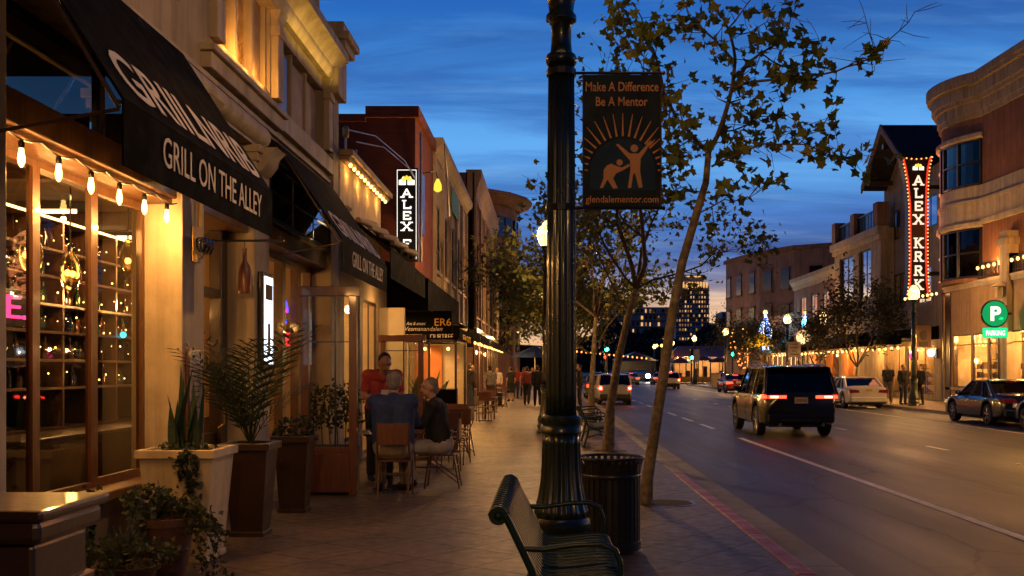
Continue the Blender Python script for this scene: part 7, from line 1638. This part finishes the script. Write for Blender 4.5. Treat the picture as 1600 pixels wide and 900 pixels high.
# ------------------------------------------------------------------ people
mat('skin', (.42,.23,.15), .5, var=.12, scale=14); mat('skin_tan', (.30,.15,.09), .5, var=.12, scale=14)
mat('hair_gray', (.17,.14,.12), .7, var=.4, scale=40); mat('hair_dark', (.012,.009,.008), .6, var=.4, scale=40); mat('hair_brown', (.06,.035,.02), .6, var=.4, scale=40)
for nme, c in (('cloth_blue',(.018,.032,.10)),('cloth_black',(.012,.012,.015)),('cloth_red',(.32,.035,.03)),('cloth_khaki',(.34,.25,.15)),('cloth_gray',(.13,.12,.12)),('cloth_denim',(.03,.04,.07)),('cloth_white',(.5,.46,.42)),('shoe_dark',(.02,.014,.010)),('cloth_maroon',(.16,.03,.035)),('cloth_pale',(.40,.36,.34))): mat(nme, c, .85, var=.22, scale=9, bump=.25, bscale=60)
def cap(m, a, b, ra, rb, n=12):
    a, b = Vector(a), Vector(b); d = b-a
    if d.length < 1e-5: return m.ell(a, ra, n, 8)
    d.normalize(); pts = []; rs = []
    for k in range(4): t = PI/2*(1-k/4); pts.append(a - d*ra*math.sin(t)); rs.append(max(.002, ra*math.cos(t)))
    pts.append(a); rs.append(ra); pts.append(b); rs.append(rb)
    for k in range(1,5): t = PI/2*k/4; pts.append(b + d*rb*math.sin(t)); rs.append(max(.002, rb*math.cos(t)))
    return m.tube(pts, rs, n)
def chain(m, pts, rs, g=0):
    for i in range(len(pts)-1): cap(m, pts[i], pts[i+1], rs[i]+g, rs[i+1]+g)
POSE = {
 'stand': dict(pel=(0,0,.94), chest=(0,.01,1.32), neck=(0,.0,1.48), head=(0,.03,1.63), shL=(-.185,0,1.42), elL=(-.24,-.03,1.13), wrL=(-.22,.06,.88), shR=(.185,0,1.42), elR=(.24,-.03,1.13), wrR=(.22,.06,.88), hiL=(-.09,0,.90), knL=(-.11,.02,.49), anL=(-.12,-.02,.09), hiR=(.09,0,.90), knR=(.11,.02,.49), anR=(.12,-.02,.09)),
 'walk': dict(pel=(0,0,.93), chest=(0,.03,1.31), neck=(0,.04,1.47), head=(0,.07,1.62), shL=(-.185,.02,1.41), elL=(-.23,-.12,1.15), wrL=(-.20,-.10,.90), shR=(.185,.04,1.41), elR=(.23,.03,1.13), wrR=(.19,.19,.95), hiL=(-.09,0,.89), knL=(-.10,.17,.50), anL=(-.10,.22,.10), hiR=(.09,0,.89), knR=(.10,.02,.47), anR=(.10,-.28,.15)),
 'sit': dict(pel=(0,-.06,.56), chest=(0,.0,.93), neck=(0,.05,1.10), head=(0,.10,1.25), shL=(-.19,.02,1.04), elL=(-.25,.16,.80), wrL=(-.14,.38,.80), shR=(.19,.02,1.04), elR=(.25,.16,.80), wrR=(.14,.38,.80), hiL=(-.10,-.02,.53), knL=(-.15,.40,.52), anL=(-.16,.38,.10), hiR=(.10,-.02,.53), knR=(.15,.40,.52), anR=(.16,.34,.10)),
 'lean': dict(pel=(0,-.08,.93), chest=(0,.10,1.27), neck=(0,.20,1.40), head=(0,.30,1.51), shL=(-.185,.14,1.36), elL=(-.24,.18,1.08), wrL=(-.10,.38,1.08), shR=(.185,.14,1.36), elR=(.24,.18,1.08), wrR=(.10,.38,1.10), hiL=(-.09,-.06,.89), knL=(-.11,-.02,.49), anL=(-.12,-.06,.09), hiR=(.09,-.06,.89), knR=(.11,.02,.49), anR=(.12,-.0,.09))}
def person(label, loc, rz, pose='stand', top='cloth_black', bottom='cloth_denim', hair='hair_dark', skin='skin', scale=1.0, sleeve='short', hairlen=0, vox=.014, skirt=False, bulk=1.0, face=False, collar=None, group=None, tweak=None, turn=0):
    t = thing('person', label, 'person', (0,0,0), group); J = {k: Vector(v) for k, v in POSE[pose].items()}
    if tweak: J.update({k: Vector(v) for k, v in tweak.items()})
    hd = J['head']; HR = Matrix.Rotation(turn, 3, 'Z') @ Matrix.Rotation(-.35 if pose == 'lean' else 0, 3, 'X')
    def hp(x, y, z): return hd + HR @ Vector((x, y, z))
    def torso(m, g):
        p, c, n = J['pel'], J['chest'], J['neck']; B = bulk
        for s in (-1,1):
            cap(m, p+Vector((s*.065*B,0,0)), c+Vector((s*.075*B,0,-.12)), .105*B+g, .105*B+g); cap(m, c+Vector((s*.075*B,0,-.12)), c+Vector((s*.085*B,0,.05)), .105*B+g, .10*B+g)
        m.ell((p+c)/2+Vector((0,.035,-.03)), (.15*B+g,.115*B+g,.2), 14, 10)
        cap(m, c+Vector((0,0,.04)), (J['shL']+J['shR'])/2+Vector((0,0,.0)), .10+g, .075+g)
        for k in ('shL','shR'): cap(m, n+Vector((0,0,-.06)), J[k], .055+g, .065*B+g)
    b = MB(); torso(b, 0)
    cap(b, J['neck']-Vector((0,0,.05)), hd-Vector((0,.02,.06)), .058, .054)
    b.ell(hp(0,-.008,.02), (.078,.098,.105), 18, 14, HR); b.ell(hp(0,.025,-.055), (.058,.072,.062), 14, 10, HR)      # skull, jaw
    cap(b, hp(0,.090,.012), hp(0,.108,-.028), .011, .017)                                                             # nose
    for s in (-1,1): b.ell(hp(s*.080,-.005,-.005), (.012,.022,.034), 8, 8, HR)                                        # ears
    cap(b, hp(-.03,.083,.035), hp(.03,.083,.035), .016, .016); cap(b, hp(-.018,.085,-.062), hp(.018,.085,-.062), .011, .011)
    for S in 'LR':
        chain(b, [J['sh'+S], J['el'+S], J['wr'+S]], [.055,.042,.029]); d = (J['wr'+S]-J['el'+S]).normalized(); sgn = -1 if S == 'L' else 1
        side = Vector((0,1,0)) if pose in ('stand','walk') else Vector((-sgn,0,0)); side = (side - d*side.dot(d)).normalized(); nrm = d.cross(side)*sgn
        w0 = J['wr'+S]; pm = w0 + d*.085
        for k in range(4):                                                                                             # palm and fingers
            o = side*(.033-.022*k); cap(b, w0+d*.02+o*.5, pm+o, .017, .013)
            fl = (.068,.078,.072,.055)[k]; a = pm+o; bnd = d*.9 - nrm*.28; c2 = a + bnd.normalized()*fl*.5; e = c2 + (d*.6 - nrm*.7).normalized()*fl*.5; cap(b, a, c2, .0105, .0095, 8); cap(b, c2, e, .0095, .008, 8)
        th = w0 + d*.03 + side*.026; cap(b, th, th+(d*.6+side*.7).normalized()*.045, .013, .011, 8); cap(b, th+(d*.6+side*.7).normalized()*.045, th+(d*.6+side*.7).normalized()*.045+(d*.9+side*.15).normalized()*.035, .011, .009, 8)
        chain(b, [J['hi'+S], J['kn'+S], J['an'+S]], [.085,.058,.040]); an = J['an'+S]; cap(b, an+Vector((0,-.03,-.045)), an+Vector((0,.13,-.062)), .035, .026)
    b.build('body', MAT[skin], t, smooth=180, remesh=min(vox,.012), relax=2)
    s = MB(); torso(s, .018)
    for S in 'LR':
        e = J['sh'+S].lerp(J['el'+S], .62) if sleeve == 'short' else None
        if e: chain(s, [J['sh'+S], e], [.066,.064])
        else: chain(s, [J['sh'+S], J['el'+S], J['el'+S].lerp(J['wr'+S], .93)], [.068,.056,.043])
    cap(s, J['neck']-Vector((0,.0,.06)), J['neck']+Vector((0,-.005,-.01)), .072, .068)
    s.ell(J['pel']+Vector((0,.01,.03)), (.172*bulk,.135*bulk,.12), 16, 10)
    s.build('jacket' if sleeve == 'long' else 'shirt', MAT[top], t, smooth=180, remesh=vox, relax=3)
    if collar: 
        c = MB(); c.tube([J['neck']+Vector((.074*math.cos(k*PI/10),.070*math.sin(k*PI/10),.0)) for k in range(21)], .013, 8); c.build('collar', MAT[collar], t, smooth=180)
    l = MB()
    cap(l, J['pel']+Vector((-.06,0,.0)), J['pel']+Vector((.06,0,0)), .135*bulk, .135*bulk)
    for S in 'LR':
        if skirt: chain(l, [J['hi'+S], J['hi'+S].lerp(J['kn'+S], .95)], [.11,.10])
        else: chain(l, [J['hi'+S], J['kn'+S], J['an'+S]+Vector((0,0,.02))], [.105,.075,.062])
    l.build('skirt' if skirt else 'trousers', MAT[bottom], t, smooth=180, remesh=vox, relax=3)
    for S in 'LR':
        an = J['an'+S]; sh = MB(); cap(sh, an+Vector((0,-.035,-.047)), an+Vector((0,.05,-.05)), .042, .042); cap(sh, an+Vector((0,.04,-.052)), an+Vector((0,.155,-.060)), .040, .030); cap(sh, an+Vector((0,-.02,-.03)), an+Vector((0,-.01,.02)), .045, .043)
        sh.build('shoe', MAT['shoe_dark'], t, smooth=180, remesh=.012, relax=1)
    h = MB(); h.ell(hp(0,-.030,.048), (.085,.093,.090), 18, 12, HR); h.ell(hp(0,-.052,-.005), (.081,.062,.082), 16, 12, HR)
    if hairlen: h.ell(hp(0,-.07,-.07), (.075,.055,.06+hairlen*.5), 14, 10, HR)
    h.build('hair', MAT[hair], t, smooth=180, remesh=.012, relax=1)
    if face:
        for s_ in (-1,1):
            MB().ell(hp(s_*.031,.088,.012), (.009,.006,.005), 8, 6, HR).build('eye', MAT['hair_dark'], t, smooth=180)
        MB().tube([hp(-.022,.094,-.058), hp(.022,.094,-.058)], .005, 6).build('mouth', MAT['cloth_maroon'], t)
    t.location = loc; t.rotation_euler = (0,0,rz); t.scale = (scale,)*3
    return t
person('grey haired heavy man in a navy blue shirt seated with his back to the camera', (-1.98,13.17,-.02), R(6), 'sit', 'cloth_blue', 'cloth_khaki', 'hair_gray', 'skin', 1.16, 'long', bulk=1.22, vox=.012)
person('grey haired man in a dark jacket and pale shorts seated at the table facing left', (-1.50,13.95,-.02), R(90), 'sit', 'cloth_black', 'cloth_pale', 'hair_gray', 'skin', 1.10, 'long', bulk=1.1, face=True, collar='sign_white', vox=.012, turn=R(30))
wt = person('dark haired waiter in a red shirt bending over the table with a notepad', (-2.42,14.85,0), R(200), 'lean', 'cloth_red', 'cloth_black', 'hair_dark', 'skin_tan', 1.12, 'short', face=True, vox=.012)
t = thing('notepad', 'small white notepad in the hands of the waiter in red', 'notepad', (-2.3,14.3,1.25)); MB().obox((-2.27,14.29,1.275),(.10,.14,.012),Matrix.Rotation(R(35),3,'X')).build('pages', MAT['sign_white'], t)
person('man in a grey shirt and dark trousers walking away on the left pavement', (-2.28,41,0), R(3), 'walk', 'cloth_gray', 'cloth_denim', 'hair_dark', scale=1.02)
person('left one of two dark clothed people walking away side by side', (-.92,46.2,0), R(-4), 'walk', 'cloth_maroon', 'cloth_black', 'hair_dark', scale=1.0, sleeve='long')
person('broad right one of two dark clothed people walking away side by side', (-.42,44.6,0), R(2), 'walk', 'cloth_black', 'cloth_black', 'hair_dark', scale=1.03, sleeve='long', bulk=1.12)
person('person in a dark dress with bare legs standing at the pavement tables', (-1.85,52,0), R(30), 'stand', 'cloth_black', 'cloth_black', 'hair_dark', scale=1.0, skirt=True)
person('person in dark clothes standing close to the left shopfronts', (-2.95,39.5,0), R(-60), 'stand', 'cloth_black', 'cloth_denim', 'hair_dark', scale=1.05, sleeve='long')
person('person in a pale shirt among the dining crowd far along the left pavement', (-2.4,49.5,0), R(160), 'stand', 'cloth_pale', 'cloth_gray', 'hair_brown', scale=.98)
person('person in a red top among the dining crowd far along the left pavement', (-1.75,57,0), R(200), 'stand', 'cloth_red', 'cloth_denim', 'hair_dark', scale=1.0)
person('person in a maroon top farthest among the dining crowd', (-1.4,62,0), R(20), 'walk', 'cloth_maroon', 'cloth_black', 'hair_brown', scale=1.0)
person('person in a white top far beyond the couple on the left pavement', (-1.0,68,0), R(190), 'walk', 'cloth_white', 'cloth_denim', 'hair_dark', scale=1.0)
person('seated diner in a black top at the table near the grey shirted walker', (-2.45,45.4,0), R(-70), 'sit', 'cloth_black', 'cloth_denim', 'hair_dark', scale=1.0)
person('seated diner in pale clothes at the third patio table', (-2.25,19.4,0), R(-90), 'sit', 'cloth_gray', 'cloth_pale', 'hair_brown', scale=1.0)
person('person in black waiting between the lamp post and the thin tree trunks', (1.42,44.5,0), R(80), 'stand', 'cloth_black', 'cloth_black', 'hair_dark', scale=1.05, sleeve='long')
person('left one of three men standing on the right pavement, in grey trousers', (16.05,48.2,0), R(150), 'stand', 'cloth_black', 'cloth_gray', 'hair_dark', scale=1.08)
person('middle one of three men standing on the right pavement, dark coat', (16.55,47.6,0), R(200), 'stand', 'cloth_black', 'cloth_denim', 'hair_brown', scale=1.05, sleeve='long')
person('right one of three men standing on the right pavement, behind the lamp post', (17.2,47.2,0), R(120), 'stand', 'cloth_black', 'cloth_black', 'hair_dark', scale=1.05, sleeve='long')
